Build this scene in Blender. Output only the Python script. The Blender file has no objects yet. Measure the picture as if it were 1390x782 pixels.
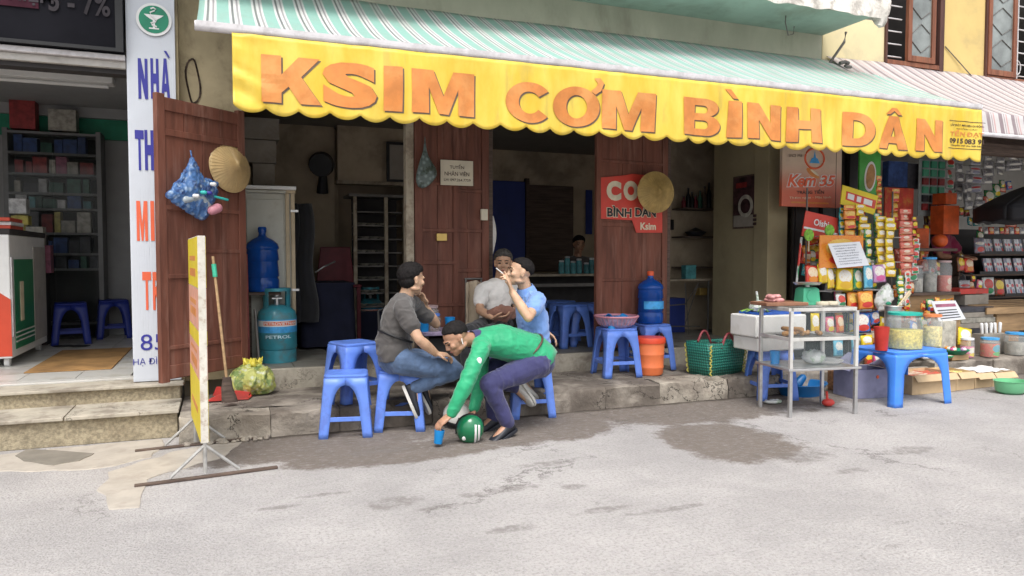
import bpy, bmesh, math, random
from mathutils import Vector, Matrix, noise
random.seed(7)
SC = bpy.context.scene
COL = SC.collection
R = math.radians
# ---------------------------------------------------------------- camera
H = 1.33
YAW, PITCH, F = R(21.4), math.atan(0.043), 1000.0
camd = bpy.data.cameras.new('camera'); cam = bpy.data.objects.new('camera', camd); COL.objects.link(cam)
camd.sensor_width = 36; camd.lens = 36*F/1390; camd.clip_end = 600; camd.clip_start = .05
cam.location = (0, 0, H); cam.rotation_euler = (R(90)-PITCH, 0, -YAW)
SC.camera = cam
# ---------------------------------------------------------------- sky, sun, exposure
world = bpy.data.worlds.new('World'); SC.world = world; world.use_nodes = True
wn = world.node_tree; bg = wn.nodes['Background']
sk = wn.nodes.new('ShaderNodeTexSky'); sk.sky_type = 'NISHITA'; sk.sun_disc = False
SUN_EL, SUN_AZ = R(62), R(200)
sk.sun_elevation = SUN_EL; sk.sun_rotation = SUN_AZ; sk.air_density = 1.0; sk.dust_density = 4.0; sk.ozone_density = .6
hs = wn.nodes.new('ShaderNodeHueSaturation'); hs.inputs['Saturation'].default_value = .22
wn.links.new(sk.outputs[0], hs.inputs['Color']); wn.links.new(hs.outputs[0], bg.inputs[0]); bg.inputs[1].default_value = .15
sd = bpy.data.lights.new('sun', 'SUN'); so = bpy.data.objects.new('sun', sd); COL.objects.link(so)
sd.energy = .9; sd.angle = R(25); sd.color = (1, .97, .92)
sdir = Vector((math.sin(SUN_AZ)*math.cos(SUN_EL), math.cos(SUN_AZ)*math.cos(SUN_EL), math.sin(SUN_EL)))
so.rotation_euler = (-sdir).to_track_quat('-Z', 'Y').to_euler()
SC.view_settings.view_transform = 'Standard'; SC.view_settings.look = 'None'
SC.view_settings.gamma = 1; SC.view_settings.exposure = .9; SC.view_settings.use_curve_mapping = False
SC.cycles.max_bounces = 8; SC.cycles.diffuse_bounces = 5; SC.cycles.transparent_max_bounces = 16
# ---------------------------------------------------------------- measuring helpers
_f = Vector((math.sin(YAW)*math.cos(PITCH), math.cos(YAW)*math.cos(PITCH), -math.sin(PITCH)))
_r = Vector((math.cos(YAW), -math.sin(YAW), 0)); _u = _r.cross(_f)
def _ray(px, py): return _f + _r*((px-695)/F) + _u*((391-py)/F)
def W(px, py, D):
    d = _ray(px, py); return Vector((0, 0, H)) + d*(D/d.y)
def G(px, py, z=0.0):
    d = _ray(px, py); return Vector((0, 0, H)) + d*((z-H)/d.z)
def WX(px, D): return W(px, 350, D).x
def ZY(px, py, D): return W(px, py, D).z
# ---------------------------------------------------------------- node helper and materials
class NT:
    def __init__(s, m): s.t = m.node_tree; s.n = s.t.nodes; s.l = s.t.links; s.b = s.n['Principled BSDF']
    def _in(s, sock, v):
        if v is None: return
        if hasattr(v, 'links'): s.l.new(v, sock)
        else:
            if isinstance(v, (tuple, list)) and len(v) == 3 and sock.type == 'RGBA': v = (*v, 1)
            sock.default_value = v
    def co(s, kind='Object', scale=None):
        c = s.n.new('ShaderNodeTexCoord').outputs[kind]
        if scale is None: return c
        m = s.n.new('ShaderNodeMapping'); s.l.new(c, m.inputs[0]); m.inputs['Scale'].default_value = scale; return m.outputs[0]
    def noise(s, vec, scale, detail=4, rough=.6, dist=0, col=False):
        k = s.n.new('ShaderNodeTexNoise'); s.l.new(vec, k.inputs['Vector']); k.inputs['Scale'].default_value = scale
        k.inputs['Detail'].default_value = detail; k.inputs['Roughness'].default_value = rough; k.inputs['Distortion'].default_value = dist
        return k.outputs['Color' if col else 'Fac']
    def vor(s, vec, scale, feat='F1', out='Distance'):
        k = s.n.new('ShaderNodeTexVoronoi'); k.feature = feat; s.l.new(vec, k.inputs['Vector']); k.inputs['Scale'].default_value = scale
        return k.outputs[out]
    def math(s, op, a, b=None, clamp=False):
        k = s.n.new('ShaderNodeMath'); k.operation = op; k.use_clamp = clamp; s._in(k.inputs[0], a); s._in(k.inputs[1], b); return k.outputs[0]
    def rng(s, v, a, b, c=0, d=1):
        k = s.n.new('ShaderNodeMapRange'); k.interpolation_type = 'SMOOTHSTEP'; s._in(k.inputs[0], v)
        for i, q in enumerate((a, b, c, d)): k.inputs[i+1].default_value = q
        return k.outputs[0]
    def mix(s, fac, a, b, mode='MIX'):
        k = s.n.new('ShaderNodeMix'); k.data_type = 'RGBA'; k.blend_type = mode; s._in(k.inputs[0], fac); s._in(k.inputs[6], a); s._in(k.inputs[7], b); return k.outputs[2]
    def sep(s, v):
        k = s.n.new('ShaderNodeSeparateXYZ'); s.l.new(v, k.inputs[0]); return k.outputs
    def rand(s): return s.n.new('ShaderNodeObjectInfo').outputs['Random']
    def bump(s, h, strength=.3, dist=.01):
        k = s.n.new('ShaderNodeBump'); s._in(k.inputs['Height'], h); k.inputs['Strength'].default_value = strength; k.inputs['Distance'].default_value = dist
        s.l.new(k.outputs[0], s.b.inputs['Normal'])
    def set(s, **kw):
        for k, v in kw.items(): s._in(s.b.inputs[k.replace('_', ' ')], v)
def newmat(name):
    m = bpy.data.materials.new(name); m.use_nodes = True; return m, NT(m)
def mat(name, col, rough=.6, metal=0, var=.18, scale=6, bump=.15, bscale=60, bdist=.003, dirt=None, dirtamt=.5, dscale=3, dthr=.55,
        trans=0, alpha=1, coat=0, vary=0, stretch=(1, 1, 1), crack=0, ior=1.45, spec=.5, sheen=0, sss=0):
    m, n = newmat(name); v = n.co('Object', stretch)
    lo = tuple(c*(1-var) for c in col); hi = tuple(min(1, c*(1+var)) for c in col)
    c = n.mix(n.rng(n.noise(v, scale, 5), .3, .7), lo, hi)
    if vary:
        h = n.n.new('ShaderNodeHueSaturation'); n.l.new(c, h.inputs['Color']); n._in(h.inputs['Value'], n.rng(n.rand(), 0, 1, 1-vary, 1+vary)); c = h.outputs[0]
    rg = rough
    if dirt:
        d = n.rng(n.noise(v, dscale, 6, .65, .3), dthr-.06, dthr+.14)
        d = n.math('MULTIPLY', d, dirtamt); c = n.mix(d, c, dirt); rg = n.math('ADD', n.math('MULTIPLY', d, .2), rough, True)
    if crack:
        wv_ = n.n.new('ShaderNodeVectorMath'); wv_.operation = 'MULTIPLY_ADD'; n.l.new(n.noise(v, 3.5, 5, .7, 0, True), wv_.inputs[0]); wv_.inputs[1].default_value = (.7, .7, .7); n.l.new(v, wv_.inputs[2])
        ck = n.rng(n.vor(wv_.outputs[0], 1.3, 'DISTANCE_TO_EDGE'), .0, .016, 1, 0); ck = n.math('MULTIPLY', ck, n.rng(n.noise(v, 1.7, 3), .42, .55)); c = n.mix(n.math('MULTIPLY', ck, crack), c, (.03,.025,.02))
    n.set(Base_Color=c, Roughness=rg, Metallic=metal, IOR=ior)
    if spec != .5: n.set(Specular_IOR_Level=spec)
    if trans: n.set(Transmission_Weight=trans)
    if alpha < 1: n.set(Alpha=alpha)
    if coat: n.set(Coat_Weight=coat, Coat_Roughness=.1)
    if sheen: n.set(Sheen_Weight=sheen)
    if sss: n.set(Subsurface_Weight=sss, Subsurface_Scale=.01)
    if bump: n.bump(n.noise(v, bscale, 4), bump, bdist)
    return m
MC = {}
def M(name):
    return MC[name]
def D(name, *a, **k): MC[name] = mat(name, *a, **k)
# ---------------------------------------------------------------- mesh builder
class MB:
    def __init__(s): s.v = []; s.f = []; s.mi = []; s.m = 0
    def add(s, vs, fs):
        o = len(s.v); s.v += [Vector(p) for p in vs]
        for f in fs: s.f.append([i+o for i in f]); s.mi.append(s.m)
        return s
    def bx(s, x0, x1, y0, y1, z0, z1):
        return s.add([(x0,y0,z0),(x1,y0,z0),(x1,y1,z0),(x0,y1,z0),(x0,y0,z1),(x1,y0,z1),(x1,y1,z1),(x0,y1,z1)],
                     [(0,3,2,1),(4,5,6,7),(0,1,5,4),(1,2,6,5),(2,3,7,6),(3,0,4,7)])
    def box(s, c, sz, rot=None):
        c = Vector(c); h = [q/2 for q in sz]; o = len(s.v)
        s.bx(-h[0], h[0], -h[1], h[1], -h[2], h[2])
        for i in range(o, len(s.v)):
            p = s.v[i]
            if rot is not None: p = rot @ p
            s.v[i] = p + c
        return s
    def ring(s, c, ax, r, n, ry=None, side=None):
        ax = Vector(ax).normalized(); a = side or (Vector((0,0,1)) if abs(ax.z) < .9 else Vector((1,0,0)))
        u = a - ax*a.dot(ax); u.normalize(); w = ax.cross(u); ry = r if ry is None else ry
        return [Vector(c) + u*(math.cos(2*math.pi*i/n)*r) + w*(math.sin(2*math.pi*i/n)*ry) for i in range(n)]
    def loft(s, rings, cap=True):
        n = len(rings[0]); vs = [p for r in rings for p in r]; fs = []
        for k in range(len(rings)-1):
            for i in range(n):
                j = (i+1) % n; fs.append((k*n+i, k*n+j, (k+1)*n+j, (k+1)*n+i))
        if cap: fs.append(tuple(range(n-1, -1, -1))); fs.append(tuple((len(rings)-1)*n+i for i in range(n)))
        return s.add(vs, fs)
    def cyl(s, p0, p1, r0, r1=None, n=12):
        p0 = Vector(p0); p1 = Vector(p1); ax = p1-p0; r1 = r0 if r1 is None else r1
        return s.loft([s.ring(p0, ax, r0, n), s.ring(p1, ax, r1, n)])
    def caps(s, p0, p1, r0, r1=None, n=14):
        p0 = Vector(p0); p1 = Vector(p1); r1 = r0 if r1 is None else r1; ax = (p1-p0)
        if ax.length < 1e-5: ax = Vector((0,0,.001))
        a = ax.normalized(); rs = []
        for t in (-88, -60, -30, 0): rs.append(s.ring(p0 + a*(r0*math.sin(R(t))), a, r0*math.cos(R(t)), n))
        for t in (0, 30, 60, 88): rs.append(s.ring(p1 + a*(r1*math.sin(R(t))), a, r1*math.cos(R(t)), n))
        return s.loft(rs)
    def tube(s, pts, r, n=8):
        pts = [Vector(p) for p in pts]; rs = []
        for i, p in enumerate(pts):
            a = pts[min(i+1, len(pts)-1)] - pts[max(i-1, 0)]
            rr = r[i] if isinstance(r, (list, tuple)) else r
            rs.append(s.ring(p, a, rr, n))
        return s.loft(rs)
    def lathe(s, prof, c=(0,0,0), n=24, axis=None, sy=1.0):
        c = Vector(c); q = axis.to_track_quat('Z', 'Y').to_matrix() if axis is not None else None; rs = []
        for r, z in prof:
            ring = []
            for i in range(n):
                a = 2*math.pi*i/n; p = Vector((max(r, 1e-4)*math.cos(a), max(r, 1e-4)*math.sin(a)*sy, z))
                if q: p = q @ p
                ring.append(p+c)
            rs.append(ring)
        return s.loft(rs)
    def ell(s, c, rx, ry, rz, n=16, m=9, rot=None):
        rs = []; c = Vector(c)
        for k in range(m):
            t = R(-86 + 172*k/(m-1)); ring = []
            for i in range(n):
                a = 2*math.pi*i/n; p = Vector((rx*math.cos(t)*math.cos(a), ry*math.cos(t)*math.sin(a), rz*math.sin(t)))
                if rot is not None: p = rot @ p
                ring.append(p+c)
            rs.append(ring)
        return s.loft(rs)
    def prism(s, poly, o, ex, ey, dv):
        o = Vector(o); ex = Vector(ex); ey = Vector(ey); dv = Vector(dv); n = len(poly)
        a = [o + ex*p[0] + ey*p[1] for p in poly]; b = [p+dv for p in a]
        return s.add(a+b, [tuple(range(n)), tuple(range(2*n-1, n-1, -1))] + [(i, i+n, (i+1) % n+n, (i+1) % n) for i in range(n)])
    def grid(s, fn, nu, nv):
        vs = [fn(i/nu, j/nv) for j in range(nv+1) for i in range(nu+1)]
        return s.add(vs, [(j*(nu+1)+i, j*(nu+1)+i+1, (j+1)*(nu+1)+i+1, (j+1)*(nu+1)+i) for j in range(nv) for i in range(nu)])
    def mesh(s, name, mats):
        me = bpy.data.meshes.new(name); me.from_pydata([tuple(p) for p in s.v], [], s.f)
        for q in (mats if isinstance(mats, (list, tuple)) else [mats]): me.materials.append(MC[q] if isinstance(q, str) else q)
        me.polygons.foreach_set('material_index', s.mi); me.update(); return me
    def build(s, name, mats, parent=None, smooth=None, bevel=0, solid=0, world=False, fix=True, subd=0):
        if world and parent is not None:
            top = parent
            while top.parent: top = top.parent
            inv = (Matrix.Translation(top.location) @ Matrix.Rotation(top.rotation_euler.z, 4, 'Z')).inverted()
            s.v = [inv @ p for p in s.v]
        me = s.mesh(name, mats)
        if fix:
            bm = bmesh.new(); bm.from_mesh(me); bmesh.ops.recalc_face_normals(bm, faces=bm.faces); bm.to_mesh(me); bm.free()
        return mkobj(name, me, parent, smooth, bevel, solid, subd)
def mkobj(name, me, parent=None, smooth=None, bevel=0, solid=0, subd=0):
    if smooth is not None:
        me.polygons.foreach_set('use_smooth', [True]*len(me.polygons))
        if smooth < 180: me.set_sharp_from_angle(angle=R(smooth))
    o = bpy.data.objects.new(name, me); COL.objects.link(o)
    if parent is not None: o.parent = parent
    if solid:
        q = o.modifiers.new('thickness', 'SOLIDIFY'); q.thickness = solid; q.offset = 0
    if bevel:
        q = o.modifiers.new('bevel', 'BEVEL'); q.width = bevel; q.segments = 2; q.limit_method = 'ANGLE'; q.angle_limit = R(40)
        if smooth is None:
            me.polygons.foreach_set('use_smooth', [True]*len(me.polygons)); q.harden_normals = True
    if subd:
        q = o.modifiers.new('subd', 'SUBSURF'); q.levels = subd; q.render_levels = subd
    return o
def thing(name, label, cat, loc=(0,0,0), rz=0, group=None):
    o = bpy.data.objects.new(name, None); COL.objects.link(o); o.empty_display_size = .05
    o.location = loc; o.rotation_euler = (0, 0, rz); return tag(o, label, cat, group)
def tag(o, label, cat=None, group=None, kind=None):
    if label: o['label'] = label
    if cat: o['category'] = cat
    if group: o['group'] = group
    if kind: o['kind'] = kind
    return o
KIDS = {}
def dup(root, loc=None, rz=None, label=None, group=None, parent=None):
    c = root.copy(); COL.objects.link(c)
    if loc is not None: c.location = loc
    if rz is not None: c.rotation_euler = (c.rotation_euler[0], c.rotation_euler[1], rz)
    if label: c['label'] = label
    if group: c['group'] = group
    c.parent = parent
    for ch in list(root.children): dup(ch, parent=c)
    return c
def struct(o): o['kind'] = 'structure'; return o
# ---------------------------------------------------------------- lettering
_tc = {}
GL = {'K': [[(0,0),(.33,0),(.33,.22),(.45,.36),(.64,0),(1,0),(.66,.58),(.98,1),(.62,1),(.33,.60),(.33,1),(0,1)]], 'I': [[(0,0),(1,0),(1,1),(0,1)]],
 'M': [[(0,0),(.26,0),(.26,.60),(.42,0),(.58,0),(.74,.60),(.74,0),(1,0),(1,1),(.66,1),(.5,.42),(.34,1),(0,1)]],
 'N': [[(0,0),(.30,0),(.30,.52),(.68,0),(1,0),(1,1),(.70,1),(.70,.48),(.32,1),(0,1)]],
 'H': [[(0,0),(.33,0),(.33,.38),(.67,.38),(.67,0),(1,0),(1,1),(.67,1),(.67,.63),(.33,.63),(.33,1),(0,1)]],
 'A': [[(0,0),(.30,0),(.355,.18),(.645,.18),(.70,0),(1,0),(.66,1),(.34,1)], [(.42,.38),(.58,.38),(.5,.68)]]}
def _arc(cx, cy, rx, ry, a0, a1, n=20): return [(cx+rx*math.cos(R(a0+(a1-a0)*i/n)), cy+ry*math.sin(R(a0+(a1-a0)*i/n))) for i in range(n+1)]
GL['O'] = [_arc(.5,.5,.5,.5,0,351,39), _arc(.5,.5,.22,.29,0,351,39)]
GL['C'] = [_arc(.52,.5,.52,.5,38,322,36)+_arc(.52,.5,.24,.27,325,35,36)]
GL['D'] = [[(0,0)]+_arc(.42,.5,.58,.5,-90,90,24)+[(0,1)], [(.31,.23)]+_arc(.40,.5,.28,.27,-90,90,20)+[(.31,.77)]]
GL['B'] = [[(0,0)]+_arc(.62,.28,.38,.28,-90,75,16)+_arc(.58,.76,.35,.24,-60,90,16)+[(0,1)], [(.31,.18)]+_arc(.56,.295,.12,.115,-90,90,10)+[(.31,.41)], [(.31,.60)]+_arc(.54,.705,.11,.105,-90,90,10)+[(.31,.81)]]
def text_geo(s, bold, shear=0, space=1.0):
    if bold == 'g' and s in GL:
        k = ('g', s)
        if k not in _tc:
            cu = bpy.data.curves.new('t', 'CURVE'); cu.dimensions = '2D'; cu.fill_mode = 'BOTH'
            for pl_ in GL[s]:
                sp = cu.splines.new('POLY'); sp.points.add(len(pl_)-1); sp.use_cyclic_u = True
                for i, (x, y) in enumerate(pl_): sp.points[i].co = (x, y, 0, 1)
            o = bpy.data.objects.new('t', cu); COL.objects.link(o); dg = bpy.context.evaluated_depsgraph_get(); me = bpy.data.meshes.new_from_object(o.evaluated_get(dg))
            _tc[k] = ([v.co.copy() for v in me.vertices], [list(p.vertices) if p.normal.z > 0 else list(p.vertices)[::-1] for p in me.polygons], 0, 1, 0, 1)
            bpy.data.objects.remove(o); bpy.data.curves.remove(cu); bpy.data.meshes.remove(me)
        return _tc[k]
    if bold == 'g': bold = .055
    k = (s, bold, shear, space)
    if k in _tc: return _tc[k]
    cu = bpy.data.curves.new('t', 'FONT'); cu.body = s; cu.size = 1; cu.offset = bold; cu.shear = shear; cu.resolution_u = 4; cu.space_character = space
    o = bpy.data.objects.new('t', cu); COL.objects.link(o)
    dg = bpy.context.evaluated_depsgraph_get(); me = bpy.data.meshes.new_from_object(o.evaluated_get(dg))
    vs = [v.co.copy() for v in me.vertices]; fs = [list(p.vertices) for p in me.polygons]
    bpy.data.objects.remove(o); bpy.data.curves.remove(cu); bpy.data.meshes.remove(me)
    x0 = min(v.x for v in vs); x1 = max(v.x for v in vs); y0 = min(v.y for v in vs); y1 = max(v.y for v in vs)
    _tc[k] = (vs, fs, x0, x1, y0, y1); return _tc[k]
def letter(s, o, ex, ey, w, h, m, parent, bold=.02, name='lettering', warp=None, lift=.002, cut=0, shear=0, world=True, space=1.0):
    """flat lettering of width w and height h, lower left corner at o, in the plane ex, ey"""
    vs, fs, x0, x1, y0, y1 = text_geo(s, bold, shear, space); ex = Vector(ex).normalized(); ey = Vector(ey).normalized(); nrm = ex.cross(ey)
    b = MB(); b.add([Vector(((v.x-x0)/(x1-x0)*w, (v.y-y0)/(y1-y0)*h, 0)) for v in vs], fs)
    if cut:
        me = b.mesh('t', []); bm = bmesh.new(); bm.from_mesh(me)
        for ax, L in ((0, w), (1, h)):
            k = cut
            while k < L:
                co = [0,0,0]; no = [0,0,0]; co[ax] = k; no[ax] = 1
                bmesh.ops.bisect_plane(bm, geom=bm.verts[:]+bm.edges[:]+bm.faces[:], plane_co=co, plane_no=no); k += cut
        bm.verts.index_update(); b = MB(); b.add([v.co.copy() for v in bm.verts], [[v.index for v in f.verts] for f in bm.faces]); bm.free(); bpy.data.meshes.remove(me)
    o = Vector(o); out = []
    for v in b.v:
        p = o + ex*v.x + ey*v.y + nrm*lift
        out.append(warp(p) if warp else p)
    b.v = out
    return b.build(name, m, parent, world=world, fix=False)
def remesh(b, name, m_, parent, vox=.006, it=6, fold=0, ff=9, fz=1.0, seed=0):
    b.v = [p.copy() for p in b.v]
    me = b.mesh('t', []); bm = bmesh.new(); bm.from_mesh(me); bmesh.ops.recalc_face_normals(bm, faces=bm.faces); bm.to_mesh(me); bm.free()
    o = bpy.data.objects.new('t', me); COL.objects.link(o)
    q = o.modifiers.new('r', 'REMESH'); q.mode = 'VOXEL'; q.voxel_size = vox; q.use_smooth_shade = True
    q = o.modifiers.new('s', 'SMOOTH'); q.factor = .5; q.iterations = it
    dg = bpy.context.evaluated_depsgraph_get(); me2 = bpy.data.meshes.new_from_object(o.evaluated_get(dg)); me2.name = name
    bpy.data.objects.remove(o); bpy.data.meshes.remove(me)
    if fold:
        nr = [v.normal.copy() for v in me2.vertices]
        for v, n_ in zip(me2.vertices, nr):
            p = v.co; w = Vector((p.x*ff, p.y*ff, p.z*ff*fz))
            warp = noise.noise(w*.6+Vector((seed, 3, 1)))*1.2
            r1 = 1-abs(noise.noise(w+Vector((warp, seed, warp))))*2.4; r2 = noise.noise(w*2.3+Vector((seed, warp, 5)))
            w3 = w*2.1+Vector((warp*1.5, 7+seed, warp)); r3 = 1-abs(noise.noise(w3))*3.0
            v.co = p + n_*(fold*(.85*r1 + .35*r2 + .45*max(-.3, r3)))
    me2.materials.clear(); me2.materials.append(MC[m_]); me2.polygons.foreach_set('use_smooth', [True]*len(me2.polygons))
    o = bpy.data.objects.new(name, me2); COL.objects.link(o); o.parent = parent; return o
# ---------------------------------------------------------------- materials
D('wall_beige', (.42,.35,.22), .9, var=.15, scale=2, dirt=(.12,.095,.06), dirtamt=.75, dscale=1.6, bump=.3, bscale=25)
D('wall_green', (.42,.42,.33), .9, var=.12, scale=2, dirt=(.20,.19,.14), dirtamt=.6, dscale=1.2, bump=.3, bscale=25, stretch=(1,1,.5))
D('wall_in', (.43,.35,.25), .9, var=.15, scale=2, dirt=(.16,.13,.10), dirtamt=.6, dscale=1.5, bump=.2, bscale=25)
D('wall_olive', (.34,.285,.17), .85, var=.1, scale=2, dirt=(.20,.17,.11), dirtamt=.5, dscale=1.3, bump=.2, bscale=25)
D('wall_yellow', (.62,.46,.18), .85, var=.07, scale=1.5, dirt=(.40,.31,.16), dirtamt=.5, dscale=1.4, bump=.2, bscale=30)
D('wall_cream', (.70,.60,.36), .85, var=.07, scale=1.5, dirt=(.45,.40,.28), dirtamt=.5, dscale=1.8, bump=.2, bscale=30)
D('slab_green', (.33,.45,.38), .9, var=.12, scale=2.5, dirt=(.24,.28,.22), dirtamt=.7, dscale=1.5, bump=.2)
D('slab_white', (.72,.68,.62), .9, var=.15, scale=6, dirt=(.25,.22,.19), dirtamt=.8, dscale=5, dthr=.5, bump=.6, bscale=20, bdist=.01)
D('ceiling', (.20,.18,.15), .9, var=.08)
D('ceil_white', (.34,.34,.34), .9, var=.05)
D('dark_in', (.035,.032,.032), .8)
D('pillar_white', (.58,.61,.66), .35, var=.04, scale=2, bump=.05, dirt=(.5,.52,.55), dirtamt=.35, dscale=2.5)
D('trim_grey', (.45,.43,.40), .5, var=.1, dirt=(.2,.19,.17), dirtamt=.5)
D('sign_dark', (.010,.010,.013), .8, spec=.08, var=.2, scale=2, bump=.02)
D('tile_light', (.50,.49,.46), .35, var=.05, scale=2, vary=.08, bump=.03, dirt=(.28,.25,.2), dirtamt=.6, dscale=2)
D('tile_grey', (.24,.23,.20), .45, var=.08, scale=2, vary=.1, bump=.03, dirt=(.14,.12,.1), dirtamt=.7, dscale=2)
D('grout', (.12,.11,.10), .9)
D('concrete', (.29,.255,.215), .92, var=.22, scale=5, dirt=(.11,.09,.075), dirtamt=.85, dscale=2.2, dthr=.47, bump=.8, bscale=30, bdist=.014, crack=.9)
D('concrete_lt', (.36,.32,.265), .92, var=.2, scale=6, dirt=(.2,.17,.14), dirtamt=.8, dscale=3, dthr=.48, bump=.8, bscale=30, bdist=.014, crack=.95)
D('pebble', (.34,.29,.20), .9, var=.3, scale=45, dirt=(.2,.16,.11), dirtamt=.6, dscale=4, dthr=.5, bump=.8, bscale=80, bdist=.01)
D('slab_stone', (.42,.38,.31), .8, var=.15, scale=8, crack=.6, dirt=(.17,.14,.11), dirtamt=.75, dscale=4, dthr=.5, bump=.35, bscale=40)
D('cement_patch', (.40,.36,.31), .9, var=.1, scale=6, dirt=(.32,.28,.24), dirtamt=.6, dscale=7, dthr=.55, bump=.4, bscale=40)
D('cement_grey', (.20,.18,.15), .85, var=.12, scale=8, bump=.4, bscale=60)
D('door_red', (.155,.055,.034), .72, var=.3, scale=3, dirt=(.26,.13,.095), dirtamt=.6, dscale=3.5, dthr=.55, bump=.35, bscale=14, bdist=.004, stretch=(4,4,.5))
D('door_red2', (.13,.046,.029), .72, var=.3, scale=3, dirt=(.23,.11,.08), dirtamt=.6, dscale=3.5, dthr=.55, bump=.35, bscale=14, bdist=.004, stretch=(4,4,.5))
D('door_black', (.018,.015,.015), .5, var=.3, scale=3, bump=.1)
D('post_pale', (.42,.36,.27), .7, var=.15, dirt=(.15,.11,.08), dirtamt=.7, dscale=6, dthr=.48)
D('steel', (.55,.55,.55), .35, metal=.85, var=.1, bump=.05, dirt=(.25,.2,.16), dirtamt=.4, dscale=8)
D('steel_dark', (.16,.15,.14), .5, metal=.6, var=.2)
D('rail_white', (.60,.58,.59), .4, var=.08, scale=12, dirt=(.28,.26,.25), dirtamt=.35, dscale=9, dthr=.5, stretch=(1,1,1))
D('wood', (.42,.27,.14), .6, var=.22, scale=3, bump=.2, stretch=(1,1,8))
D('wood_pale', (.52,.42,.28), .6, var=.15, scale=4, bump=.1, stretch=(1,8,1))
D('wood_dark', (.10,.07,.055), .8, var=.35, scale=6, bump=.4, stretch=(.6,8,8))
D('win_wood', (.20,.07,.035), .55, var=.25, scale=4, bump=.15, stretch=(5,5,.6), dirt=(.3,.16,.09), dirtamt=.4, dscale=3)
D('win_wood_dk', (.075,.03,.022), .55, var=.25, scale=4, bump=.15, stretch=(5,5,.6))
D('bar_white', (.62,.60,.60), .45, var=.1)
D('glass_win', (.20,.22,.21), .06, var=.4, scale=2.2, bump=.02, bscale=3, bdist=.01, spec=.8)
D('stool_blue', (.125,.24,.70), .38, var=.06, scale=8, bump=.04, bscale=40, dirt=(.10,.14,.42), dirtamt=.5, dscale=9, vary=.08)
D('stool_dark', (.02,.04,.22), .5, var=.1)
D('table_blue', (.06,.24,.80), .36, var=.06, scale=8, bump=.03, dirt=(.12,.2,.5), dirtamt=.4, dscale=8)
def asphalt():
    m, n = newmat('asphalt'); v = n.co(); s = n.sep(v)
    base = n.mix(n.rng(n.noise(v, .8, 8, .7), .35, .65), (.325,.31,.305), (.42,.40,.39))
    base = n.mix(n.rng(n.noise(v, 55, 5, .75), .47, .62, 0, .5), base, (.20,.188,.18))
    base = n.mix(n.rng(n.noise(n.co('Object', (1,3,1)), 7, 6, .7), .45, .8, 0, .3), base, (.24,.225,.215))
    base = n.mix(n.rng(n.vor(v, 85), .0, .35, .5, 0), base, (.52,.5,.5))
    edge = n.noise(v, 3.4, 12, .78); edge2 = n.noise(v, 1.1, 3)
    # grime strip along the kerb
    lim = n.math('ADD', s[1], n.math('MULTIPLY', n.math('SUBTRACT', edge, .5), 1.1))
    lim = n.math('ADD', lim, n.math('MULTIPLY', n.math('SUBTRACT', edge2, .5), .9))
    strip = n.rng(lim, 5.0, 5.22)
    inx = n.math('MULTIPLY', n.rng(s[0], -.25, .15), n.rng(s[0], 6.3, 5.2)) if False else n.rng(s[0], -.3, .1)
    mask = n.math('MULTIPLY', strip, inx)
    def blob(cx, cy, rx, ry, soft=.25, amp=.9):
        dx = n.math('DIVIDE', n.math('SUBTRACT', s[0], cx), rx); dy = n.math('DIVIDE', n.math('SUBTRACT', s[1], cy), ry)
        d = n.math('SQRT', n.math('ADD', n.math('MULTIPLY', dx, dx), n.math('MULTIPLY', dy, dy)))
        d = n.math('ADD', d, n.math('MULTIPLY', n.math('SUBTRACT', edge, .5), amp*2))
        return n.rng(d, 1, 1-soft)
    for (px, py, rx, ry) in ((925,556,.95,.62), (985,598,.52,.62), (720,585,.8,.42), (380,612,.75,.35), (540,615,.8,.3)):
        p = G(px, py); mask = n.math('MAXIMUM', mask, blob(p.x, p.y, rx, ry, .2, .7))
    brk = n.rng(n.noise(n.co('Object', (1,2,1)), 16, 8, .8), .36, .50, .50, 1); mask = n.math('MULTIPLY', mask, brk)
    col = n.mix(n.math('MULTIPLY', mask, .93), base, n.mix(n.noise(v, 9, 5), (.10,.082,.068), (.20,.168,.145)))
    crev = n.rng(n.math('ADD', s[1], n.math('MULTIPLY', n.math('SUBTRACT', edge, .5), .22)), 5.55, 5.635)
    crev = n.math('MULTIPLY', crev, n.rng(s[0], -.35, -.2)); col = n.mix(n.math('MULTIPLY', crev, .85), col, (.045,.035,.028))
    sm = None
    for (px, py, rx, ry) in ((700,663,.20,.07), (780,661,.10,.07), (540,682,.22,.12), (1092,620,.30,.13), (820,692,.22,.05), (640,672,.1,.05), (695,718,.14,.05),
                             (1230,612,.3,.1), (735,630,.22,.07), (520,612,.3,.09), (590,690,.16,.05), (1150,640,.2,.06), (915,690,.3,.04), (1210,742,.1,.03), (370,690,.16,.04), (450,670,.2,.03)):
        p = G(px, py); b = blob(p.x, p.y, rx, ry, .5, 1.4); sm = b if sm is None else n.math('MAXIMUM', sm, b)
    sp = n.math('MULTIPLY', n.rng(n.noise(v, 5.5, 5, .7), .64, .69), n.rng(n.noise(v, .7, 3), .47, .6))
    sm = n.math('MAXIMUM', n.math('MULTIPLY', sm, n.rng(n.noise(v, 14, 8, .8), .40, .56, .1, 1)), n.math('MULTIPLY', sp, .8))
    col = n.mix(n.math('MULTIPLY', sm, .62), col, (.16,.145,.135))
    wv_ = n.n.new('ShaderNodeVectorMath'); wv_.operation = 'MULTIPLY_ADD'; n.l.new(n.noise(v, 2.2, 8, .75, 0, True), wv_.inputs[0]); wv_.inputs[1].default_value = (1.1, 1.1, 0); n.l.new(v, wv_.inputs[2])
    ck = n.rng(n.vor(wv_.outputs[0], .55, 'DISTANCE_TO_EDGE'), 0, .007, 1, 0); ck = n.math('MULTIPLY', ck, n.rng(n.noise(v, .9, 3), .48, .56)); col = n.mix(n.math('MULTIPLY', ck, .7), col, (.09,.08,.075))
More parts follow.
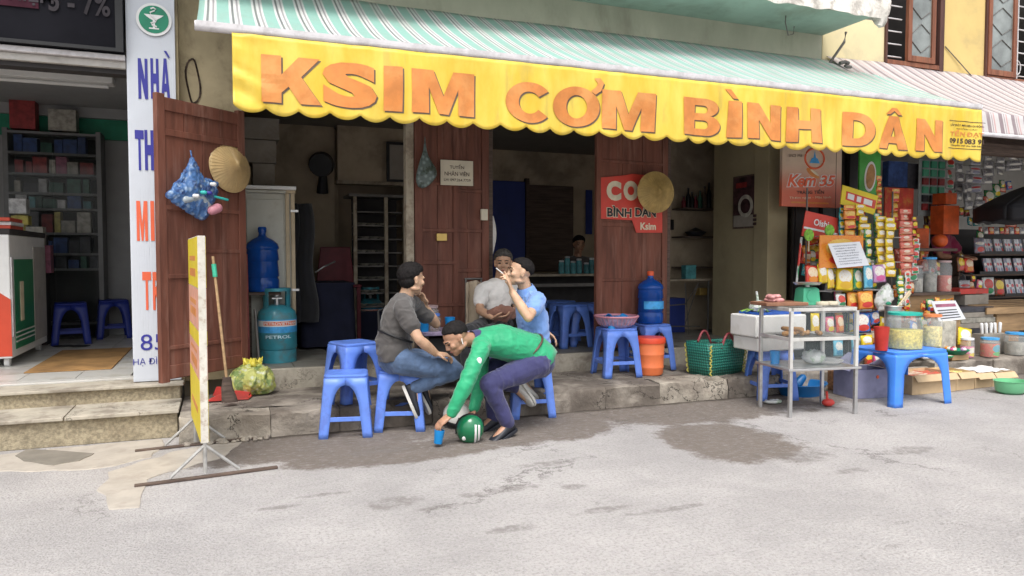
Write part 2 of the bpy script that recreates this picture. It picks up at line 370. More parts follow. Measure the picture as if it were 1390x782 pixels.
    cr = n.rng(n.vor(n.co('Object'), .55, 'DISTANCE_TO_EDGE'), 0, .006, 1, 0)
    n.set(Base_Color=col, Roughness=n.math('SUBTRACT', .93, n.math('MULTIPLY', mask, .12)), Specular_IOR_Level=.3)
    h = n.math('ADD', n.math('MULTIPLY', n.vor(v, 85), .8), n.noise(v, 30, 5)); n.bump(h, .65, .009)
    return m
MC['asphalt'] = asphalt()
def stripes(name, period, bands, base_dirt=.3, dirtcol=(.35,.4,.36)):
    m, n = newmat(name); v = n.co(); s = n.sep(v)
    t = n.math('FRACT', n.math('DIVIDE', n.math('ADD', s[0], 50), period))
    r = n.n.new('ShaderNodeValToRGB'); n.l.new(t, r.inputs[0]); r.color_ramp.interpolation = 'CONSTANT'
    e = r.color_ramp.elements; e[0].position = 0; e[0].color = (*bands[0][1], 1); e[1].position = bands[1][0]; e[1].color = (*bands[1][1], 1)
    for p, c in bands[2:]:
        q = e.new(p); q.color = (*c, 1)
    st = n.co('Object', (1.5, .35, 1))
    d = n.rng(n.noise(st, 3, 6, .65), .42, .75); col = n.mix(n.math('MULTIPLY', d, base_dirt), r.outputs[0], dirtcol)
    n.set(Base_Color=col, Roughness=.55, Sheen_Weight=.1); n.bump(n.noise(v, 6, 3), .3, .02); return m
MINT = (.235,.43,.37); WH = (.60,.60,.58); GR = (.15,.16,.16)
MC['awning_mint'] = stripes('awning_mint', .165, [(0, MINT), (.44, WH), (.54, GR), (.64, WH), (.76, (.30,.28,.29)), (.84, WH), (.93, MINT)], .5, (.27,.32,.27))
MC['awning_pink'] = stripes('awning_pink', .19, [(0, (.50,.48,.47)), (.34, (.22,.17,.18)), (.64, (.50,.48,.47)), (.74, (.26,.20,.21)), (.80, (.50,.47,.46)), (.9, (.46,.27,.26))], .5, (.42,.36,.35))
def valance_mat():
    m, n = newmat('valance_yellow'); v = n.co(); s = n.sep(v)
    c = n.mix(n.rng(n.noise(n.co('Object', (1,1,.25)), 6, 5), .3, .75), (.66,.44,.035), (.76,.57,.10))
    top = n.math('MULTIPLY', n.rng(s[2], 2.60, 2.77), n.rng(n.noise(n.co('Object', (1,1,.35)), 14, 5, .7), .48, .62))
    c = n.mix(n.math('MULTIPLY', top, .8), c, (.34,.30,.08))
    c = n.mix(n.math('MULTIPLY', n.rng(n.noise(n.co('Object', (1,1,.2)), 9, 5), .55, .7), .5), c, (.46,.35,.08))
    n.set(Base_Color=c, Roughness=.42, Specular_IOR_Level=.4); n.bump(n.noise(v, 7, 3), .3, .015); return m
MC['valance'] = valance_mat()
D('letter_orange', (.60,.215,.05), .5, var=.14, scale=7, bump=.1, dirt=(.72,.36,.12), dirtamt=.5, dscale=3, dthr=.5)
D('letter_shadow', (.13,.09,.06), .6, var=.2)
D('ink_blue', (.035,.035,.28), .5, var=.05); D('ink_red', (.74,.13,.055), .5, var=.05); D('ink_black', (.02,.02,.022), .6); D('ink_dark', (.06,.035,.03), .6)
D('white', (.75,.75,.74), .5, var=.04); D('paper', (.74,.76,.80), .7, var=.03); D('paper_cream', (.60,.54,.42), .7, var=.06)
D('green_logo', (.01,.22,.12), .45); D('cream_ink', (.70,.62,.45), .6); D('black', (.012,.012,.013), .5)
# ---------------------------------------------------------------- the ground
KY, ZS, FY, ZF = 5.65, .19, 6.6, .36
PX0 = -.32                                          # right end of the pharmacy steps
b = MB(); b.add([(-150,-150,0),(150,-150,0),(150,150,0),(-150,150,0)], [(0,1,2,3)])
struct(b.build('road', 'asphalt', fix=False))
def rough_box(b, x0, x1, y0, y1, z0, z1, amp=.012, step=.06, seed=0, chip=.0):
    """box whose front (-Y) and top are displaced by noise, with a chipped upper edge"""
    nx = max(2, int((x1-x0)/step)); 
    prof = [(y0, z0)] + [(y0, z0+(z1-z0)*k/5) for k in range(1, 5)] + [(y0, z1-.012), (y0+.015, z1)] + [(y0+(y1-y0)*k/6, z1) for k in range(1, 7)]
    def fn(u, t):
        k = t*(len(prof)-1); k = int(round(k)); y, z = prof[k]; x = x0+(x1-x0)*u
        e = 0 if u in (0, 1) else 1
        n1 = noise.noise(Vector((x*5+seed, y*5, z*5)))*amp + noise.noise(Vector((x*17+seed, y*17, z*17)))*amp*.5
        ch = 0
        if 4 <= k <= 8: ch = max(0, noise.noise(Vector((x*3.1+seed*3, 4.4, 0)))-.15)*chip
        yy = y + (n1 + ch*1.2 if k < 12 else 0); zz = z + (n1*.5 - ch if k > 4 and k < 12 else 0)
        return Vector((x, yy, max(zz, z0)))
    b.grid(fn, nx, len(prof)-1)
    b.add([(x0,y0,z0),(x0,y1,z0),(x0,y1,z1-.002),(x0,y0,z1-.002)], [(0,1,2,3)]); b.add([(x1,y0,z0),(x1,y1,z0),(x1,y1,z1-.002),(x1,y0,z1-.002)], [(0,1,2,3)])
    return b
# pavement: slab sheet and separate kerb stones along its edge
pav = bpy.data.objects.new('pavement', None); COL.objects.link(pav); struct(pav)
b = MB()
def pf(u, v):
    x = PX0+.01+u*(14-PX0); y = KY+.2+v*(FY-KY-.2); return Vector((x, y, ZS-.006+noise.noise(Vector((x*2.2, y*2.2, 0)))*.012+noise.noise(Vector((x*9, y*9, 3)))*.004))
b.grid(pf, 180, 14); b.build('concrete_sheet', 'concrete', pav, smooth=180, fix=False)
x = PX0+.01; k = 0
for w in (.62,.50,.72,.66,.9,.55,.74,.6,.8,.7,.6,.9,.8,.9,.9,.9,.9,.9,.9):
    b = MB(); dy = random.uniform(-.025,.02); dz = random.uniform(-.015,.01)
    rough_box(b, x, x+w-.004, KY+dy*.5, KY+.26, -.02, ZS+dz*.6, .028 if k < 2 else .02, .025, 0, .55 if k < 2 else .26)
    b.build('kerb_stone', 'concrete_lt' if k in (0,6) else 'concrete', pav, smooth=50); x += w; k += 1
# rubble under the left end of the kerb, and a brick
for i in range(26):
    p = Vector((random.uniform(-.28,.3), KY-random.uniform(.0,.10), .012)); s = random.uniform(.012,.04)
    b = MB(); b.ell((0,0,0), s, s*.8, s*.6, 7, 5)
    b.v = [q*(1+.3*noise.noise(q*40+Vector((i,0,0)))) for q in b.v]
    if i == 0: rb = bpy.data.objects.new('rubble', None)
    o = b.build('stone', 'concrete_lt' if i % 2 else 'concrete', None); o.location = p; o.rotation_euler = (0,0,i); o.parent = pav
# pharmacy steps
st = bpy.data.objects.new('pharmacy_steps', None); COL.objects.link(st); struct(st)
SX = -6.0
b = MB(); b.bx(SX, PX0-.01, 5.90, 6.4, 0, .185); b.build('riser', 'pebble', st, bevel=.006)
b = MB(); b.bx(SX, PX0-.01, 6.33, 6.8, .20, .315); b.build('riser', 'pebble', st, bevel=.006)
def slab_row(y0, y1, z0, z1, cuts, m):
    for a, c in zip(cuts[:-1], cuts[1:]):
        b = MB(); b.bx(a+.004, c-.004, y0+random.uniform(-.006,.006), y1, z0, z1+random.uniform(-.004,.003)); b.build('step_slab', m, st, bevel=.006)
slab_row(5.865, 6.335, .185, .212, (SX,-3.4,-2.1,-1.05,PX0+.005), 'slab_stone')
slab_row(6.295, 6.62, .315, .342, (SX,-3.1,-1.7,PX0+.02), 'slab_stone')
b = MB(); b.bx(SX, -.66, 6.62, 6.74, .3, .352); b.build('threshold', 'tile_light', st, bevel=.004)
# pale cement patches on the road at the foot of the steps
def patch(name, pts, z, m, seed=0):
    c = [G(px, py) for px, py in pts]; out = []
    for i, p in enumerate(c):
        q = c[(i+1) % len(c)]; n_ = 7
        for k in range(n_):
            r_ = p.lerp(q, k/n_); d = Vector((noise.noise(r_*6+Vector((seed,0,0))), noise.noise(r_*6+Vector((0,seed+9,0))), 0))*.035; out.append(r_+d)
    cc = sum(out, Vector())/len(out); b = MB()
    v = [Vector((p.x,p.y,z)) for p in out] + [Vector((cc.x+(p.x-cc.x)*1.01, cc.y+(p.y-cc.y)*1.02, 0)) for p in out]; n = len(out)
    b.add(v, [tuple(range(n))]+[(i, (i+1) % n, n+(i+1) % n, n+i) for i in range(n)])
    return struct(b.build(name, m))
patch('cement_patch', [(-60,626),(0,618),(60,612),(130,605),(215,597),(224,604),(205,620),(150,634),(80,640),(20,640),(-60,640)], .006, 'cement_patch', 1)
patch('cement_patch', [(20,621),(40,611),(85,614),(128,617),(110,627),(75,633),(30,627)], .010, 'cement_grey', 5)
patch('cement_patch', [(150,642),(200,625),(260,608),(330,600),(300,622),(240,640),(200,652),(185,690),(150,690),(135,668)], .005, 'cement_patch', 3)
# ---------------------------------------------------------------- restaurant building
rest = thing('restaurant_building', 'open fronted ground floor eatery with beige stained walls under the yellow fringed awning', 'building', (0, FY, 0))
def R_(name, m, x0, x1, y0, y1, z0, z1, parent=rest, **k):
    b = MB(); b.bx(x0, x1, y0, y1, z0, z1); return b.build(name, m, parent, world=True, **k)
CX0, CX1 = -.40, .17
PIL0, PIL1 = WX(1040, FY), WX(1057, FY)
R_('column', 'wall_beige', CX0, CX1, FY-.01, FY+.25, .30, 6.5, bevel=.01)
R_('wall', 'wall_green', CX1, 6.36, FY, FY+.25, 2.78, 6.5)
R_('side_wall', 'wall_in', CX0, CX1-.03, FY+.25, 10.3, ZF-.3, 2.95)
R_('pilaster', 'wall_olive', PIL0, PIL1+.10, FY-.02, FY+.22, .19, 2.78, bevel=.008)
R_('side_wall', 'wall_olive', PIL0+.02, PIL0+.14, FY+.22, 7.58, .19, 2.9)
R_('pilaster', 'wall_in', PIL0+.14, 6.62, 7.42, 7.58, .19, 2.9)
R_('side_wall', 'wall_in', 6.42, 6.62, 7.58, 8.4, .19, 2.9)
AX = WX(916, 8.3)
R_('alcove_wall', 'wall_in', AX, 6.42, 8.3, 8.42, .3, 2.9)
R_('alcove_wall', 'wall_in', AX-.1, AX, 8.28, 10.3, .3, 2.9)
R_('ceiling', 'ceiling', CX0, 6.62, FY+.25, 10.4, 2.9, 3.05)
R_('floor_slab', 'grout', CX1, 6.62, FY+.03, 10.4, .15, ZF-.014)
R_('step_edge', 'slab_stone', CX1, PIL0, FY-.01, FY+.05, ZS-.03, ZF+.002, bevel=.008)
BX = WX(455, 9.2)
R_('back_wall', 'wall_in', CX1-.05, BX, 9.2, 9.35, .3, 2.9)
R_('back_wall', 'wall_in', BX, 5.6, 10.25, 10.4, .3, 2.9)
R_('partition', 'wall_in', BX-.02, BX+.06, 9.35, 10.3, .3, 2.9)
LX1 = WX(562, 9.0)
R_('lintel', 'wall_in', BX+.02, LX1+.3, 9.05, 9.2, 2.24, 2.9)
R_('lintel_ledge', 'post_pale', BX+.0, LX1+.3, 8.98, 9.2, 2.20, 2.24)
R_('partition', 'wall_in', LX1+.22, LX1+.3, 9.2, 10.3, .3, 2.9)
R_('back_door', 'stool_dark', WX(664,10.2), WX(712,10.2), 10.17, 10.25, ZF, ZY(690,246,10.2), bevel=.01)
R_('door_frame', 'wood_dark', WX(712,10.2)+.01, WX(716,10.2)+.01, 10.15, 10.25, ZF, ZY(690,246,10.2)+.05)
R_('door_panel', 'wood_dark', WX(718,10.2), WX(778,10.2), 10.19, 10.25, 1.1, ZY(745,252,10.2), bevel=.01)
# floor tiles of the eatery
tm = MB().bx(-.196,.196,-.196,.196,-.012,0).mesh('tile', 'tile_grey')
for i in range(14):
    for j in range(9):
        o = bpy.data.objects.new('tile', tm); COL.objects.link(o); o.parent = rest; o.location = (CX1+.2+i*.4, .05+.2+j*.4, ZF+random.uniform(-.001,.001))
# balcony slab over the awning
sl = thing('balcony', 'peeling white edged balcony slab with green underside above the striped awning', 'balcony', (0, 5.86, 3.83))
b = MB(); b.bx(-1.2, 6.36, 5.90, FY-.003, 3.83, 3.95); b.build('soffit', 'slab_green', sl, world=True)
b = MB()
nx = 150
def ff(u, t):
    x = -1.2+u*7.7; z = 3.815+t*.5; return Vector((x, 5.865+noise.noise(Vector((x*4, z*9, 0)))*.02, z+(noise.noise(Vector((x*6,0,0)))*.02 if t == 0 else 0)))
b.grid(ff, nx, 10); b.bx(-1.2, 6.5, 5.89, 6.0, 3.835, 4.3); b.build('fascia', 'slab_white', sl, world=True, smooth=60)
b = MB()
b.ell((6.50, 5.92, 4.0), .10, .10, .26, 14, 10)
b.v = [p + Vector((noise.noise(p*9), noise.noise(p*9+Vector((5,0,0))), noise.noise(p*9+Vector((0,7,0)))))*.07 for p in b.v]
b.build('broken_corner', 'slab_white', sl, world=True, smooth=50)
b = MB(); b.tube([(WX(1140,6.3), 6.5, 3.5), (WX(1150,6.3), 6.4, 3.72), (WX(1152,6.3), 6.4, 3.83)], .015); b.build('brace', 'steel_dark', sl, world=True)
b = MB(); b.tube([W(1068,8,6.2)+Vector((0,0,.02)), W(1066,30,6.2), W(1070,48,6.2), W(1077,46,6.2), W(1078,36,6.2)], .006); b.build('hook', 'steel_dark', sl, world=True)
# ---------------------------------------------------------------- awning with its valance
aw = thing('awning', 'green and white striped fabric awning with long yellow fringe lettered in orange', 'awning', (0, FY, 3.56))
VX0, VX1, VZ0, VZ1, VY = .075, 6.96, 2.272, 2.765, 5.13
RX0, RX1 = WX(272, VY), 6.97
def roof(u, t):
    x = RX0+u*(RX1-RX0); y = FY-.01-t*(FY-.01-VY); z = 3.56-t*(3.56-2.80)
    z -= math.sin(math.pi*t)*.05 + .012*math.sin(x*2.1)*math.sin(math.pi*t) + .01*noise.noise(Vector((x*1.5, t*3, 0)))
    return Vector((x, y, z))
b = MB(); b.grid(roof, 120, 16); b.build('canopy', 'awning_mint', aw, world=True, smooth=180, solid=.004)
b = MB(); b.cyl((RX0-.01, VY+.02, 2.795), (RX1+.01, VY+.02, 2.795), .032, n=14); b.build('front_rail', 'rail_white', aw, world=True, smooth=50)
b = MB(); b.bx(RX0, RX1, VY-.012, VY+.0, 2.80, 2.822); b.build('trim', 'rail_white', aw, world=True)
for xx in (.6, 2.9, 5.2, 6.6):
    b = MB(); b.tube([(xx, FY, 2.95), (xx, VY+.05, 2.78)], .018); b.build('arm', 'steel_dark', aw, world=True)
def wy(x, z):
    d = (VZ1-z)/.5; return .018*math.sin(x*9+z*2)*d + .03*noise.noise(Vector((x*2.3, z*1.5, 1)))*(.3+d) + .012*noise.noise(Vector((x*9, z*3, 5))) + (.03*noise.noise(Vector((x*7+z*9, z*9, 8)))*max(0, 1-(x-VX0)/.35))
def val(u, t):
    x = VX0+u*(VX1-VX0); ph = (x-VX0)/.2045; sc = abs(math.sin(math.pi*ph))
    zb = VZ0+.03-.045*sc**.7+.006*noise.noise(Vector((x*3,0,0))); z = VZ1-t*(VZ1-zb)
    return Vector((x, VY-.012+wy(x, z), z))
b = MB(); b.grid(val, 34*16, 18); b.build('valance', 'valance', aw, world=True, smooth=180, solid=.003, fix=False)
def vwarp(lift):
    return lambda p: Vector((p.x, VY-.012-.004-lift+wy(p.x, p.z), p.z))
CH = [('K',358,438),('S',440,513),('I',522,547),('M',559,644),('C',685,747),('O',750,812),('M',815,887),('B',924,976),('I',984,1001),('N',1008,1056),('H',1064,1108),('D',1139,1181),('A',1187,1228),('N',1237,1273)]
LB, LT = 2.325, 2.625
for i, (c, a, z) in enumerate(CH):
    xa, xz = WX(a, VY), WX(z, VY); lo, hi = (LB, LT) if i > 3 else (2.34, 2.645)
    for m_, dx, dz, lf in (('letter_shadow', .011, -.010, .0), ('letter_orange', 0, 0, .003)):
        letter(c, (xa+dx, VY, lo+dz), (1,0,0), (0,0,1), xz-xa, hi-lo, m_, aw, bold='g', name='lettering' if m_ == 'letter_orange' else 'letter_outline', warp=vwarp(lf), cut=.03)
def mark(pts, name='accent'):
    for m_, dx, dz, lf in (('letter_shadow', .012, -.012, .0), ('letter_orange', 0, 0, .003)):
        b = MB(); b.add([Vector((x+dx, VY, z+dz)) for x, z in pts], [tuple(range(len(pts)))]); w = vwarp(lf); b.v = [w(p) for p in b.v]; b.build(name, m_, aw, world=True, fix=False)
xo = WX(812, VY)-.02; mark([(xo-.06,2.60),(xo-.02,2.63),(xo,2.66),(xo-.03,2.70),(xo+.02,2.705),(xo+.055,2.67),(xo+.03,2.61),(xo-.02,2.575)])
xo = WX(990, VY); mark([(xo-.08,2.72),(xo-.02,2.72),(xo+.05,2.645),(xo+.0,2.645)])
xo = (WX(1187,VY)+WX(1228,VY))/2; mark([(xo-.10,2.64),(xo-.03,2.70),(xo+.03,2.70),(xo+.10,2.64),(xo+.05,2.64),(xo,2.672),(xo-.05,2.64)])
x0, x1 = WX(1285, VY), WX(1328, VY); w = x1-x0
def vt(s, z, h, m_, wf=1.0, bold=.02): letter(s, (x0+w*(1-wf)/2, VY, z), (1,0,0), (0,0,1), w*wf, h, m_, aw, bold=bold, warp=vwarp(.001), cut=.05)
vt('LẮP ĐẶT MÁI HIÊN DI ĐỘNG', 2.585, .034, 'ink_dark', .98); vt('QUẢNG CÁO', 2.56, .014, 'ink_dark', .6)
vt('TẾN ĐẠT', 2.485, .075, 'letter_orange', .95); vt('0915 083 91', 2.425, .05, 'ink_dark', .98, .03); vt('Chuyên mái che bạt kéo', 2.395, .022, 'ink_dark', .9)
for z in (2.635, 2.375):
    b = MB()
    for k in range(14): 
        xa = x0-.02+(w+.04)*k/14; xb = x0-.02+(w+.04)*(k+1)/14; wv = vwarp(.001); b.add([wv(Vector((q, VY, zz))) for q, zz in ((xa,z),(xb,z),(xb,z+.006),(xa,z+.006))], [(0,1,2,3)])
    b.build('rule', 'ink_dark', aw, world=True, fix=False)
# ---------------------------------------------------------------- wooden door leaves
def door_leaf(label, o, ex, w, z0, z1, m, rails, split=None, group='red wooden door leaves', npl=4):
    """leaf whose lower left corner is o and that runs along ex; stiles and rails stand proud of the planks"""
    t = thing('door_leaf', label, 'door', (o[0], o[1], z0), math.atan2(ex[1], ex[0]), group); h = z1-z0
    for a, c in ((0, .07), (w-.07, w)):
        b = MB(); b.bx(a, c, -.022, .022, 0, h); b.build('stile', m, t, bevel=.004)
    for k in range(npl):
        a = .07+(w-.14)*k/npl; c = .07+(w-.14)*(k+1)/npl
        b = MB(); b.bx(a+.0015, c-.0015, -.008+random.uniform(-.0015,.0015), .006, .02, h-.02); b.build('plank', m, t, bevel=.003)
    for (z, rh, a, c) in rails:
        a = max(a*w, .07); c = min(c*w, w-.07)
        b = MB(); b.bx(a, c, -.020, .010, z*h-rh/2, z*h+rh/2); b.build('rail', m, t, bevel=.004)
    if split:
        b = MB(); b.bx(w*split-.025, w*split+.025, -.0175, .010, .1, h-.12); b.build('stile', m, t, bevel=.004)
    return t
LZ0, LZ1 = .385, 2.53
P0 = W(214, 350, 6.02); P1 = Vector((.17, 6.57, 0)); P0.z = 0
ex = (P1-P0); lw = ex.length; ex.normalize()
leaf1 = door_leaf('wide red wooden door leaf folded out across the pharmacy pillar', P0, ex, lw, LZ0, LZ1, 'door_red',
    [(.035,.10,0,1), (.12,.03,0,1), (.37,.035,0,.45), (.46,.03,.35,1), (.61,.035,0,1), (.87,.05,.05,1), (.965,.09,0,1)])
X2a, X2b = WX(563, 6.55), WX(663, 6.55)
leaf2 = door_leaf('red wooden door leaf behind the seated men carrying the small paper notice', (X2a, 6.55, 0), (1,0), X2b-X2a, LZ0, 2.75, 'door_red2',
    [(.03,.10,0,1), (.21,.03,0,1), (.375,.035,0,.55), (.345,.035,.55,1), (.50,.03,0,1), (.68,.03,0,.55), (.655,.03,.55,1), (.96,.09,0,1)], split=.55)
X3a, X3b = WX(808, 6.5), WX(903, 6.62)
leaf3 = door_leaf('red wooden door leaf behind the water bottle carrying the torn red eatery sign', (X3a, 6.50, 0), (math.cos(.12), math.sin(.12)), (X3b-X3a)/math.cos(.12), LZ0, 2.75, 'door_red',
    [(.03,.10,0,1), (.30,.03,0,1), (.535,.045,0,1), (.80,.03,0,1), (.96,.09,0,1)], split=None, npl=3)
for a, c in ((551, 562),):
    b = MB(); b.bx(WX(a,6.56), WX(c,6.56), 6.54, 6.64, ZF, 2.78); b.build('door_post', 'post_pale', rest, world=True, bevel=.008)
R_('door_post', 'wood_dark', X2b+.005, X2b+.05, 6.56, 6.66, ZF, 2.78, bevel=.006)
R_('door_post', 'wood_dark', X3b+.01, X3b+.05, 6.60, 6.70, ZF, 2.78, bevel=.006)
# ---------------------------------------------------------------- pharmacy next door
ph = thing('pharmacy_building', 'dim pharmacy shop open to the street under a dark fascia board on the left', 'building', (-2, 6.4, 0))
def P_(name, m, x0, x1, y0, y1, z0, z1, **k):
    b = MB(); b.bx(x0, x1, y0, y1, z0, z1); return b.build(name, m, ph, world=True, **k)
PXL, PXR = WX(177, 6.40), WX(243, 6.40)
P_('pillar_core', 'wall_beige', PXL+.015, PXR+.02, 6.46, 6.75, .30, 5)
P_('side_wall', 'ceil_white', PXR-.16, PXR-.02, 6.75, 10.4, .2, 3.2)
P_('side_wall', 'ceil_white', -4.6, -4.4, 6.5, 10.4, .2, 3.2)
P_('back_wall', 'ceil_white', -4.6, PXR, 10.35, 10.5, .2, 3.2)
P_('ceiling', 'ceil_white', -4.6, PXR-.02, 6.7, 10.5, 3.12, 3.25)
P_('upper_wall', 'wall_beige', -6, PXL, 6.55, 6.7, 3.1, 6)
P_('side_wall', 'wall_beige', -6, -4.4, 6.5, 6.7, .2, 5)
P_('floor_slab', 'grout', -4.6, PXR, 6.60, 10.5, .1, .338)
zt = ZY(175, 78, 6.4)
P_('shutter_box', 'trim_grey', -4.6, PXL-.005, 6.42, 6.6, zt-.085, zt-.03, bevel=.006)
P_('shutter_box', 'rail_white', -4.6, PXL-.005, 6.38, 6.6, zt-.03, zt+.012, bevel=.006)
P_('shutter_lip', 'dark_in', -4.6, PXL-.005, 6.46, 6.6, zt-.12, zt-.085)
P_('ceiling_beam', 'ceil_white', -4.6, PXR-.16, 10.2, 10.35, 3.0, 3.12)
P_('green_board', 'green_logo', -4.3, PXR-.17, 10.28, 10.34, ZY(100,186,10.2), ZY(100,150,10.2))
tm = MB().bx(-.197,.197,-.197,.197,-.012,0).mesh('tile', 'tile_light')
for i in range(10):
    for j in range(10):
        o = bpy.data.objects.new('tile', tm); COL.objects.link(o); o.parent = ph; o.location = (2-.72-.2-i*.4, .35+.2+j*.4, .352+random.uniform(-.0008,.0008))
fb = thing('fascia_sign', 'dark glossy fascia board over the pharmacy with faint opening hours', 'sign', (-2, 6.3, zt))
b = MB(); b.bx(-4.6, PXL-.01, 6.34, 6.5, zt+.02, 4.6); b.build('board', 'sign_dark', fb, world=True)
b = MB(); b.bx(-4.6, PXL-.01, 6.325, 6.345, zt+.02, zt+.045); b.bx(PXL-.06, PXL-.01, 6.325, 6.345, zt+.045, 4.6); b.build('frame', 'black', fb, world=True)
D('faint', (.05,.045,.05), .8, spec=.1); D('faint_red', (.045,.014,.022), .8, spec=.1)
q = W(10, 8, 6.34); b = MB(); b.bx(WX(8,6.34), WX(62,6.34), 6.33, 6.342, q.z, q.z+.2); b.build('panel', 'faint_red', fb, world=True)
letter('HIỆM', W(12, 8, 6.328)+Vector((0,0,.02)), (1,0,0), (0,0,1), .28, .15, 'faint', fb)
letter('5 - 7%', W(66, 13, 6.328)+Vector((0,0,-.01)), (1,0,0), (0,0,1), .40, .17, 'faint', fb)
# white lettered pillar sign with ribbed sheet
ps = thing('pillar_sign', 'tall white ribbed pharmacy sign with blue and red lettering on the pillar', 'sign', (PXL, 6.4, .345))
b = MB(); b.bx(PXL, PXR, 6.42, 6.46, .345, 5); b.build('sheet', 'pillar_white', ps, world=True, bevel=.004)
n = 18
for i in range(n):
    xa = PXL+.01+(PXR-PXL-.02)*i/n; b = MB(); b.bx(xa+.004, xa+(PXR-PXL-.02)/n-.004, 6.4185, 6.4225, .36, 5); b.build('rib', 'pillar_white', ps, world=True)
def pl(s, px0, px1, y0, y1, m_, bold=.02):
    a = W(px0, y1, 6.417); c = W(px1, y0, 6.417)
    letter(s, a, (1,0,0), (0,0,1), c.x-a.x, c.z-a.z, m_, ps, bold=bold)
for ch, a, c in (('N',188,200),('H',205,215),('A',219,230)): pl(ch, a, c, 80, 134, 'ink_blue', 'g')
b = MB(); p = W(222,69,6.41); b.prism([(0,.05),(.02,.05),(.045,0),(.032,0)], p-Vector((0,0,.05)), (1,0,0), (0,0,1), (0,-.003,0)); b.build('accent', 'ink_blue', ps, world=True)
for ch, a, c in (('T',184,195),('H',197,208),('U',211,221)): pl(ch, a, c, 177, 231, 'ink_blue', 'g' if ch == 'H' else .04)
for ch, a, c in (('M',186,200),('I',205,209),('N',212,224)): pl(ch, a, c, 273, 327, 'ink_red', 'g')
for ch, a, c in (('T',194,205),('R',208,219)): pl(ch, a, c, 369, 421, 'ink_red', .04)
pl('85', 191, 224, 453, 476, 'ink_blue', .0); pl('HẠ ĐÌNH', 181, 232, 483, 498, 'ink_blue', .0)
lc = W(209, 27, 6.41); r1 = .125
b = MB(); b.cyl(lc, lc-Vector((0,.008,0)), r1, n=40); b.build('badge_rim', 'white', ps, world=True)
b = MB(); b.cyl(lc-Vector((0,.004,0)), lc-Vector((0,.012,0)), r1*.84, n=40); b.build('badge', 'green_logo', ps, world=True)
o_ = lc-Vector((0,.0125,0))
def lg(pts, nm): b = MB(); b.prism(pts, o_, (r1,0,0), (0,0,r1), (0,-.003,0)); b.build(nm, 'white', ps, world=True)
lg([(-.55,.28),(.55,.28),(.40,.14),(.22,.02),(.08,-.05),(-.08,-.05),(-.22,.02),(-.40,.14)], 'bowl'); lg([(-.06,-.05),(.06,-.05),(.06,-.52),(-.06,-.52)], 'stem'); lg([(-.28,-.52),(.28,-.52),(.28,-.60),(-.28,-.60)], 'foot')
b = MB(); b.tube([o_+Vector((r1*x, -.004, r1*z)) for x, z in ((.16,-.45),(-.1,-.35),(-.17,-.25),(.1,-.15),(.16,-.05),(-.15,.2),(-.2,.4),(.02,.5),(.12,.62),(-.02,.7),(-.17,.62))], r1*.05); b.build('snake', 'white', ps, world=True)
# pharmacy contents
lm = thing('ceiling_lamp', 'long white batten lamp on the pharmacy ceiling', 'lamp', (-2, 8.6, 3.1))
a = W(-20, 114, 8.4); c = W(155, 124, 8.4)
b = MB(); b.bx(a.x, c.x, 8.3, 8.5, 3.04, 3.118); b.build('housing', 'white', lm, world=True, bevel=.01)
b = MB(); b.cyl((a.x, 8.4, 3.02), (c.x-.05, 8.4, 3.02), .018); b.build('tube', 'white', lm, world=True)
D('trim_dark', (.17,.17,.17), .5, var=.1); D('glass_dark', (.05,.06,.06), .05, alpha=.16, spec=.6, bump=0)
SHX0, SHX1, SHY = WX(9,10.0), WX(141,10.0), 9.95
sh = thing('shelf_cabinet', 'tall grey medicine cabinet with six shelves against the pharmacy back wall', 'cabinet', (SHX0, SHY, .352))
zs = [ZY(75, y, SHY) for y in (181, 209, 237, 263, 284, 317, 345, 366, 440)]
for x in (SHX0, SHX1-.05): b = MB(); b.bx(x, x+.05, SHY, SHY+.33, .352, zs[0]+.04); b.build('upright', 'trim_dark', sh, world=True)
b = MB(); b.bx(SHX0, SHX1, SHY+.32, SHY+.34, .352, zs[0]); b.build('back_panel', 'dark_in', sh, world=True)
for z in zs: b = MB(); b.bx(SHX0+.05, SHX1-.05, SHY, SHY+.32, z-.015, z+.012); b.build('shelf', 'trim_dark', sh, world=True)
for i, (nm, c_) in enumerate((('g', (.03,.10,.07)), ('b', (.03,.07,.22)), ('t', (.35,.33,.28)), ('r', (.28,.03,.03)), ('w', (.5,.5,.5)), ('o', (.35,.14,.05)), ('y', (.5,.42,.08)), ('d', (.05,.05,.06)), ('c', (.06,.22,.24)), ('p', (.30,.10,.16)))):
    D('pack_'+nm, c_, .45, var=.35, scale=14, vary=.25, bump=.05)
for a, c in ((SHX0+.052, (SHX0+SHX1)/2-.004), ((SHX0+SHX1)/2+.004, SHX1-.052)): b = MB(); b.bx(a, c, SHY-.012, SHY-.006, .36, zs[0]-.02); b.build('glass_door', 'glass_dark', sh, world=True)
wds = ['top','second','third','fourth','fifth','sixth','seventh']
pal = [['pack_g','pack_b','pack_b','pack_b'],['pack_d','pack_t','pack_r','pack_d','pack_p'],['pack_t','pack_g','pack_d','pack_w'],['pack_g','pack_c','pack_b','pack_w'],['pack_d','pack_y','pack_r','pack_t'],['pack_d','pack_b','pack_o'],['pack_d','pack_b','pack_g']]
bmesh_cache = {}
def carton(w, d, h, m_):
    k = (round(w,2), round(d,2), round(h,2), m_)
    if k not in bmesh_cache: bmesh_cache[k] = MB().bx(-w/2, w/2, -d/2, d/2, 0, h).mesh('box', m_)
    return bmesh_cache[k]
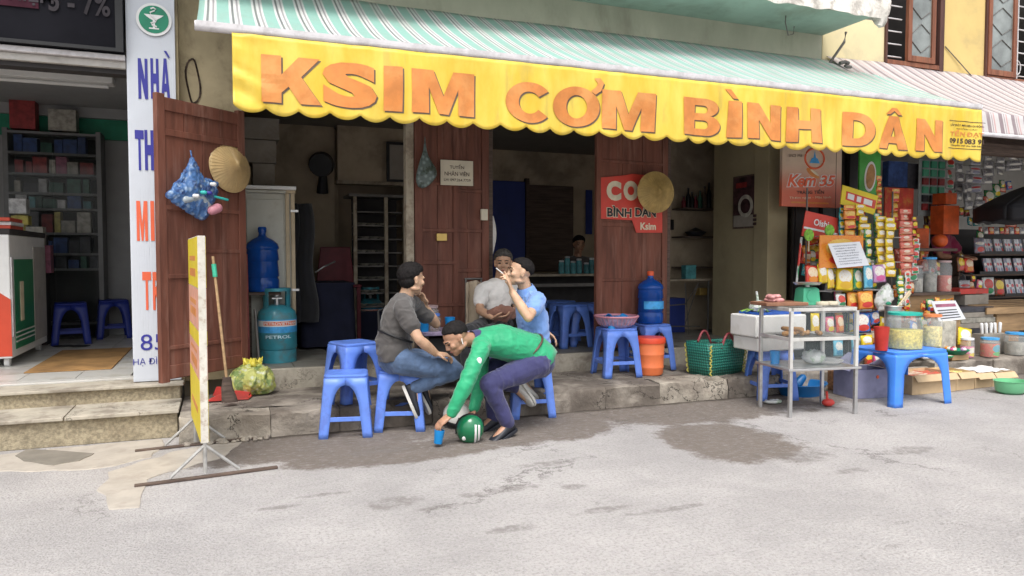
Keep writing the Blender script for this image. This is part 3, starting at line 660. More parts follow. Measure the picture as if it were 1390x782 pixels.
for k in range(7):
    x = SHX0+.10
    while x < SHX1-.14:
        w = random.choice([.06,.08,.11,.14]); hgt = (zs[k]-zs[k+1])*random.uniform(.5,.85); m_ = random.choice(pal[k])
        if k == 1 and abs(x-WX(110,SHY)) < .08: m_ = 'pack_r'
        o = bpy.data.objects.new('medicine_box', carton(w, .16, round(hgt,2), m_)); COL.objects.link(o); o.location = (x+w/2, SHY+.12+random.uniform(-.02,.03), zs[k+1]+.0125)
        tag(o, 'small medicine box on the %s shelf of the grey pharmacy cabinet' % wds[k], 'box', 'medicine boxes on the %s shelf' % wds[k]); x += w+random.uniform(.005,.04)
def simple(name, label, cat, b, m_, group=None, loc=None, **k):
    o = b.build(name, m_, None, **k)
    if loc is None:   # put the origin at the base of the mesh
        vs = [v.co for v in o.data.vertices]; cx = (min(v.x for v in vs)+max(v.x for v in vs))/2; cy = (min(v.y for v in vs)+max(v.y for v in vs))/2; cz = min(v.z for v in vs)
        o.data.transform(Matrix.Translation((-cx,-cy,-cz))); o.location = (cx, cy, cz)
    return tag(o, label, cat, group)
def sbox(name, label, cat, x0, x1, y0, y1, z0, z1, m_, bevel=.004, **k):
    return simple(name, label, cat, MB().bx(x0, x1, y0, y1, z0, z1), m_, bevel=bevel, **k)
for px0, px1, y0, y1, m_, lb in ((18,53,138,176,'pack_r','dark red carton standing on top of the grey pharmacy cabinet'), (70,108,148,179,'pack_t','pale calendar box beside the dark red carton on the pharmacy cabinet')):
    sbox('carton', lb, 'box', WX(px0,10), WX(px1,10), 10.0, 10.2, zs[0]+.041, ZY(80,y0,10), m_)
# refrigerated chest with a red and white front and a green printed side
FX, FYA, FYB = WX(13, 7.62), 7.62, 9.0
fz = ZY(12, 318, 7.62)
fr = thing('ice_cream_freezer', 'red and white freezer with green printed side at the left edge of the pharmacy', 'freezer', (FX-.4, FYA+.6, .352))
b = MB(); b.bx(FX-.75, FX, FYA, FYB, .43, fz); b.build('cabinet_body', 'white', fr, world=True, bevel=.012)
D('print_red', (.62,.07,.03), .4, var=.05); D('print_green', (.015,.20,.08), .35, var=.1, scale=3)
b = MB(); b.prism([(0,0),(.75,0),(.75,.50),(.62,.60),(0,.52)], (FX-.75, FYA-.004, .45), (1,0,0), (0,0,1), (0,.003,0)); b.build('front_print', 'print_red', fr, world=True)
b = MB(); b.bx(FX+.001, FX+.006, FYA+.12, FYA+.82, .50, fz-.22); b.build('side_print', 'print_green', fr, world=True)
b = MB(); b.bx(FX+.001, FX+.006, FYA+.84, FYB-.02, .50, fz-.1); b.build('side_grille', 'trim_grey', fr, world=True)
b = MB(); b.bx(FX+.001, FX+.012, FYA+.01, FYA+.08, .62, fz-.2); b.build('handle', 'rail_white', fr, world=True, bevel=.003)
for z in (.56,.60,.64): b = MB(); b.bx(FX+.006, FX+.009, FYA+.12, FYA+.82, z, z+.012); b.build('stripe', 'white', fr, world=True)
b = MB(); b.bx(FX-.76, FX+.01, FYA-.01, FYB, fz, fz+.05); b.build('lid', 'dark_in', fr, world=True, bevel=.01)
for yy in (FYA+.1, FYB-.1):
    b = MB(); b.cyl((FX-.08, yy, .352+.04), (FX-.04, yy, .352+.04), .04, n=16); b.build('wheel', 'white', fr, world=True)
b = MB(); b.bx(FX+.006, FX+.009, FYA+.30, FYA+.42, .74, 1.1); b.build('print_block', 'cream_ink', fr, world=True)
for i, (dy, m_, h_) in enumerate(((0,'print_red',.03),(.02,'white',.03),(-.02,'print_red',.04))):
    sbox('paper_stack', ['flat red packet on the freezer lid','white paper pile between red packets on the freezer','top red packet on the freezer lid'][i], 'packet', FX-.6, FX-.02, FYA+.15+dy, FYA+.6+dy, fz+.051+i*.035, fz+.083+i*.035, m_)
for i,(py,px,hh,m_,lb) in enumerate(((262,25,.16,'pack_w','pale jar of sachets above the freezer'),(285,28,.10,'pack_y','yellow packet above the freezer'),(300,48,.22,'pack_t','tan paper bag behind the freezer'),(325,58,.3,'pack_p','dark pink box behind the freezer'))):
    p = W(px, py+8, 9.3); sbox('packet', lb, 'packet', p.x-.08, p.x+.08, 9.25, 9.4, p.z-hh, p.z, m_)
ds = thing('display_stand', 'dark display stand of packets between freezer and medicine cabinet', 'stand', (WX(60,9.5), 9.5, .352))
b = MB(); b.bx(WX(35,9.45), WX(62,9.45), 9.42, 9.62, .352, 1.55); b.build('frame', 'dark_in', ds, world=True)
for k in range(5):
    b = MB(); b.bx(WX(40,9.45), WX(60,9.45), 9.30, 9.41, .5+k*.2, .62+k*.2); b.build('packet', ['pack_o','pack_t','pack_p','pack_d','pack_t'][k], ds, world=True)
D('mat_orange', (.34,.19,.07), .9, var=.35, scale=3, bump=.4)
a, c = G(42,500,.352), G(155,500,.352); d_ = G(120,474,.352)
sbox('door_mat', 'worn brown mat on the pharmacy tiles inside the threshold', 'mat', G(36,505,.352).x, G(153,500,.352).x, G(100,504,.352).y, G(100,476,.352).y, .353, .362, 'mat_orange')
sl_ = thing('sandals', 'pair of dark sandals on the pharmacy floor by the stool', 'sandals', (G(95,470,.352).x, G(95,470,.352).y, .352))
for px in (86, 108):
    p = G(px, 471, .352); b = MB(); b.ell(p+Vector((0,0,.012)), .11, .04, .012, 12, 6); b.build('sandal', 'black', sl_, world=True, smooth=180)
# ---------------------------------------------------------------- neighbour building on the right
D('ceil_grey', (.50,.50,.48), .9, var=.06)
nb = thing('yellow_building', 'yellow plastered house wall with brown barred windows above the pink awning', 'building', (8, FY, 0))
def N_(name, m, x0, x1, y0, y1, z0, z1, parent=nb, **k):
    b = MB(); b.bx(x0, x1, y0, y1, z0, z1); return b.build(name, m, parent, world=True, **k)
def XW(px, d=FY): return W(px, 60, d).x
w1a, w1b, w2a, w2b = XW(1200), XW(1279), XW(1336), XW(1336)+1.15
zb1 = ZY(1240, 92, FY)
zb2 = ZY(1350, 110, FY); ztop = 5.6
N_('wall', 'wall_cream', 6.37, w1a, FY+.0, FY+.25, 3.0, 6.5)
N_('wall', 'wall_yellow', w1b, w2a, FY, FY+.25, 3.0, 6.5)
N_('wall', 'wall_yellow', w2b, 14.5, FY, FY+.25, 3.0, 6.5)
N_('wall', 'wall_yellow', w1a, w1b, FY, FY+.25, 3.0, zb1-.001); N_('wall', 'wall_yellow', w2a, w2b, FY, FY+.25, 3.0, zb2-.001)
N_('wall', 'wall_yellow', w1a, w1b, FY, FY+.25, ztop, 6.5); N_('wall', 'wall_yellow', w2a, w2b, FY, FY+.25, ztop, 6.5)
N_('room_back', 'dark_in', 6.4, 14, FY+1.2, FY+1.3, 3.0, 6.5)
N_('beam', 'wood_dark', 6.7, 14.5, FY+.0, FY+.25, 2.74, 3.0)
N_('side_wall', 'wall_in', 6.63, 6.8, FY+.05, 9.0, .19, 3.0)
N_('back_wall', 'ceil_grey', 6.7, 14.5, 8.9, 9.05, .1, 3.0)
N_('ceiling', 'ceil_grey', 6.7, 14.5, FY+.25, 9.0, 2.86, 3.0)
N_('side_wall', 'wall_in', 13.6, 13.8, FY, 9.0, .1, 3.0)
N_('floor_slab', 'tile_grey', 6.7, 14.5, FY+.1, 9.0, .1, .24)
def window(x0, x1, z0, z1, casex, bars, label):
    t = thing('barred_window', label, 'window', ((x0+x1)/2, FY, z0))
    for a, c, e, g in ((x0, x0+.03, z0, z1), (x1-.075, x1, z0-.03, z1), (x0+.031, x1-.076, z0, z0+.055), (x0+.031, x1-.076, z1-.05, z1)):
        b = MB(); b.bx(a, c, FY-.03, FY+.12, e, g); b.build('frame', 'win_wood' if c-a > .5 else 'win_wood_dk', t, world=True, bevel=.005)
    ca, cb = casex; y = FY-.015
    for a, c, e, g in ((ca, ca+.06, z0+.06, z1-.05), (cb-.06, cb, z0+.06, z1-.05), (ca+.061, cb-.061, z0+.06, z0+.13), (ca+.061, cb-.061, z1-.12, z1-.05)):
        b = MB(); b.bx(a, c, y-.03, y+.02, e, g); b.build('casement_frame', 'win_wood', t, world=True, bevel=.004)
    b = MB(); b.bx(ca+.06, cb-.06, y-.006, y, z0+.13, z1-.12); b.build('pane', 'glass_win', t, world=True)
    for k in range(7):
        zz = z0+.25+k*.2; cxm = (ca+cb)/2; s = (-1)**k
        b = MB(); b.tube([(ca+.08, y-.012, zz+.05*s), (cxm, y-.012, zz-.07*s), (cb-.08, y-.012, zz+.03*s)], .005, 5); b.build('scroll_bar', 'steel_dark', t, world=True)
    n = int((z1-z0)/.15)
    for k in range(n):
        b = MB(); b.cyl((bars[0], FY+.06, z0+.12+k*.15), (bars[1], FY+.06, z0+.12+k*.15), .009, n=6); b.build('bar', 'bar_white', t, world=True)
    return t
window(w1a, w1b, zb1, ztop, (XW(1229), XW(1266)), (w1a+.03, XW(1229)), 'brown window with horizontal bars nearest the broken balcony corner')
t = window(w2a, w2b, zb2, ztop, (XW(1338), XW(1376)), (XW(1377), w2b-.08), 'brown barred window above the right end of the pink awning')
b = MB(); b.cyl((XW(1386), FY+.045, zb2+.05), (XW(1386), FY+.045, ztop), .008, n=6); b.tube([(XW(1386)+.06*math.cos(a_*.5), FY+.04, zb2+.22+.09*math.sin(a_*.5)) for a_ in range(14)], .007, 5); b.build('scroll_bar', 'bar_white', t, world=True)
N_('curtain', 'pack_t', XW(1203), XW(1212), FY+.2, FY+.22, zb1, ztop)
simple('cardboard_box', 'tan cardboard box inside the barred window', 'box', MB().bx(XW(1213), XW(1224), FY+.2, FY+.4, zb1+.06, zb1+.30), 'wood', bevel=.004)
b = MB(); b.tube([W(1283,63,FY-.01), W(1300,82,FY-.02), W(1322,107,FY-.05)], .006); simple('cable', 'thin cable slanting down the yellow wall between the windows', 'cable', b, 'steel_dark')
# pink striped awning
aw2 = thing('awning', 'faded pink and white striped awning on the yellow house', 'awning', (9, FY, 3.5))
za = ZY(1330, 103, FY); A2Y = 5.35; z2 = ZY(1390, 158, A2Y); z3 = ZY(1390, 187, A2Y-.05)
def roof2(u, t):
    x = 6.42+u*7.5
    if t < .75: k = t/.75; y = FY-.01-k*(FY-.01-A2Y); z = za-k*(za-z2)-math.sin(math.pi*k)*.05
    else: k = (t-.75)/.25; y = A2Y-.05*k; z = z2-k*(z2-z3)
    return Vector((x, y+.01*noise.noise(Vector((x*4, t*5, 0))), z+.02*noise.noise(Vector((x*1.3, t*3, 7)))))
b = MB(); b.grid(roof2, 110, 20); b.build('canopy', 'awning_pink', aw2, world=True, smooth=60, solid=.004)
b = MB(); b.cyl((6.42, A2Y-.05, z3), (13.9, A2Y-.05, z3), .022, n=10); b.build('front_rail', 'rail_white', aw2, world=True)
b = MB(); b.bx(6.99, 13.9, A2Y+.35, A2Y+.45, z3-.12, z3-.0); b.build('beam', 'wood_dark', aw2, world=True)
b = MB(); b.tube([W(1140,86,6.2), W(1147,84,6.2), W(1152,86,6.2)], .02); b.tube([W(1147,89,6.2), W(1150,91,6.2), W(1155,91,6.2)], .018); simple('awning_bracket', 'rusty folded bracket where the two awnings meet', 'bracket', b, 'steel_dark')
# dark folding door of the grocery
gx0, gx1 = PIL1+.11, WX(1165, 6.5)
gd = thing('folding_door', 'black steel folding door beside the olive pilaster behind the snack display', 'door', ((gx0+gx1)/2, 6.5, .19))
n = 5
for k in range(n):
    a = gx0+(gx1-gx0)*k/n; c = gx0+(gx1-gx0)*(k+1)/n
    b = MB(); b.bx(a+.004, c-.004, 6.50+(.02 if k % 2 else 0), 6.54, .2, 2.75); b.build('panel', 'door_black', gd, world=True, bevel=.004)
    b = MB(); b.bx(a+.02, a+.035, 6.485, 6.50, .2, 2.75); b.build('hinge_bar', 'door_black', gd, world=True)
# ---------------------------------------------------------------- plastic stools
def make_stool(name, label, m_, top=.30, bot=.385, h=.46, group=None, arch=.315, legw=.068, seat_t=.022, cat='stool', ww=1.0, hole=True):
    """square moulded stool: seat with rim, four flared corner legs with arched aprons, four stretchers"""
    t = thing(name, label, cat, (0,0,0), 0, group)
    def hw(z): return (bot/2)+(top/2-bot/2)*(z/h)
    b = MB(); r = .035; tp = top/2
    def sq(hf, r, z, n=5):
        out = []
        for cx, cy, a0 in ((hf-r,hf-r,0),(-hf+r,hf-r,90),(-hf+r,-hf+r,180),(hf-r,-hf+r,270)):
            for k in range(n): a = R(a0+90*k/(n-1)); out.append(Vector(((cx+r*math.cos(a))*ww, cy+r*math.sin(a), z)))
        return out
    b.loft([sq(tp-.02, r, h-seat_t), sq(tp+.004, r, h-seat_t+.002), sq(tp+.006, r, h-.008), sq(tp-.004, r, h), sq(tp-.03, r*.8, h+.001), sq(tp-.045, r*.6, h-.004)])
    b.build('seat', m_, t, smooth=40)
    zs = [0, .04, arch*.5, arch*.8, arch, arch+.03, arch+.05, arch+.064, arch+.072]
    ze = h-seat_t
    def wing(z):
        if z <= arch*.8: return legw*(1+.15*z/h)
        k = (z-arch*.8)/(arch+.072-arch*.8); base = legw*1.15; return base+(hw(z)-.001-base)*(1-math.sqrt(max(0, 1-k*k)))
    zz = zs+[ze]
    c = .016
    for q in range(4):
        rot = Matrix.Rotation(math.pi/2*q, 3, 'Z'); b = MB(); rows = []
        for z in zz:
            H_ = hw(z); w = min(wing(z), H_-.0005); row = []
            for s_ in (w, (w+c)/2, c): row.append((-H_, -H_+s_, z))
            row.append((-H_+c*.29, -H_+c*.29, z))
            for s_ in (c, (w+c)/2, w): row.append((-H_+s_, -H_, z))
            rows.append(row)
        vs = []
        for row in rows:
            for p in row:
                v = rot @ Vector(p); vs.append((v.x*ww, v.y, v.z))
        nc = 7; fs = [(j*nc+i, j*nc+i+1, (j+1)*nc+i+1, (j+1)*nc+i) for j in range(len(rows)-1) for i in range(nc-1)]
        b.add(vs, fs); b.build('leg', m_, t, smooth=35, solid=.007, fix=False)
        zl = h*.30; H_ = hw(zl)-.006; b = MB(); b.bx(-H_+.03, H_-.03, -H_-.006, -H_+.012, zl-.016, zl+.016)
        b.v = [rot @ p for p in b.v]; b.v = [Vector((p.x*ww, p.y, p.z)) for p in b.v]
        b.build('stretcher', m_, t, bevel=.003)
    return t
D('stool_blue_shaded', (.018,.035,.26), .42, var=.1)  # darker copy of the stool blue, the pharmacy's dimness put into the colour
stool0 = make_stool('plastic_stool', 'blue plastic stool closest to the road on the left', 'stool_blue')
SG = 'blue plastic stools of the eatery'
def put(px, py, z=0, rz=0, lab=None, first=False, src=None, grp=SG, dz=0):
    p = G(px, py, z); q = (src or stool0) if first else dup(src or stool0)
    q.location = (p.x, p.y, z+dz); q.rotation_euler = (0,0,rz); q['label'] = lab; q['group'] = grp; return q
ROT = R(-18)
put(471, 587, 0, R(-12), 'empty blue stool at the road edge, farthest left of the street stools', True)
put(481, 541, ZS, R(20), 'empty blue stool standing up on the pavement behind the two street stools')
S3 = put(544, 579, 0, R(-16), 'blue stool under the man in the dark grey T-shirt')
S4 = put(717, 562, 0, R(-8), 'blue stool under the man in the light blue shirt')
put(836, 509, ZS, R(-6), 'blue stool carrying the pink colander of blue cups')
put(882, 500, ZS, R(2), 'blue stool carrying the large blue water bottle')
put(1045, 539, 0, R(-14), 'blue stool carrying the white foam boxes')
for (px, py, lb) in ((772, 470, 'dim blue stool under the eatery counter, left one'), (793, 468, 'dim blue stool under the eatery counter, right one'), (757, 462, 'dim blue stool behind the blue shirted man near the counter')):
    put(px, py, ZF, R(random.uniform(-20,20)), lb)
navy = make_stool('plastic_stool', 'shade-darkened blue stool with sandals on the pharmacy floor', 'stool_blue_shaded')
put(97, 466, .352, R(10), 'shade-darkened blue stool with sandals on the pharmacy floor', True, navy)
put(155, 458, .352, R(10), 'shade-darkened blue stool behind the lettered pillar in the pharmacy', False, navy)
# ---------------------------------------------------------------- bottles, gas, basins
D('bottle_blue', (.012,.09,.42), .12, var=.15, scale=5, bump=.0, trans=.35, ior=1.2, coat=.4)
D('label_blue', (.06,.35,.72), .4, var=.2, scale=20); D('cap_red', (.7,.10,.03), .4, var=.05)
D('cup_blue', (.01,.22,.55), .35, var=.05); D('cyan_ink', (.55,.75,.85), .5)
def water_bottle(name, label, loc, cap='cap_red', lab=True, s=1.0):
    t = thing(name, label, 'bottle', loc, 0, None)
    pr = [(.05,0),(.125,.004),(.135,.03),(.135,.10)]
    for z in (.115,.25,.345): pr += [(.126,z),(.126,z+.008),(.136,z+.02)]
    pr = sorted(pr, key=lambda q: q[1]); pr += [(.135,.375),(.125,.405),(.085,.44),(.04,.46),(.03,.475),(.03,.50)]
    b = MB(); b.lathe([(r*s, z*s) for r, z in pr], n=32); b.build('bottle_body', 'bottle_blue', t, smooth=60)
    b = MB(); b.lathe([(.0,.497*s),(.034*s,.498*s),(.036*s,.535*s),(.03*s,.545*s),(0,.546*s)], n=20); b.build('cap', cap, t, smooth=40)
    if lab:
        b = MB(); b.grid(lambda u, v: Vector((.1375*s*math.cos(R(-150+120*u)), .1375*s*math.sin(R(-150+120*u)), (.155+.08*v)*s*1.0)), 16, 2); b.build('label', 'label_blue', t, fix=False, solid=.001)
    return t
p = G(882, 500, ZS); water_bottle('water_bottle', 'big blue water bottle with red cap on a stool by the door leaf', (p.x, p.y, ZS+.462), s=.97)
bp = W(357, 396, 7.2)
water_bottle('water_bottle', 'big blue water bottle above the gas cylinder by the beige cupboard', (bp.x, 7.2, bp.z-.0), cap='bottle_blue', lab=False, s=1.1)
D('gas_teal', (.045,.28,.36), .4, var=.12, dirt=(.12,.12,.10), dirtamt=.5, dscale=8, dthr=.52, coat=.2)
b = MB(); b.bx(bp.x-.13, bp.x+.16, 7.1, 7.4, ZF, bp.z-.002); 
stand = thing('wooden_stand', 'dark stand behind the gas cylinder holding up a blue water bottle', 'stand', (bp.x, 7.38, ZF))
for dx in (-.12,.12):
    for dy in (.0,.12): b = MB(); b.bx(bp.x+dx-.02, bp.x+dx+.02, 7.30+dy-.02, 7.30+dy+.02, ZF, bp.z-.025); b.build('leg', 'wood_dark', stand, world=True)
b = MB(); b.bx(bp.x-.15, bp.x+.15, 7.06, 7.44, bp.z-.025, bp.z-.001); b.build('top', 'wood_dark', stand, world=True)
def gas(label, loc, s=1.0):
    t = thing('gas_cylinder', label, 'gas cylinder', loc); r = .155*s
    b = MB(); b.lathe([(0,.07*s),(r*.8,.075*s),(r,.12*s),(r,.36*s),(r*.93,.41*s),(r*.6,.455*s),(.03*s,.465*s)], n=36); b.build('tank', 'gas_teal', t, smooth=60)
    b = MB(); b.lathe([(r*.93,0),(r*.97,0),(r*.97,.10*s),(r*.93,.10*s)], n=36); b.build('foot_ring', 'gas_teal', t, smooth=40)
    for sg in (0, math.pi):
        b = MB(); b.grid(lambda u, v: Vector((r*.68*math.cos(sg+R(-48+96*u)), r*.68*math.sin(sg+R(-48+96*u)), (.44+.145*v)*s)), 10, 2); b.build('collar', 'gas_teal', t, fix=False, solid=.006)
    b = MB(); b.lathe([(r*.64,.575*s),(r*.72,.575*s),(r*.72,.60*s),(r*.64,.60*s),(r*.64,.575*s)], n=30); b.build('collar_ring', 'gas_teal', t, smooth=40)
    b = MB(); b.cyl((0,0,.46*s), (0,0,.52*s), .022*s); b.cyl((-.04*s,-.01,.515*s), (.04*s,-.01,.515*s), .012*s); b.ell((0,0,.54*s), .03*s, .03*s, .015*s, 10, 6); b.build('valve', 'steel', t, smooth=50)
    def band(z0, z1, m_, a0=-165, a1=-15, e=.001): b = MB(); b.grid(lambda u, v: Vector(((r+e)*math.cos(R(a0+(a1-a0)*u)), (r+e)*math.sin(R(a0+(a1-a0)*u)), (z0+(z1-z0)*v)*s)), 18, 1); b.build('label', m_, t, fix=False)
    band(.245,.35,'label_blue'); band(.295,.342,'white', -160, -20, .0016); band(.305,.335,'ink_red', -135, -28, .002)
    vs, fs, x0, x1, y0, y1 = text_geo('GAS PETROL', .02)
    def tx(s_, zz, hh, a0, a1, m_, e=.003):
        vs, fs, x0, x1, y0, y1 = text_geo(s_, .02); b = MB()
        b.add([Vector(((r+e)*math.cos(R(a0+(a1-a0)*(v.x-x0)/(x1-x0))), (r+e)*math.sin(R(a0+(a1-a0)*(v.x-x0)/(x1-x0))), (zz+(v.y-y0)/(y1-y0)*hh)*s)) for v in vs], fs); b.build('lettering', m_, t, fix=False)
    tx('PETROVIETNAM', .309, .022, -132, -31, 'white'); tx('PETROL', .20, .026, -128, -52, 'cyan_ink')
    return t
p = G(375, 487, ZF); gas('teal gas cylinder with a blue and red label on the eatery step', (WX(375, 7.12), 7.12, ZF), 1.13)
p = W(503, 478, 8.9); gas('dim gas cylinder inside the dark eatery behind the grey shirted man', (p.x, 8.9, ZF), 1.0)
p = G(880, 511, ZS)
D('bucket_orange', (.80,.20,.07), .4, var=.08, bump=.04, dirt=(.7,.18,.07), dirtamt=.3, dscale=4); D('bucket_red', (.70,.07,.025), .4, var=.06)
bk = thing('bucket', 'orange plastic bucket with red lid on the pavement beside the stool', 'bucket', (G(880,507,ZS).x, G(880,507,ZS).y-.02, ZS))
b = MB(); b.lathe([(0,0),(.105,.0),(.112,.012),(.116,.05),(.119,.055),(.119,.063),(.116,.07),(.12,.15),(.1225,.155),(.1225,.16),(.12,.165),(.125,.25)], n=36); b.build('bucket_body', 'bucket_orange', bk, smooth=40); bk.scale = (1.15, 1.15, 1.26)
b = MB(); b.lathe([(.126,.243),(.132,.243),(.134,.275),(.128,.285),(.05,.286),(0,.286)], n=36); b.build('lid', 'bucket_red', bk, smooth=40)
# pink colander with cups
p = G(836, 509, ZS); cz = ZS+.462
D('pink_plastic', (.56,.24,.29), .4, var=.08, bump=.02); D('pink_haze', (.34,.27,.40), .45, var=.25, scale=30)
cl = thing('colander', 'pink plastic colander basin on the blue stool', 'colander', (p.x, p.y, cz))
b = MB(); b.lathe([(0,0),(.13,.0),(.165,.03),(.19,.07),(.205,.10)], n=40); b.build('basin', 'pink_haze', cl, smooth=60, solid=.003, fix=False)
b = MB(); b.lathe([(.200,.098),(.214,.098),(.218,.106),(.214,.114),(.200,.114),(.200,.098)], n=40); b.build('rim', 'pink_plastic', cl, smooth=40)
for k in range(28):
    a = 2*math.pi*k/28; b = MB(); b.cyl((.168*math.cos(a), .168*math.sin(a), .03), (.208*math.cos(a), .208*math.sin(a), .1), .0035, n=5); b.build('slat', 'pink_plastic', cl)
def cup(label, loc, rot=(0,0,0), m_='cup_blue', r=.036, h=.085, name='cup'):
    b = MB(); b.lathe([(0,0),(r*.78,0),(r*.8,.003),(r,h),(r*.93,h),(r*.75,.006),(0,.006)], n=20); o = b.build(name, m_, None, smooth=40); o.location = loc; o.rotation_euler = rot; return tag(o, label, 'cup')
cups = ((-.12,.0,'blue cup lying at the left rim of the colander'),(-.04,.03,'blue cup lying tilted in the middle of the colander'),(.05,-.03,'blue cup standing highest out of the colander'),(.11,.05,'blue cup on the right side of the colander'),(.0,-.1,'blue cup at the front of the colander'),(-.09,-.08,'blue cup at the front left of the colander'))
for i, (dx, dy, lb) in enumerate(cups): cup(lb, (p.x+dx, p.y+dy, cz+.075+(i == 2)*.03), (R(70+20*i), 0, i*1.1))
# dustpan, broom, rubbish bag
D('pan_red', (.55,.05,.04), .5, var=.15, dirt=(.2,.08,.06), dirtamt=.6); D('grip_green', (.05,.42,.26), .4)
bp_ = G(312, 541, ZS)
b = MB(); b.prism([(-.17,-.07),(.14,-.09),(.17,.05),(-.13,.08)], (bp_.x, bp_.y-.03, ZS+.004), (1,0,0), (0,1,0), (0,0,.008)); b.prism([(-.17,0),(.13,0),(.15,.055),(.05,.075),(-.10,.045)], (bp_.x, bp_.y-.11, ZS+.006), (1,0,0), (0,0,1), (0,.008,0)); b.prism([(-.13,.0),(.17,.0),(.155,.05),(-.10,.075)], (bp_.x, bp_.y+.12, ZS+.008), (1,0,0), (0,0,1), (0,.008,0)); b.prism([(0,0),(.14,0),(.14,.05)], (bp_.x+.155, bp_.y-.02, ZS+.008), (0,1,0), (0,0,1), (.008,0,0))
simple('dustpan', 'red plastic dustpan lying on the pavement by the rubbish bag', 'dustpan', b, 'pan_red', bevel=.002)
br = thing('broom', 'long handled broom with green grip leaning against the folded door leaf', 'broom', (bp_.x, bp_.y+.1, ZS))
top = W(289, 348, 6.12); bot = W(308, 517, 6.0)
b = MB(); b.cyl(bot, top, .011, n=10); b.build('handle', 'wood', br, world=True, smooth=50)
b = MB(); d_ = (top-bot).normalized(); b.cyl(top-d_*.16, top-d_*.06, .018, n=12); b.build('grip', 'grip_green', br, world=True, smooth=50)
b = MB(); b.loft([b.ring(bot+Vector((0,0,.03)), (0,0,-1), .03, 12, .02), b.ring(bot-Vector((0,0,.05)), (0,0,-1), .042, 12, .025), b.ring(Vector((bot.x+.02,bot.y-.02,ZS+.03)), (0,0,-1), .06, 12, .03)]); b.build('bristles', 'wood_dark', br, world=True, smooth=60)
D('pole_red', (.22,.05,.04), .6)
b = MB(); b.cyl(W(334,345,6.85), (W(338,500,6.75).x, 6.75, ZF), .012); simple('pole', 'thin reddish pole leaning beside the gas cylinder', 'pole', b, 'pole_red')
b = MB(); b.cyl(W(346,420,6.8), (W(352,500,6.75).x, 6.7, ZF), .012); simple('pole', 'short grey pole leaning between the reddish pole and the gas cylinder', 'pole', b, 'steel_dark')
def crumple(b, amp, f, seed=0):
    out = []
    for p in b.v:
        n1 = noise.noise(p*f+Vector((seed,0,0))); n2 = noise.noise(p*f*2.3+Vector((0,seed,0))); n3 = noise.noise(p*f*5+Vector((0,0,seed)))
        k = 1+amp*(abs(n1)*1.3-.3+n2*.6+n3*.35); c = Vector((0,0,0)); out.append(p*k)
    b.v = out; return b
def bagmat(name, col, white, dots, alpha=.85):  # thin film with printed and wrinkled highlights
    m, n = newmat(name); v = n.co(); c = n.mix(n.rng(n.vor(v, 22), .1, .5), white, col); c = n.mix(n.rng(n.noise(v, 14, 5), .5, .62), c, dots)
    n.set(Base_Color=c, Roughness=.28, Coat_Weight=.35, Alpha=alpha); n.bump(n.noise(v, 26, 5, .7), .9, .02); MC[name] = m
bagmat('bag_yellow', (.56,.58,.16), (.66,.70,.52), (.22,.32,.10), .9); bagmat('bag_blue', (.07,.20,.48), (.34,.48,.68), (.02,.07,.24), .72); bagmat('bag_clear', (.42,.46,.40), (.66,.70,.64), (.22,.26,.16), .9)
bagmat('bag_grey', (.12,.16,.15), (.26,.33,.32), (.05,.07,.05), .9); bagmat('bag_white', (.66,.68,.66), (.76,.77,.76), (.4,.5,.38), 1)
rbp = G(343, 538, ZS)
rb_ = thing('rubbish_bag', 'knotted see-through yellow rubbish bag on the pavement', 'bag', (rbp.x, rbp.y+.12, ZS))
b = MB(); b.ell((0,0,.12), .17, .15, .12, 30, 20); b.ell((.06,0,.07), .12, .13, .07, 24, 14); b.ell((-.07,0,.075), .12, .13, .075, 24, 14); b.cyl((0,0,.2), (0,0,.26), .10, .03); sk_ = remesh(b, 'sack', 'bag_yellow', rb_, .008, 4, .016, 12, .5, 8)
for v_ in sk_.data.vertices: v_.co.z = max(v_.co.z, .004)
D('bag_knot', (.72,.62,.08), .35, var=.2, bump=.5, bscale=30)
b = MB()
for a in range(5):
    an = a*1.25; b.ell((.035*math.cos(an), .03*math.sin(an), .245+.01*(a % 2)), .045, .03, .022, 12, 8, Matrix.Rotation(an, 3, 'Z'))
crumple(b, .3, 25, 5); b.build('knot', 'bag_knot', rb_, smooth=180)
# ---------------------------------------------------------------- standing sign board seen nearly edge on
sg = thing('folding_sign', 'narrow double sided sign board on a tripod frame seen edge on at the road side', 'sign', (G(270,645).x, G(270,645).y, 0))
gn = G(276, 650); gf = G(258, 605)
Dn, Df = gn.y, gf.y
xn = W(276, 480, Dn).x; xf = W(263, 480, Df).x
zt_, zb_ = ZY(276, 320, Dn), ZY(276, 602, Dn)
dn = Vector((xf-xn, Df-Dn, 0)).normalized(); nn = Vector((dn.y, -dn.x, 0))
L = (Vector((xf,Df,0))-Vector((xn,Dn,0))).length
o0 = Vector((xn, Dn, 0))
def q(s, off, z): return o0 + dn*s + nn*off + Vector((0,0,z))
def slabq(name, s0, s1, of0, of1, z0, z1, m_, bevel=0):
    b = MB(); b.add([q(s0,of0,z0),q(s1,of0,z0),q(s1,of1,z0),q(s0,of1,z0),q(s0,of0,z1),q(s1,of0,z1),q(s1,of1,z1),q(s0,of1,z1)], [(0,3,2,1),(4,5,6,7),(0,1,5,4),(1,2,6,5),(2,3,7,6),(3,0,4,7)])
    return b.build(name, m_, sg, world=True, bevel=bevel)
D('frame_white', (.60,.57,.50), .5, var=.12, scale=8, dirt=(.3,.2,.12), dirtamt=.6, dscale=20, dthr=.55); D('sb_yellow', (.74,.58,.02), .45, var=.05); D('sb_pink', (.68,.34,.24), .5, var=.12, scale=9); D('frame_metal', (.38,.37,.35), .45, metal=.3, var=.2, scale=12)
slabq('core', .002, L, -.022, .022, zb_, zt_, 'frame_white', .003)
hgt = zt_-zb_
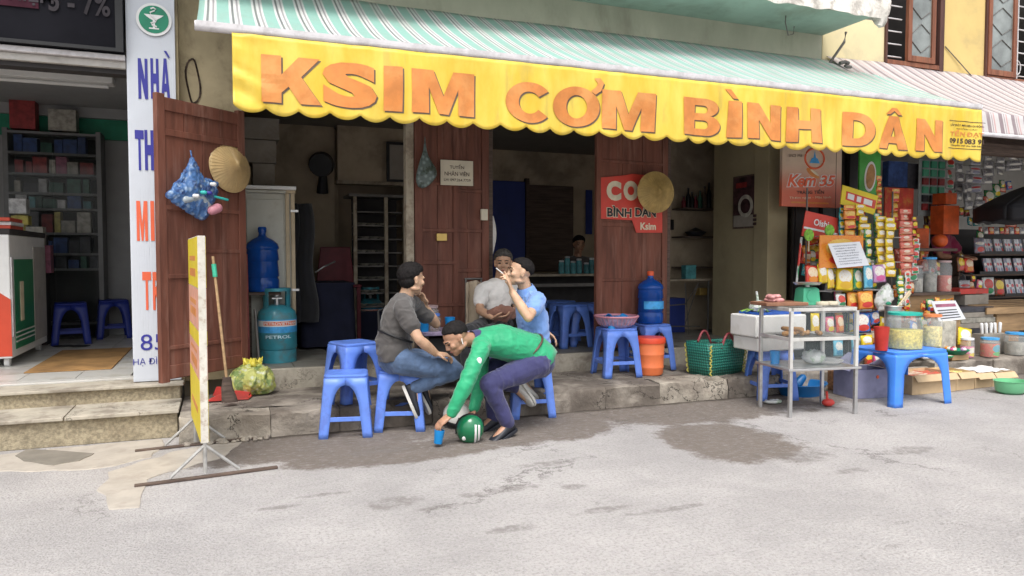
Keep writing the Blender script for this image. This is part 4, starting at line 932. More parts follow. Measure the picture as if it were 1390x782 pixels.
for s_ in (-1, 1):
    for (a, c, m_) in ((.005,.30,'sb_yellow'),(.75,.995,'sb_yellow'),(.47,.54,'sb_yellow'),(.305,.465,'sb_pink'),(.545,.745,'sb_pink')):
        slabq('printed_band', .012, L-.01, s_*.0225, s_*.0245, zb_+hgt*a, zb_+hgt*c, m_)
ex_ = -dn if True else dn
for z, h_ in ((.60,.05),(.66,.03),(.34,.06),(.42,.02),(.80,.05),(.88,.03),(.12,.04)):
    slabq('print_block', L*.2, L*.8, -.0255, -.0240, zb_+hgt*z, zb_+hgt*z+h_, 'letter_orange')
for s0 in (.012, L-.012):
    c0 = q(s0, 0, 0)
    b = MB(); b.cyl(c0+Vector((0,0,zb_)), c0+Vector((0,0,.03)), .012, n=8); b.build('post', 'frame_metal', sg, world=True)
    for k in (-1, 1):
        b = MB(); b.cyl(c0+Vector((0,0,.20)), c0+Vector((k*.19, k*.03, .03)), .010, n=8); b.build('brace', 'frame_metal', sg, world=True)
    b = MB(); b.box(c0+Vector((.02,0,.010)), (.80,.032,.016), Matrix.Rotation(R(7), 3, 'Z')); b.build('base_bar', 'wood_dark', sg, world=True, bevel=.004)
# ---------------------------------------------------------------- things on the door leaves
def on_leaf(px, py, D_, off=0): return W(px, py, D_)
def cone_hat(label, c, nrm, r, m_, depth=.11):
    t = thing('conical_hat', label, 'hat', c); nrm = Vector(nrm).normalized(); b = MB()
    rs = [(r,0),(r*.995,.006)]+[(r*(1-k/9), .004+depth*(k/9)) for k in range(1, 9)]+[(.004, depth+.002)]
    b.lathe(rs, (0,0,0), 48, nrm); b.build('cone', m_, t, smooth=60)
    b = MB()
    for k in range(40):
        a = 2*math.pi*k/40; qq = nrm.to_track_quat('Z','Y').to_matrix(); b.m = 0
        b.tube([qq @ Vector((r*(1-j/6)*math.cos(a), r*(1-j/6)*math.sin(a), .0065+depth*j/6)) for j in (0,3,5.7)], .0022, 4)
    b.build('rib', m_, t)
    b = MB(); qq = nrm.to_track_quat('Z','Y').to_matrix(); b.tube([qq @ Vector((r*math.cos(2*math.pi*k/40), r*math.sin(2*math.pi*k/40), .003)) for k in range(41)], .005, 6); b.build('rim', m_, t, smooth=60)
    return t
D('straw_pale', (.56,.40,.19), .6, var=.1, scale=10, bump=.2, bscale=90, dirt=(.40,.26,.12), dirtamt=.5, dscale=5, coat=.15); D('straw', (.42,.29,.10), .6, var=.18, scale=12, bump=.3, bscale=80, dirt=(.3,.2,.06), dirtamt=.6, dscale=5)
ln = Vector((ex.y, -ex.x, 0))
hp = P0 + ex*((WX(313,6.4)-P0.x)/ex.x); hp.x = W(313,228,6.42).x; hp = W(312, 228, 6.45)+ln*.0
cone_hat('pale conical straw hat hung on the folded out red door leaf', hp, (ln.x*.95, ln.y, .12), .20, 'straw_pale', .10)
cone_hat('tan ribbed conical hat covering the corner of the red eatery sign', W(890, 261, 6.42), (-.05,-1,.03), .205, 'straw', .09)
# blue bag of bottles on leaf 1
bc = W(262, 258, 6.10)
bb = thing('plastic_bag', 'translucent blue bag full of empty bottles hung on the red door leaf', 'bag', bc)
qrot = Matrix.Rotation(math.atan2(ex.y, ex.x), 3, 'Z'); b = MB()
SCB = 1.05
for (x0_, z0_, x1_, z1_, r0_, r1_) in ((-.19,-.05,-.02,.0,.030,.085),(-.02,.0,.12,.02,.085,.075),(.0,.22,-.02,.02,.012,.085),(-.19,-.05,.0,.20,.02,.015),(-.14,-.07,.07,-.16,.04,.05),(.07,-.16,.16,.0,.05,.05),(.12,.02,.20,.06,.06,.02),(.0,.2,.04,.05,.02,.06),(-.10,-.03,.05,-.10,.06,.07)):
    b.caps((x0_*SCB, 0, z0_*SCB), (x1_*SCB, 0, z1_*SCB), r0_, r1_, 16)
b.v = [qrot @ Vector((p.x, p.y*.8, p.z)) for p in b.v]
sk_ = remesh(b, 'sack', 'bag_blue', bb, .006, 4, .009, 17, .6, 4)
b = MB(); b.cyl(qrot @ Vector((0,.0,.21)), qrot @ Vector((.01,.03,.30)), .006); b.build('handle', 'bag_blue', bb)
D('bottle_clear', (.55,.62,.66), .15, var=.1, coat=.3, trans=.3, ior=1.2); D('teal_cap', (.04,.45,.42), .4)
for i, (x, z, dx, dz, m_) in enumerate(((-.06,.02,.12,.04,'bottle_clear'),(.05,-.06,.08,-.07,'bottle_clear'),(-.10,-.08,.13,.02,'bottle_clear'),(.02,.03,.1,-.03,'bottle_clear'))):
    a_ = qrot @ Vector((x,-.035,z)); c_ = qrot @ Vector((x+dx,-.03,z+dz)); b = MB(); b.caps(a_, c_, .027, .024, 12); b.build('bottle', m_, bb, smooth=60)
for x, z, m_ in ((.02,-.02,'teal_cap'),(.07,-.02,'ink_blue'),(-.05,-.05,'white'),(.11,.05,'white')):
    a_ = qrot @ Vector((x,-.075,z)); b = MB(); b.caps(a_, a_+Vector((.02,0,.0)), .015, .015, 10); b.build('bottle_cap', m_, bb, smooth=60)
a_ = qrot @ Vector((.12,-.06,-.15)); b = MB(); b.caps(a_, a_+Vector((.04,.02,.02)), .035, .038, 14); b.build('bottle', 'pink_plastic', bb, smooth=60)
a_ = qrot @ Vector((.16,-.05,-.04)); b = MB(); b.caps(a_, a_+Vector((.09,.04,-.02)), .010, .010, 10); b.build('bottle', 'teal_cap', bb, smooth=60)
# grey bag and the notice on leaf 2
gb = W(577, 232, 6.47)
g2 = thing('plastic_bag', 'grey see-through bag hanging from the top of the middle door leaf', 'bag', gb)
b = MB(); b.loft([b.ring((.0,0,.32), (0,0,1), .004, 14), b.ring((0,0,.17), (0,0,1), .012, 14, .01), b.ring((.0,0,.10), (0,0,1), .05, 14, .02), b.ring((.02,0,.03), (0,0,1), .085, 14, .035, Vector((1,0,0))), b.ring((.02,0,-.03), (0,0,1), .105, 14, .045, Vector((1,0,0))), b.ring((-.01,0,-.10), (0,0,1), .08, 14, .04, Vector((1,0,0))), b.ring((-.03,0,-.16), (0,0,1), .03, 14, .015, Vector((1,0,0)))])
b.build('sack', 'bag_grey', g2, smooth=180, subd=1)
na, nb_ = W(598, 251, 6.515), W(642, 219, 6.515)
nt = thing('paper_notice', 'small cream staff wanted notice pinned on the middle door leaf', 'notice', na)
b = MB(); b.bx(na.x, nb_.x, 6.512, 6.516, na.z, nb_.z); b.build('sheet', 'paper_cream', nt, world=True)
w_ = nb_.x-na.x; h_ = nb_.z-na.z
for s_, u, zf, hf, wf in (('TUYỂN',.28,.66,.20,.44),('NHÂN VIÊN',.12,.38,.20,.76),('LH: 097.264.7759',.10,.16,.11,.82)):
    letter(s_, (na.x+w_*u, 6.512, na.z+h_*zf), (1,0,0), (0,0,1), w_*wf, h_*hf, 'ink_dark', nt, bold=.01)
D('brass', (.55,.38,.12), .35, metal=.6, var=.15)
a = W(593, 327, 6.5); c = W(607, 317, 6.5); sbox('door_plate', 'small brass plate on the middle door leaf', 'plate', a.x, c.x, 6.50, 6.525, a.z, c.z, 'brass')
a = W(653, 299, 6.5); c = W(662, 284, 6.5); sbox('meter_box', 'small pinkish box at the right edge of the middle door leaf', 'box', a.x, c.x, 6.49, 6.525, a.z, c.z, 'paper_cream')
# torn red sign on leaf 3
e3 = Vector((math.cos(.12), math.sin(.12), 0)); 
def L3(px, py, off=.03):
    # point on the door leaf plane
    o3 = Vector((X3a, 6.50, 0)); n3 = Vector((e3.y, -e3.x, 0)); d = _ray(px, py); c0 = Vector((0,0,H)); t = (o3+n3*off-c0).dot(n3)/d.dot(n3); return c0+d*t
rs_ = thing('eatery_sign', 'torn red sign with cream and black lettering on the right door leaf', 'sign', L3(815,300))
D('sign_red', (.62,.055,.035), .45, var=.08, scale=6, dirt=(.4,.12,.08), dirtamt=.4)
pts = [(816,241),(848,238),(858,236),(899,240),(899,316),(864,316),(858,299),(816,297)]
pw = [L3(x, y, .026) for x, y in pts]; n3 = Vector((e3.y, -e3.x, 0)); b = MB(); n = len(pw)
b.add(pw+[p_-n3*.003 for p_ in pw], [tuple(range(n)), tuple(range(2*n-1, n-1, -1))]+[(i, i+n, (i+1) % n+n, (i+1) % n) for i in range(n)]); b.build('sheet', 'sign_red', rs_, world=True)
def l3t(s_, x0, x1, y0, y1, m_, bold, ed=None):
    a = L3(x0, y1, .026); c = L3(x1, y1, .026); d = L3(x0, y0, .026)
    if ed: letter(s_, a-e3*.006-Vector((0,0,.006)), e3, (0,0,1), (c-a).length+.012, d.z-a.z+.012, ed, rs_, bold=bold+.03, lift=.001, name='letter_outline')
    letter(s_, a, e3, (0,0,1), (c-a).length, d.z-a.z, m_, rs_, bold=bold, lift=.003)
l3t('C', 823, 843, 245, 272, 'cream_ink', .07); l3t('O', 846, 866, 245, 272, 'cream_ink', .07); l3t('M', 870, 892, 245, 272, 'cream_ink', .05)
l3t('BÌNH', 824, 857, 279, 294, 'black', .03, 'cream_ink'); l3t('DÂN', 862, 890, 279, 294, 'black', .03, 'cream_ink'); l3t('Ksim', 869, 890, 302, 312, 'cream_ink', .03)
# ---------------------------------------------------------------- people
def skinmat(name, col):
    m, n = newmat(name); v = n.co(); c = n.mix(n.rng(n.noise(v, 22, 4), .3, .7), tuple(q*.88 for q in col), tuple(min(1, q*1.1) for q in col))
    n.set(Base_Color=c, Roughness=.5, Subsurface_Weight=.12, Subsurface_Scale=.008, Subsurface_Radius=(1,.3,.15)); n.bump(n.noise(v, 90, 3), .15, .002); MC[name] = m
skinmat('skin_tan', (.46,.27,.17)); skinmat('skin_fair', (.56,.35,.23)); skinmat('skin_brown', (.42,.23,.145))
def cloth(name, col, var=.12, scale=6, wv=.25, **k):
    m, n = newmat(name); v = n.co(); c = n.mix(n.rng(n.noise(v, scale, 5), .3, .7), tuple(q*(1-var) for q in col), tuple(min(1, q*(1+var)) for q in col))
    c = n.mix(n.math('MULTIPLY', n.noise(v, 350, 2), wv), c, tuple(q*.6 for q in col))
    n.set(Base_Color=c, Roughness=k.get('rough', .85), Sheen_Weight=.25); n.bump(n.math('ADD', n.noise(v, 9, 4), n.math('MULTIPLY', n.noise(v, 300, 2), .12)), .5, .014); MC[name] = m
cloth('shirt_grey', (.085,.078,.075)); cloth('shirt_white', (.80,.77,.73)); cloth('shirt_blue', (.19,.34,.72)); cloth('jacket_green', (.012,.34,.15), rough=.6)
cloth('jeans', (.085,.14,.25), .4, 9, .5); cloth('trouser_navy', (.035,.035,.12)); cloth('trouser_black', (.018,.018,.022)); cloth('vest_pink', (.40,.04,.12)); cloth('cream_cloth', (.48,.39,.28)); cloth('bag_brown', (.24,.11,.075), .3)
D('hair', (.012,.010,.010), .8, spec=.25, var=.4, scale=60, bump=.6, bscale=120, stretch=(1,1,1)); D('hair_grey', (.06,.055,.05), .8, spec=.25, var=.5, scale=60, bump=.6, bscale=120)
D('eye_dark', (.015,.01,.01), .25); D('lip', (.30,.10,.08), .5); D('shoe_dark', (.02,.022,.03), .45); D('sole_white', (.62,.60,.56), .6); D('belt', (.10,.06,.045), .5)
def limb(b, p0, p1, rr, n=16):
    p0 = Vector(p0); p1 = Vector(p1); ax = (p1-p0); a = ax.normalized(); rs = []
    r0, r1 = rr[0], rr[-1]
    for t in (-85, -55, -25): rs.append(b.ring(p0+a*(r0*math.sin(R(t))), a, r0*math.cos(R(t)), n))
    for i, r in enumerate(rr): rs.append(b.ring(p0+ax*(i/(len(rr)-1)), a, r, n))
    for t in (25, 55, 85): rs.append(b.ring(p1+a*(r1*math.sin(R(t))), a, r1*math.cos(R(t)), n))
    b.loft(rs)
def frame(f, u):
    f = Vector(f).normalized(); u = Vector(u); u = (u-f*u.dot(f)).normalized(); s = f.cross(u); return Matrix((s, f, u)).transposed()   # columns: side(right), front, up
def head_geo(b, c, M3, k=1.0):
    def E(x, y, z, rx, ry, rz, n=18, m=11): b.ell(c+M3 @ Vector((x*k, y*k, z*k)), rx*k, ry*k, rz*k, n, m, M3)
    E(0,-.012,.035, .074,.094,.080); E(0,.022,-.012, .064,.070,.088); E(0,.045,-.062, .043,.045,.045); E(0,.070,-.088, .022,.020,.020)
    E(0,.082,.022, .052,.016,.013)                                   # brow
    for s in (-1, 1):
        E(s*.038,.066,-.020, .024,.022,.022); E(s*.074,-.002,-.008, .010,.019,.032, 12, 8); E(s*.080,-.010,.006, .008,.014,.020, 10, 7); E(s*.042,.010,-.068,.022,.045,.020)
        E(s*.014,.096,-.028,.010,.012,.009)
    b.loft([b.ring(c+M3 @ (Vector((0,.083,.018))*k), M3 @ Vector((0,.3,-1)), .009*k, 10), b.ring(c+M3 @ (Vector((0,.098,-.010))*k), M3 @ Vector((0,.3,-1)), .011*k, 10), b.ring(c+M3 @ (Vector((0,.107,-.026))*k), M3 @ Vector((0,.1,-1)), .013*k, 10), b.ring(c+M3 @ (Vector((0,.085,-.036))*k), M3 @ Vector((0,-.5,-1)), .010*k, 10)])
    E(0,.086,-.052,.021,.011,.006); E(0,.084,-.063,.019,.011,.007)
def hair_geo(b, c, M3, k=1.0, style=0, seed=0, long=0):
    n, m = 64, 40; rs = []
    for j in range(m):
        t = R(-88+176*j/(m-1)); ring = []
        for i in range(n):
            a = 2*math.pi*i/n; d = Vector((math.cos(t)*math.cos(a), math.cos(t)*math.sin(a), math.sin(t)))
            front = d.y; side = abs(d.x); z = d.z
            line = .02+.42*max(0, front) - .95*max(0, -front) + .03*noise.noise(d*7) - (.20 if abs(front) < .35 and side > .5 else 0) - long   # hairline height
            if style == 1: line += .10*max(0, front)+.04+.06*side
            w = (z-line)/.10; w = max(0, min(1, w))
            th = (.011 if style == 0 else .006)*(.35+.65*min(1, max(0, (z-line)/.5)))
            if style == 0: th += .008*max(0, z)*max(0, front+.3)
            th += .005*noise.noise(d*9+Vector((seed,0,0)))*(1 if style == 0 else .3)
            s = .80+.205*w; p = Vector((.078*d.x*s, -.012+.098*d.y*s, .034+.085*d.z*s)) + d*(th*w)
            ring.append(c+M3 @ (p*k))
        rs.append(ring)
    b.loft(rs)
    if style == 0: b.ell(c+M3 @ (Vector((0,-.040,-.016))*k), .072*k, .060*k, .060*k, 24, 14, M3)
def hand_geo(b, w, d, pn, curl=.5, side=1, spread=.10, k=1.0, point=None):
    """w wrist, d direction of the palm, pn palm normal (the side fingers curl to)"""
    w = Vector(w); d = Vector(d).normalized(); pn = Vector(pn); pn = (pn-d*pn.dot(d)).normalized(); s = d.cross(pn)*side
    b.loft([b.ring(w-d*.01, d, .026*k, 14, .019*k, s), b.ring(w+d*.03*k, d, .034*k, 14, .015*k, s), b.ring(w+d*.07*k, d, .040*k, 14, .014*k, s), b.ring(w+d*.092*k, d, .036*k, 14, .011*k, s)])
    for i, (off, ln, r) in enumerate(((.030,.070,.0088),(.010,.080,.0092),(-.011,.074,.0088),(-.030,.058,.0078))):
        cu = curl[i] if isinstance(curl, (list, tuple)) else curl
        p = w+d*.085*k+s*off*k; ang = cu*.55; dd = (d+s*off*spread*20*.1).normalized(); 
        for seg, f_ in enumerate((.45,.32,.23)):
            q_ = Matrix.Rotation(ang if True else 0, 3, s.cross(Vector((0,0,0))) if False else s)
            v1 = (q_ @ dd); v2 = (q_.inverted() @ dd); v = v1 if v1.dot(pn) > v2.dot(pn) else v2
            if cu < 0: v = dd
            e = p+v*ln*f_*k; b.caps(p, e, r*k*(1-.08*seg), r*k*(1-.08*(seg+1)), 10); p = e; dd = v; ang = cu*.9
    t0 = w+d*.022*k+s*.026*k; t1 = t0+(s*.75+d*.6+pn*.35).normalized()*.038*k; t2 = t1+(d*.9+pn*.45+s*.1).normalized()*.032*k
    b.caps(t0, t1, .013*k, .0105*k, 10); b.caps(t1, t2, .0102*k, .0085*k, 10)
def shoe(parent, ank, toe, up, m_='shoe_dark', sole='sole_white', name='shoe', sandal=False):
    ank = Vector(ank); toe = Vector(toe); d = (toe-ank); d = (d-Vector(up)*d.dot(Vector(up))).normalized(); u = Vector(up).normalized(); sd_ = d.cross(u)
    heel = ank - u*.075 - d*.045
    b = MB(); rs = []
    for t, w_, h_ in ((0,.022,.055),(.03,.034,.075),(.08,.038,.078),(.14,.042,.055),(.20,.047,.045),(.245,.038,.036),(.268,.018,.022)):
        c = heel+d*t+u*(.018+h_*.5); rs.append(b.ring(c, d, w_, 14, h_*.5, sd_))
    b.loft(rs); o = remesh(b, name, m_, parent, .006, 4)
    b = MB(); L_ = []; 
    for t, w_ in ((-.005,.022),(.02,.036),(.08,.038),(.14,.042),(.20,.049),(.25,.040),(.275,.018)): L_.append((t, w_))
    pts = [heel+d*t+sd_*w_ for t, w_ in L_]+[heel+d*t-sd_*w_ for t, w_ in reversed(L_)]; n = len(pts)
    b.add([p for p in pts]+[p+u*.024 for p in pts], [tuple(range(n)), tuple(range(2*n-1, n-1, -1))]+[(i, i+n, (i+1) % n+n, (i+1) % n) for i in range(n)])
    b.build('sole', sole, o, bevel=.004)
    return o
def person(label, J, f_head, u_head, front, skin, hair, shirt, trousers, sleeve='short', hstyle=0, fine=True, hands=(), hair_long=0, name='person', hk=1.0, shoes=('shoe_dark','sole_white'), fold=.0065, slim=1.0, collar=None, bare_feet=False):
    """J: joints in world metres (pel, wai, che, nek, head, sR, sL, eR, eL, wR, wL, hR, hL, kR, kL, aR, aL, tR, tL)"""
    base = Vector((J['pel'].x, J['pel'].y, min(J['aR'].z, J['aL'].z)-.08)); t = thing(name, label, 'person', base)
    J = {k: v-base for k, v in J.items()}
    front = Vector(front).normalized(); sd_ = (J['sR']-J['sL']).normalized()
    M3 = frame(f_head, u_head); UP = {}
    for s_ in 'RL':
        dd = (J['t'+s_]-J['a'+s_]).normalized(); u_ = (J['k'+s_]-J['a'+s_]).normalized() if dd.z < -.75 else Vector((0,0,1)); UP[s_] = (u_-dd*u_.dot(dd)).normalized()
    def torso(b, g, bell=0):
        pts = [(J['pel'], .150, .105), ((J['pel']+J['wai'])/2, .150, .105+bell), (J['wai'], .138, .100+bell), ((J['wai']+J['che'])/2, .150, .108), (J['che'], .160, .108), (J['che'].lerp(J['nek'], .55), .135, .088), (J['nek'], .070, .060)]
        rs = []
        for i, (c, rx, ry) in enumerate(pts):
            a = pts[min(i+1, 6)][0]-pts[max(i-1, 0)][0]; rs.append(b.ring(c, a, rx*slim+g, 24, ry*slim+g, sd_))
        b.loft(rs); 
        for s_ in ('sR', 'sL'): limb(b, J['nek'].lerp(J['che'], .25), J[s_], [.062+g, .060+g, .056+g])
    vox = .0055 if fine else .010
    b = MB(); torso(b, -.012)
    limb(b, J['nek']-(J['head']-J['nek'])*.2, J['nek'].lerp(J['head'], .75), [.060, .053, .054]); head_geo(b, J['head'], M3, hk)
    for s_ in 'RL':
        limb(b, J['s'+s_], J['e'+s_], [.046, .046, .043, .037]); limb(b, J['e'+s_], J['w'+s_], [.037, .041, .035, .026])
        limb(b, J['h'+s_], J['k'+s_], [.075, .074, .062, .052]); limb(b, J['k'+s_], J['a'+s_], [.050, .054, .045, .034])
        limb(b, J['a'+s_], J['a'+s_]-UP[s_]*.035+(J['t'+s_]-J['a'+s_]).normalized()*.15, [.033, .030, .024])
    for (s_, d, pn, cu, side) in hands: hand_geo(b, J['w'+s_], d, pn, cu, side, k=1.05)
    remesh(b, 'body', skin, t, vox, 4)
    b = MB(); hair_geo(b, J['head'], M3, hk, hstyle, seed=len(label), long=hair_long); remesh(b, 'hair', hair, t, .0055 if fine else .009, 5, .0035 if hstyle == 0 else .0015, 42, .6, 3)
    for s_ in (-1, 1):
        b = MB(); b.ell(J['head']+M3 @ (Vector((s_*.031,.0835,.004))*hk), .015*hk, .007*hk, .0055*hk, 12, 7, M3); b.build('eye', 'eye_dark', t, smooth=180)
        b = MB(); b.tube([J['head']+M3 @ (Vector((s_*x,y,z))*hk) for x, y, z in ((.014,.096,.026),(.030,.093,.031),(.048,.080,.026))], .0045*hk, 6); b.build('eyebrow', hair, t, smooth=180)
    b = MB(); b.ell(J['head']+M3 @ (Vector((0,.0935,-.0575))*hk), .021*hk, .005*hk, .0065*hk, 12, 7, M3); b.build('lips', 'lip', t, smooth=180)
    # shirt
    b = MB(); torso(b, .008, .018)
    for s_ in 'RL':
        if sleeve == 'long': limb(b, J['s'+s_], J['e'+s_], [.064, .060, .057, .052]); limb(b, J['e'+s_], J['e'+s_].lerp(J['w'+s_], .93), [.052, .051, .046, .039])
        else: limb(b, J['s'+s_], J['s'+s_].lerp(J['e'+s_], .52), [.064, .066, .067]);
    remesh(b, 'shirt', shirt, t, vox*1.15, 5, fold, 8, 1.3, len(label))
    if collar:
        b = MB(); ax = (J['head']-J['nek']).normalized(); c0 = J['nek']+ax*.015
        rs = []
        for (h_, r_) in ((-.02,.078),(.012,.070),(.036,.064),(.038,.069),(.012,.079),(-.022,.088)): rs.append(b.ring(c0+ax*h_, ax, r_, 24, r_*.95, sd_))
        b.loft(rs, cap=False); b.build('collar', collar, t, smooth=60)
    b = MB()
    b.ell(J['pel'], .165, .125, .12, 20, 12, frame(front, (J['wai']-J['pel'])) )
    for s_ in 'RL':
        limb(b, J['h'+s_], J['k'+s_], [.098, .095, .082, .070]); limb(b, J['k'+s_], J['k'+s_].lerp(J['a'+s_], .94), [.068, .066, .057, .050])
    remesh(b, 'trousers', trousers, t, vox*1.2, 5, fold*1.1, 9, .8, len(label)+3)
    for s_ in 'RL':
        shoe(t, J['a'+s_], J['t'+s_], UP[s_], shoes[0], shoes[1])
    return t, J, M3, base
def JW(**k): return {a: W(*v) if not isinstance(v, Vector) else v for a, v in k.items()}
# man in grey T-shirt: his right side faces the road
J = JW(pel=(537,486,5.52), wai=(533,462,5.52), che=(541,428,5.52), nek=(551,402,5.52), head=(559,379,5.50),
       sR=(546,419,5.35), sL=(562,414,5.68), eR=(569,461,5.27), eL=(592,440,5.78), wR=(592,480,5.32), wL=(577,416,5.68),
       hR=(545,491,5.44), hL=(548,489,5.61), kR=(617,503,5.40), kL=(611,496,5.66), aR=(561,527,5.46), aL=(575,522,5.62), tR=(573,555,5.44), tL=(588,548,5.6))
t, J, M3, bs = person('man in dark grey T-shirt and jeans sitting on a stool facing right', J, (.93,.30,-.12), (.1,.05,1), (.93,.3,0), 'skin_fair', 'hair', 'shirt_grey', 'jeans',
       hands=(('R', (.9,.1,-.15), (-.1,.2,-1), .75, -1), ('L', (-.35,-.1,1), (-.8,-.5,-.2), .9, 1)), shoes=('shoe_dark','sole_white'))
b = MB(); sdv = (J['sR']-J['sL']).normalized(); ctr = J['che'].lerp(J['wai'], .5)
b.tube([J['sL']+Vector((-.02,0,.06)), J['che']+Vector((-.145,.05,.03)), J['wai']+Vector((-.12,-.09,.09)), J['wai']+Vector((-.02,-.175,.045)), J['wai']+Vector((.10,-.14,.0)), J['wai']+Vector((.15,.0,-.02))], .010, 8); b.build('shoulder_strap', 'black', t, smooth=60)
b = MB(); b.ell(J['pel']+Vector((.06,-.16,-.03)), .018, .008, .03, 10, 7); b.build('key_pouch', 'cream_cloth', t, smooth=180)
# man in light blue shirt: his left side faces the road
J = JW(pel=(722,488,5.52), wai=(725,465,5.52), che=(722,430,5.52), nek=(715,397,5.52), head=(706,370,5.50),
       sL=(730,407,5.36), sR=(706,406,5.68), eL=(717,431,5.14), eR=(738,438,5.80), wL=(695,396,5.22), wR=(741,449,5.90),
       hL=(718,491,5.44), hR=(716,490,5.61), kL=(652,503,5.42), kR=(655,497,5.64), aL=(700,527,5.50), aR=(706,516,5.66), tL=(712,546,5.50), tR=(727,530,5.64))
t, J, M3, bs = person('man in light blue short sleeved shirt sitting with one hand raised to his face', J, (-.97,.10,.10), (.02,.0,1), (-1,.0,0), 'skin_fair', 'hair', 'shirt_blue', 'trouser_navy', hstyle=1, collar='shirt_blue',
       hands=(('L', (-.35,-.05,1), (-.9,.4,-.1), (.15,.45,.7,.8), -1), ('R', (.5,-.4,-.5), (-.5,0,-.8), .5, 1)), shoes=('sole_white','sole_white'))
wL = J['wL']; b = MB(); c0 = wL+Vector((-.075,.0,.14)); b.cyl(c0, c0+Vector((-.05,.01,.04)), .004, n=8); 
b.build('cigarette', 'white', t, smooth=40)
# older man in pale T-shirt further back, facing the road
J = JW(pel=(672,441,6.42), wai=(672,424,6.42), che=(675,402,6.42), nek=(679,381,6.42), head=(683,357,6.36),
       sR=(654,394,6.34), sL=(700,392,6.54), eR=(651,421,6.22), eL=(702,421,6.40), wR=(668,431,6.06), wL=(686,428,6.12),
       hR=(664,444,6.36), hL=(682,444,6.46), kR=(636,452,5.98), kL=(662,456,5.94), aR=(634,508,5.95), aL=(660,507,5.92), tR=(628,516,5.78), tL=(652,516,5.76))
t, J, M3, bs = person('older man in pale T-shirt sitting behind the table holding a brown bag', J, (-.35,-.93,-.08), (.0,.0,1), (-.4,-.9,0), 'skin_tan', 'hair_grey', 'shirt_white', 'trouser_black',
       hands=(('R', (.8,-.2,.0), (0,.3,1), .5, 1), ('L', (-.8,-.3,.0), (0,.3,1), .5, -1)))
b = MB(); b.ell(J['wR']+Vector((.10,.02,.03)), .13, .06, .075, 26, 16); b.v = [p+Vector((noise.noise(p*18), noise.noise(p*18+Vector((4,0,0))), noise.noise(p*18+Vector((0,4,0)))))*.03 for p in b.v]
simple('brown_bag', 'crumpled brown bag held in the lap of the older man', 'bag', MB().add([p+bs for p in b.v], b.f), 'bag_brown', smooth=180)
# man in green jacket bending down
def gp(px, py, z): v = G(px, py, 0); return Vector((v.x, v.y, z))
J = JW(pel=(730,491,5.20), wai=(714,474,5.20), che=(680,464,5.18), nek=(647,462,5.16), head=(619,459,5.12),
       sL=(652,475,4.99), sR=(654,468,5.36), eL=(632,522,4.90), eR=(652,520,5.36), wL=(612,563,4.93), wR=(643,556,5.22),
       hL=(730,494,5.10), hR=(730,492,5.30), kL=(664,521,5.02), kR=(668,521,5.34), aL=gp(690,593,.09), aR=gp(670,583,.09), tL=gp(668,597,.03), tR=gp(648,586,.03))
t, J, M3, bs = person('man in green jacket and navy trousers crouching to reach for a blue cup', J, (-.80,-.12,-.60), (-.52,0,.85), (-.5,0,-.85), 'skin_brown', 'hair', 'jacket_green', 'trouser_navy', sleeve='long', hstyle=1, fold=.006, slim=1.12, collar='trouser_navy',
       hands=(('L', (-.75,.05,-.55), (-.2,.2,-1), (.5,.5,.6,.7), -1), ('R', (-.3,-.2,-1), (-.9,-.1,.1), .6, 1)), shoes=('shoe_dark','shoe_dark'))
# jacket tail, belt strap and chest badge
b = MB(); rs = []
ax0 = (J['pel']-J['wai']).normalized()
for k, (f_, rx, ry) in enumerate(((.0,.15,.125),(.5,.155,.135),(1.0,.16,.14),(1.35,.165,.14))): 
    rs.append(b.ring(J['wai'].lerp(J['pel'], f_)+Vector((.0,0,.03)), ax0, rx, 28, ry, Vector((0,1,0))))
b.loft(rs); b.v = [p+Vector((noise.noise(p*12), noise.noise(p*12+Vector((4,0,0))), noise.noise(p*12+Vector((0,4,0)))))*.02 for p in b.v]; b.build('jacket_tail', 'jacket_green', t, smooth=180)
b = MB(); rr = b.ring(J['wai'].lerp(J['pel'], .15)+Vector((0,0,.025)), ax0, .162, 28, .140, Vector((0,1,0))); b.tube(rr+[rr[0]], .009, 8); b.build('belt_strap', 'belt', t, smooth=180)
b = MB(); q_ = J['sL'].lerp(J['eL'], .28); b.ell(q_+Vector((.0,-.066,.0)), .020, .004, .024, 14, 8); b.build('sleeve_badge', 'white', t, smooth=180)
b = MB(); q_ = J['head']+M3 @ Vector((-.088,.0,-.012)); b.tube([q_+Vector((0,0,.01)), q_, q_+M3 @ Vector((0,.012,-.03))], .004, 6); b.build('earphone', 'white', t, smooth=60)
cp = J['wL']+bs
cup('blue cup in the hand of the crouching man', (cp.x-.095, cp.y-.0, .025), (0,R(8),0), r=.036, h=.095)
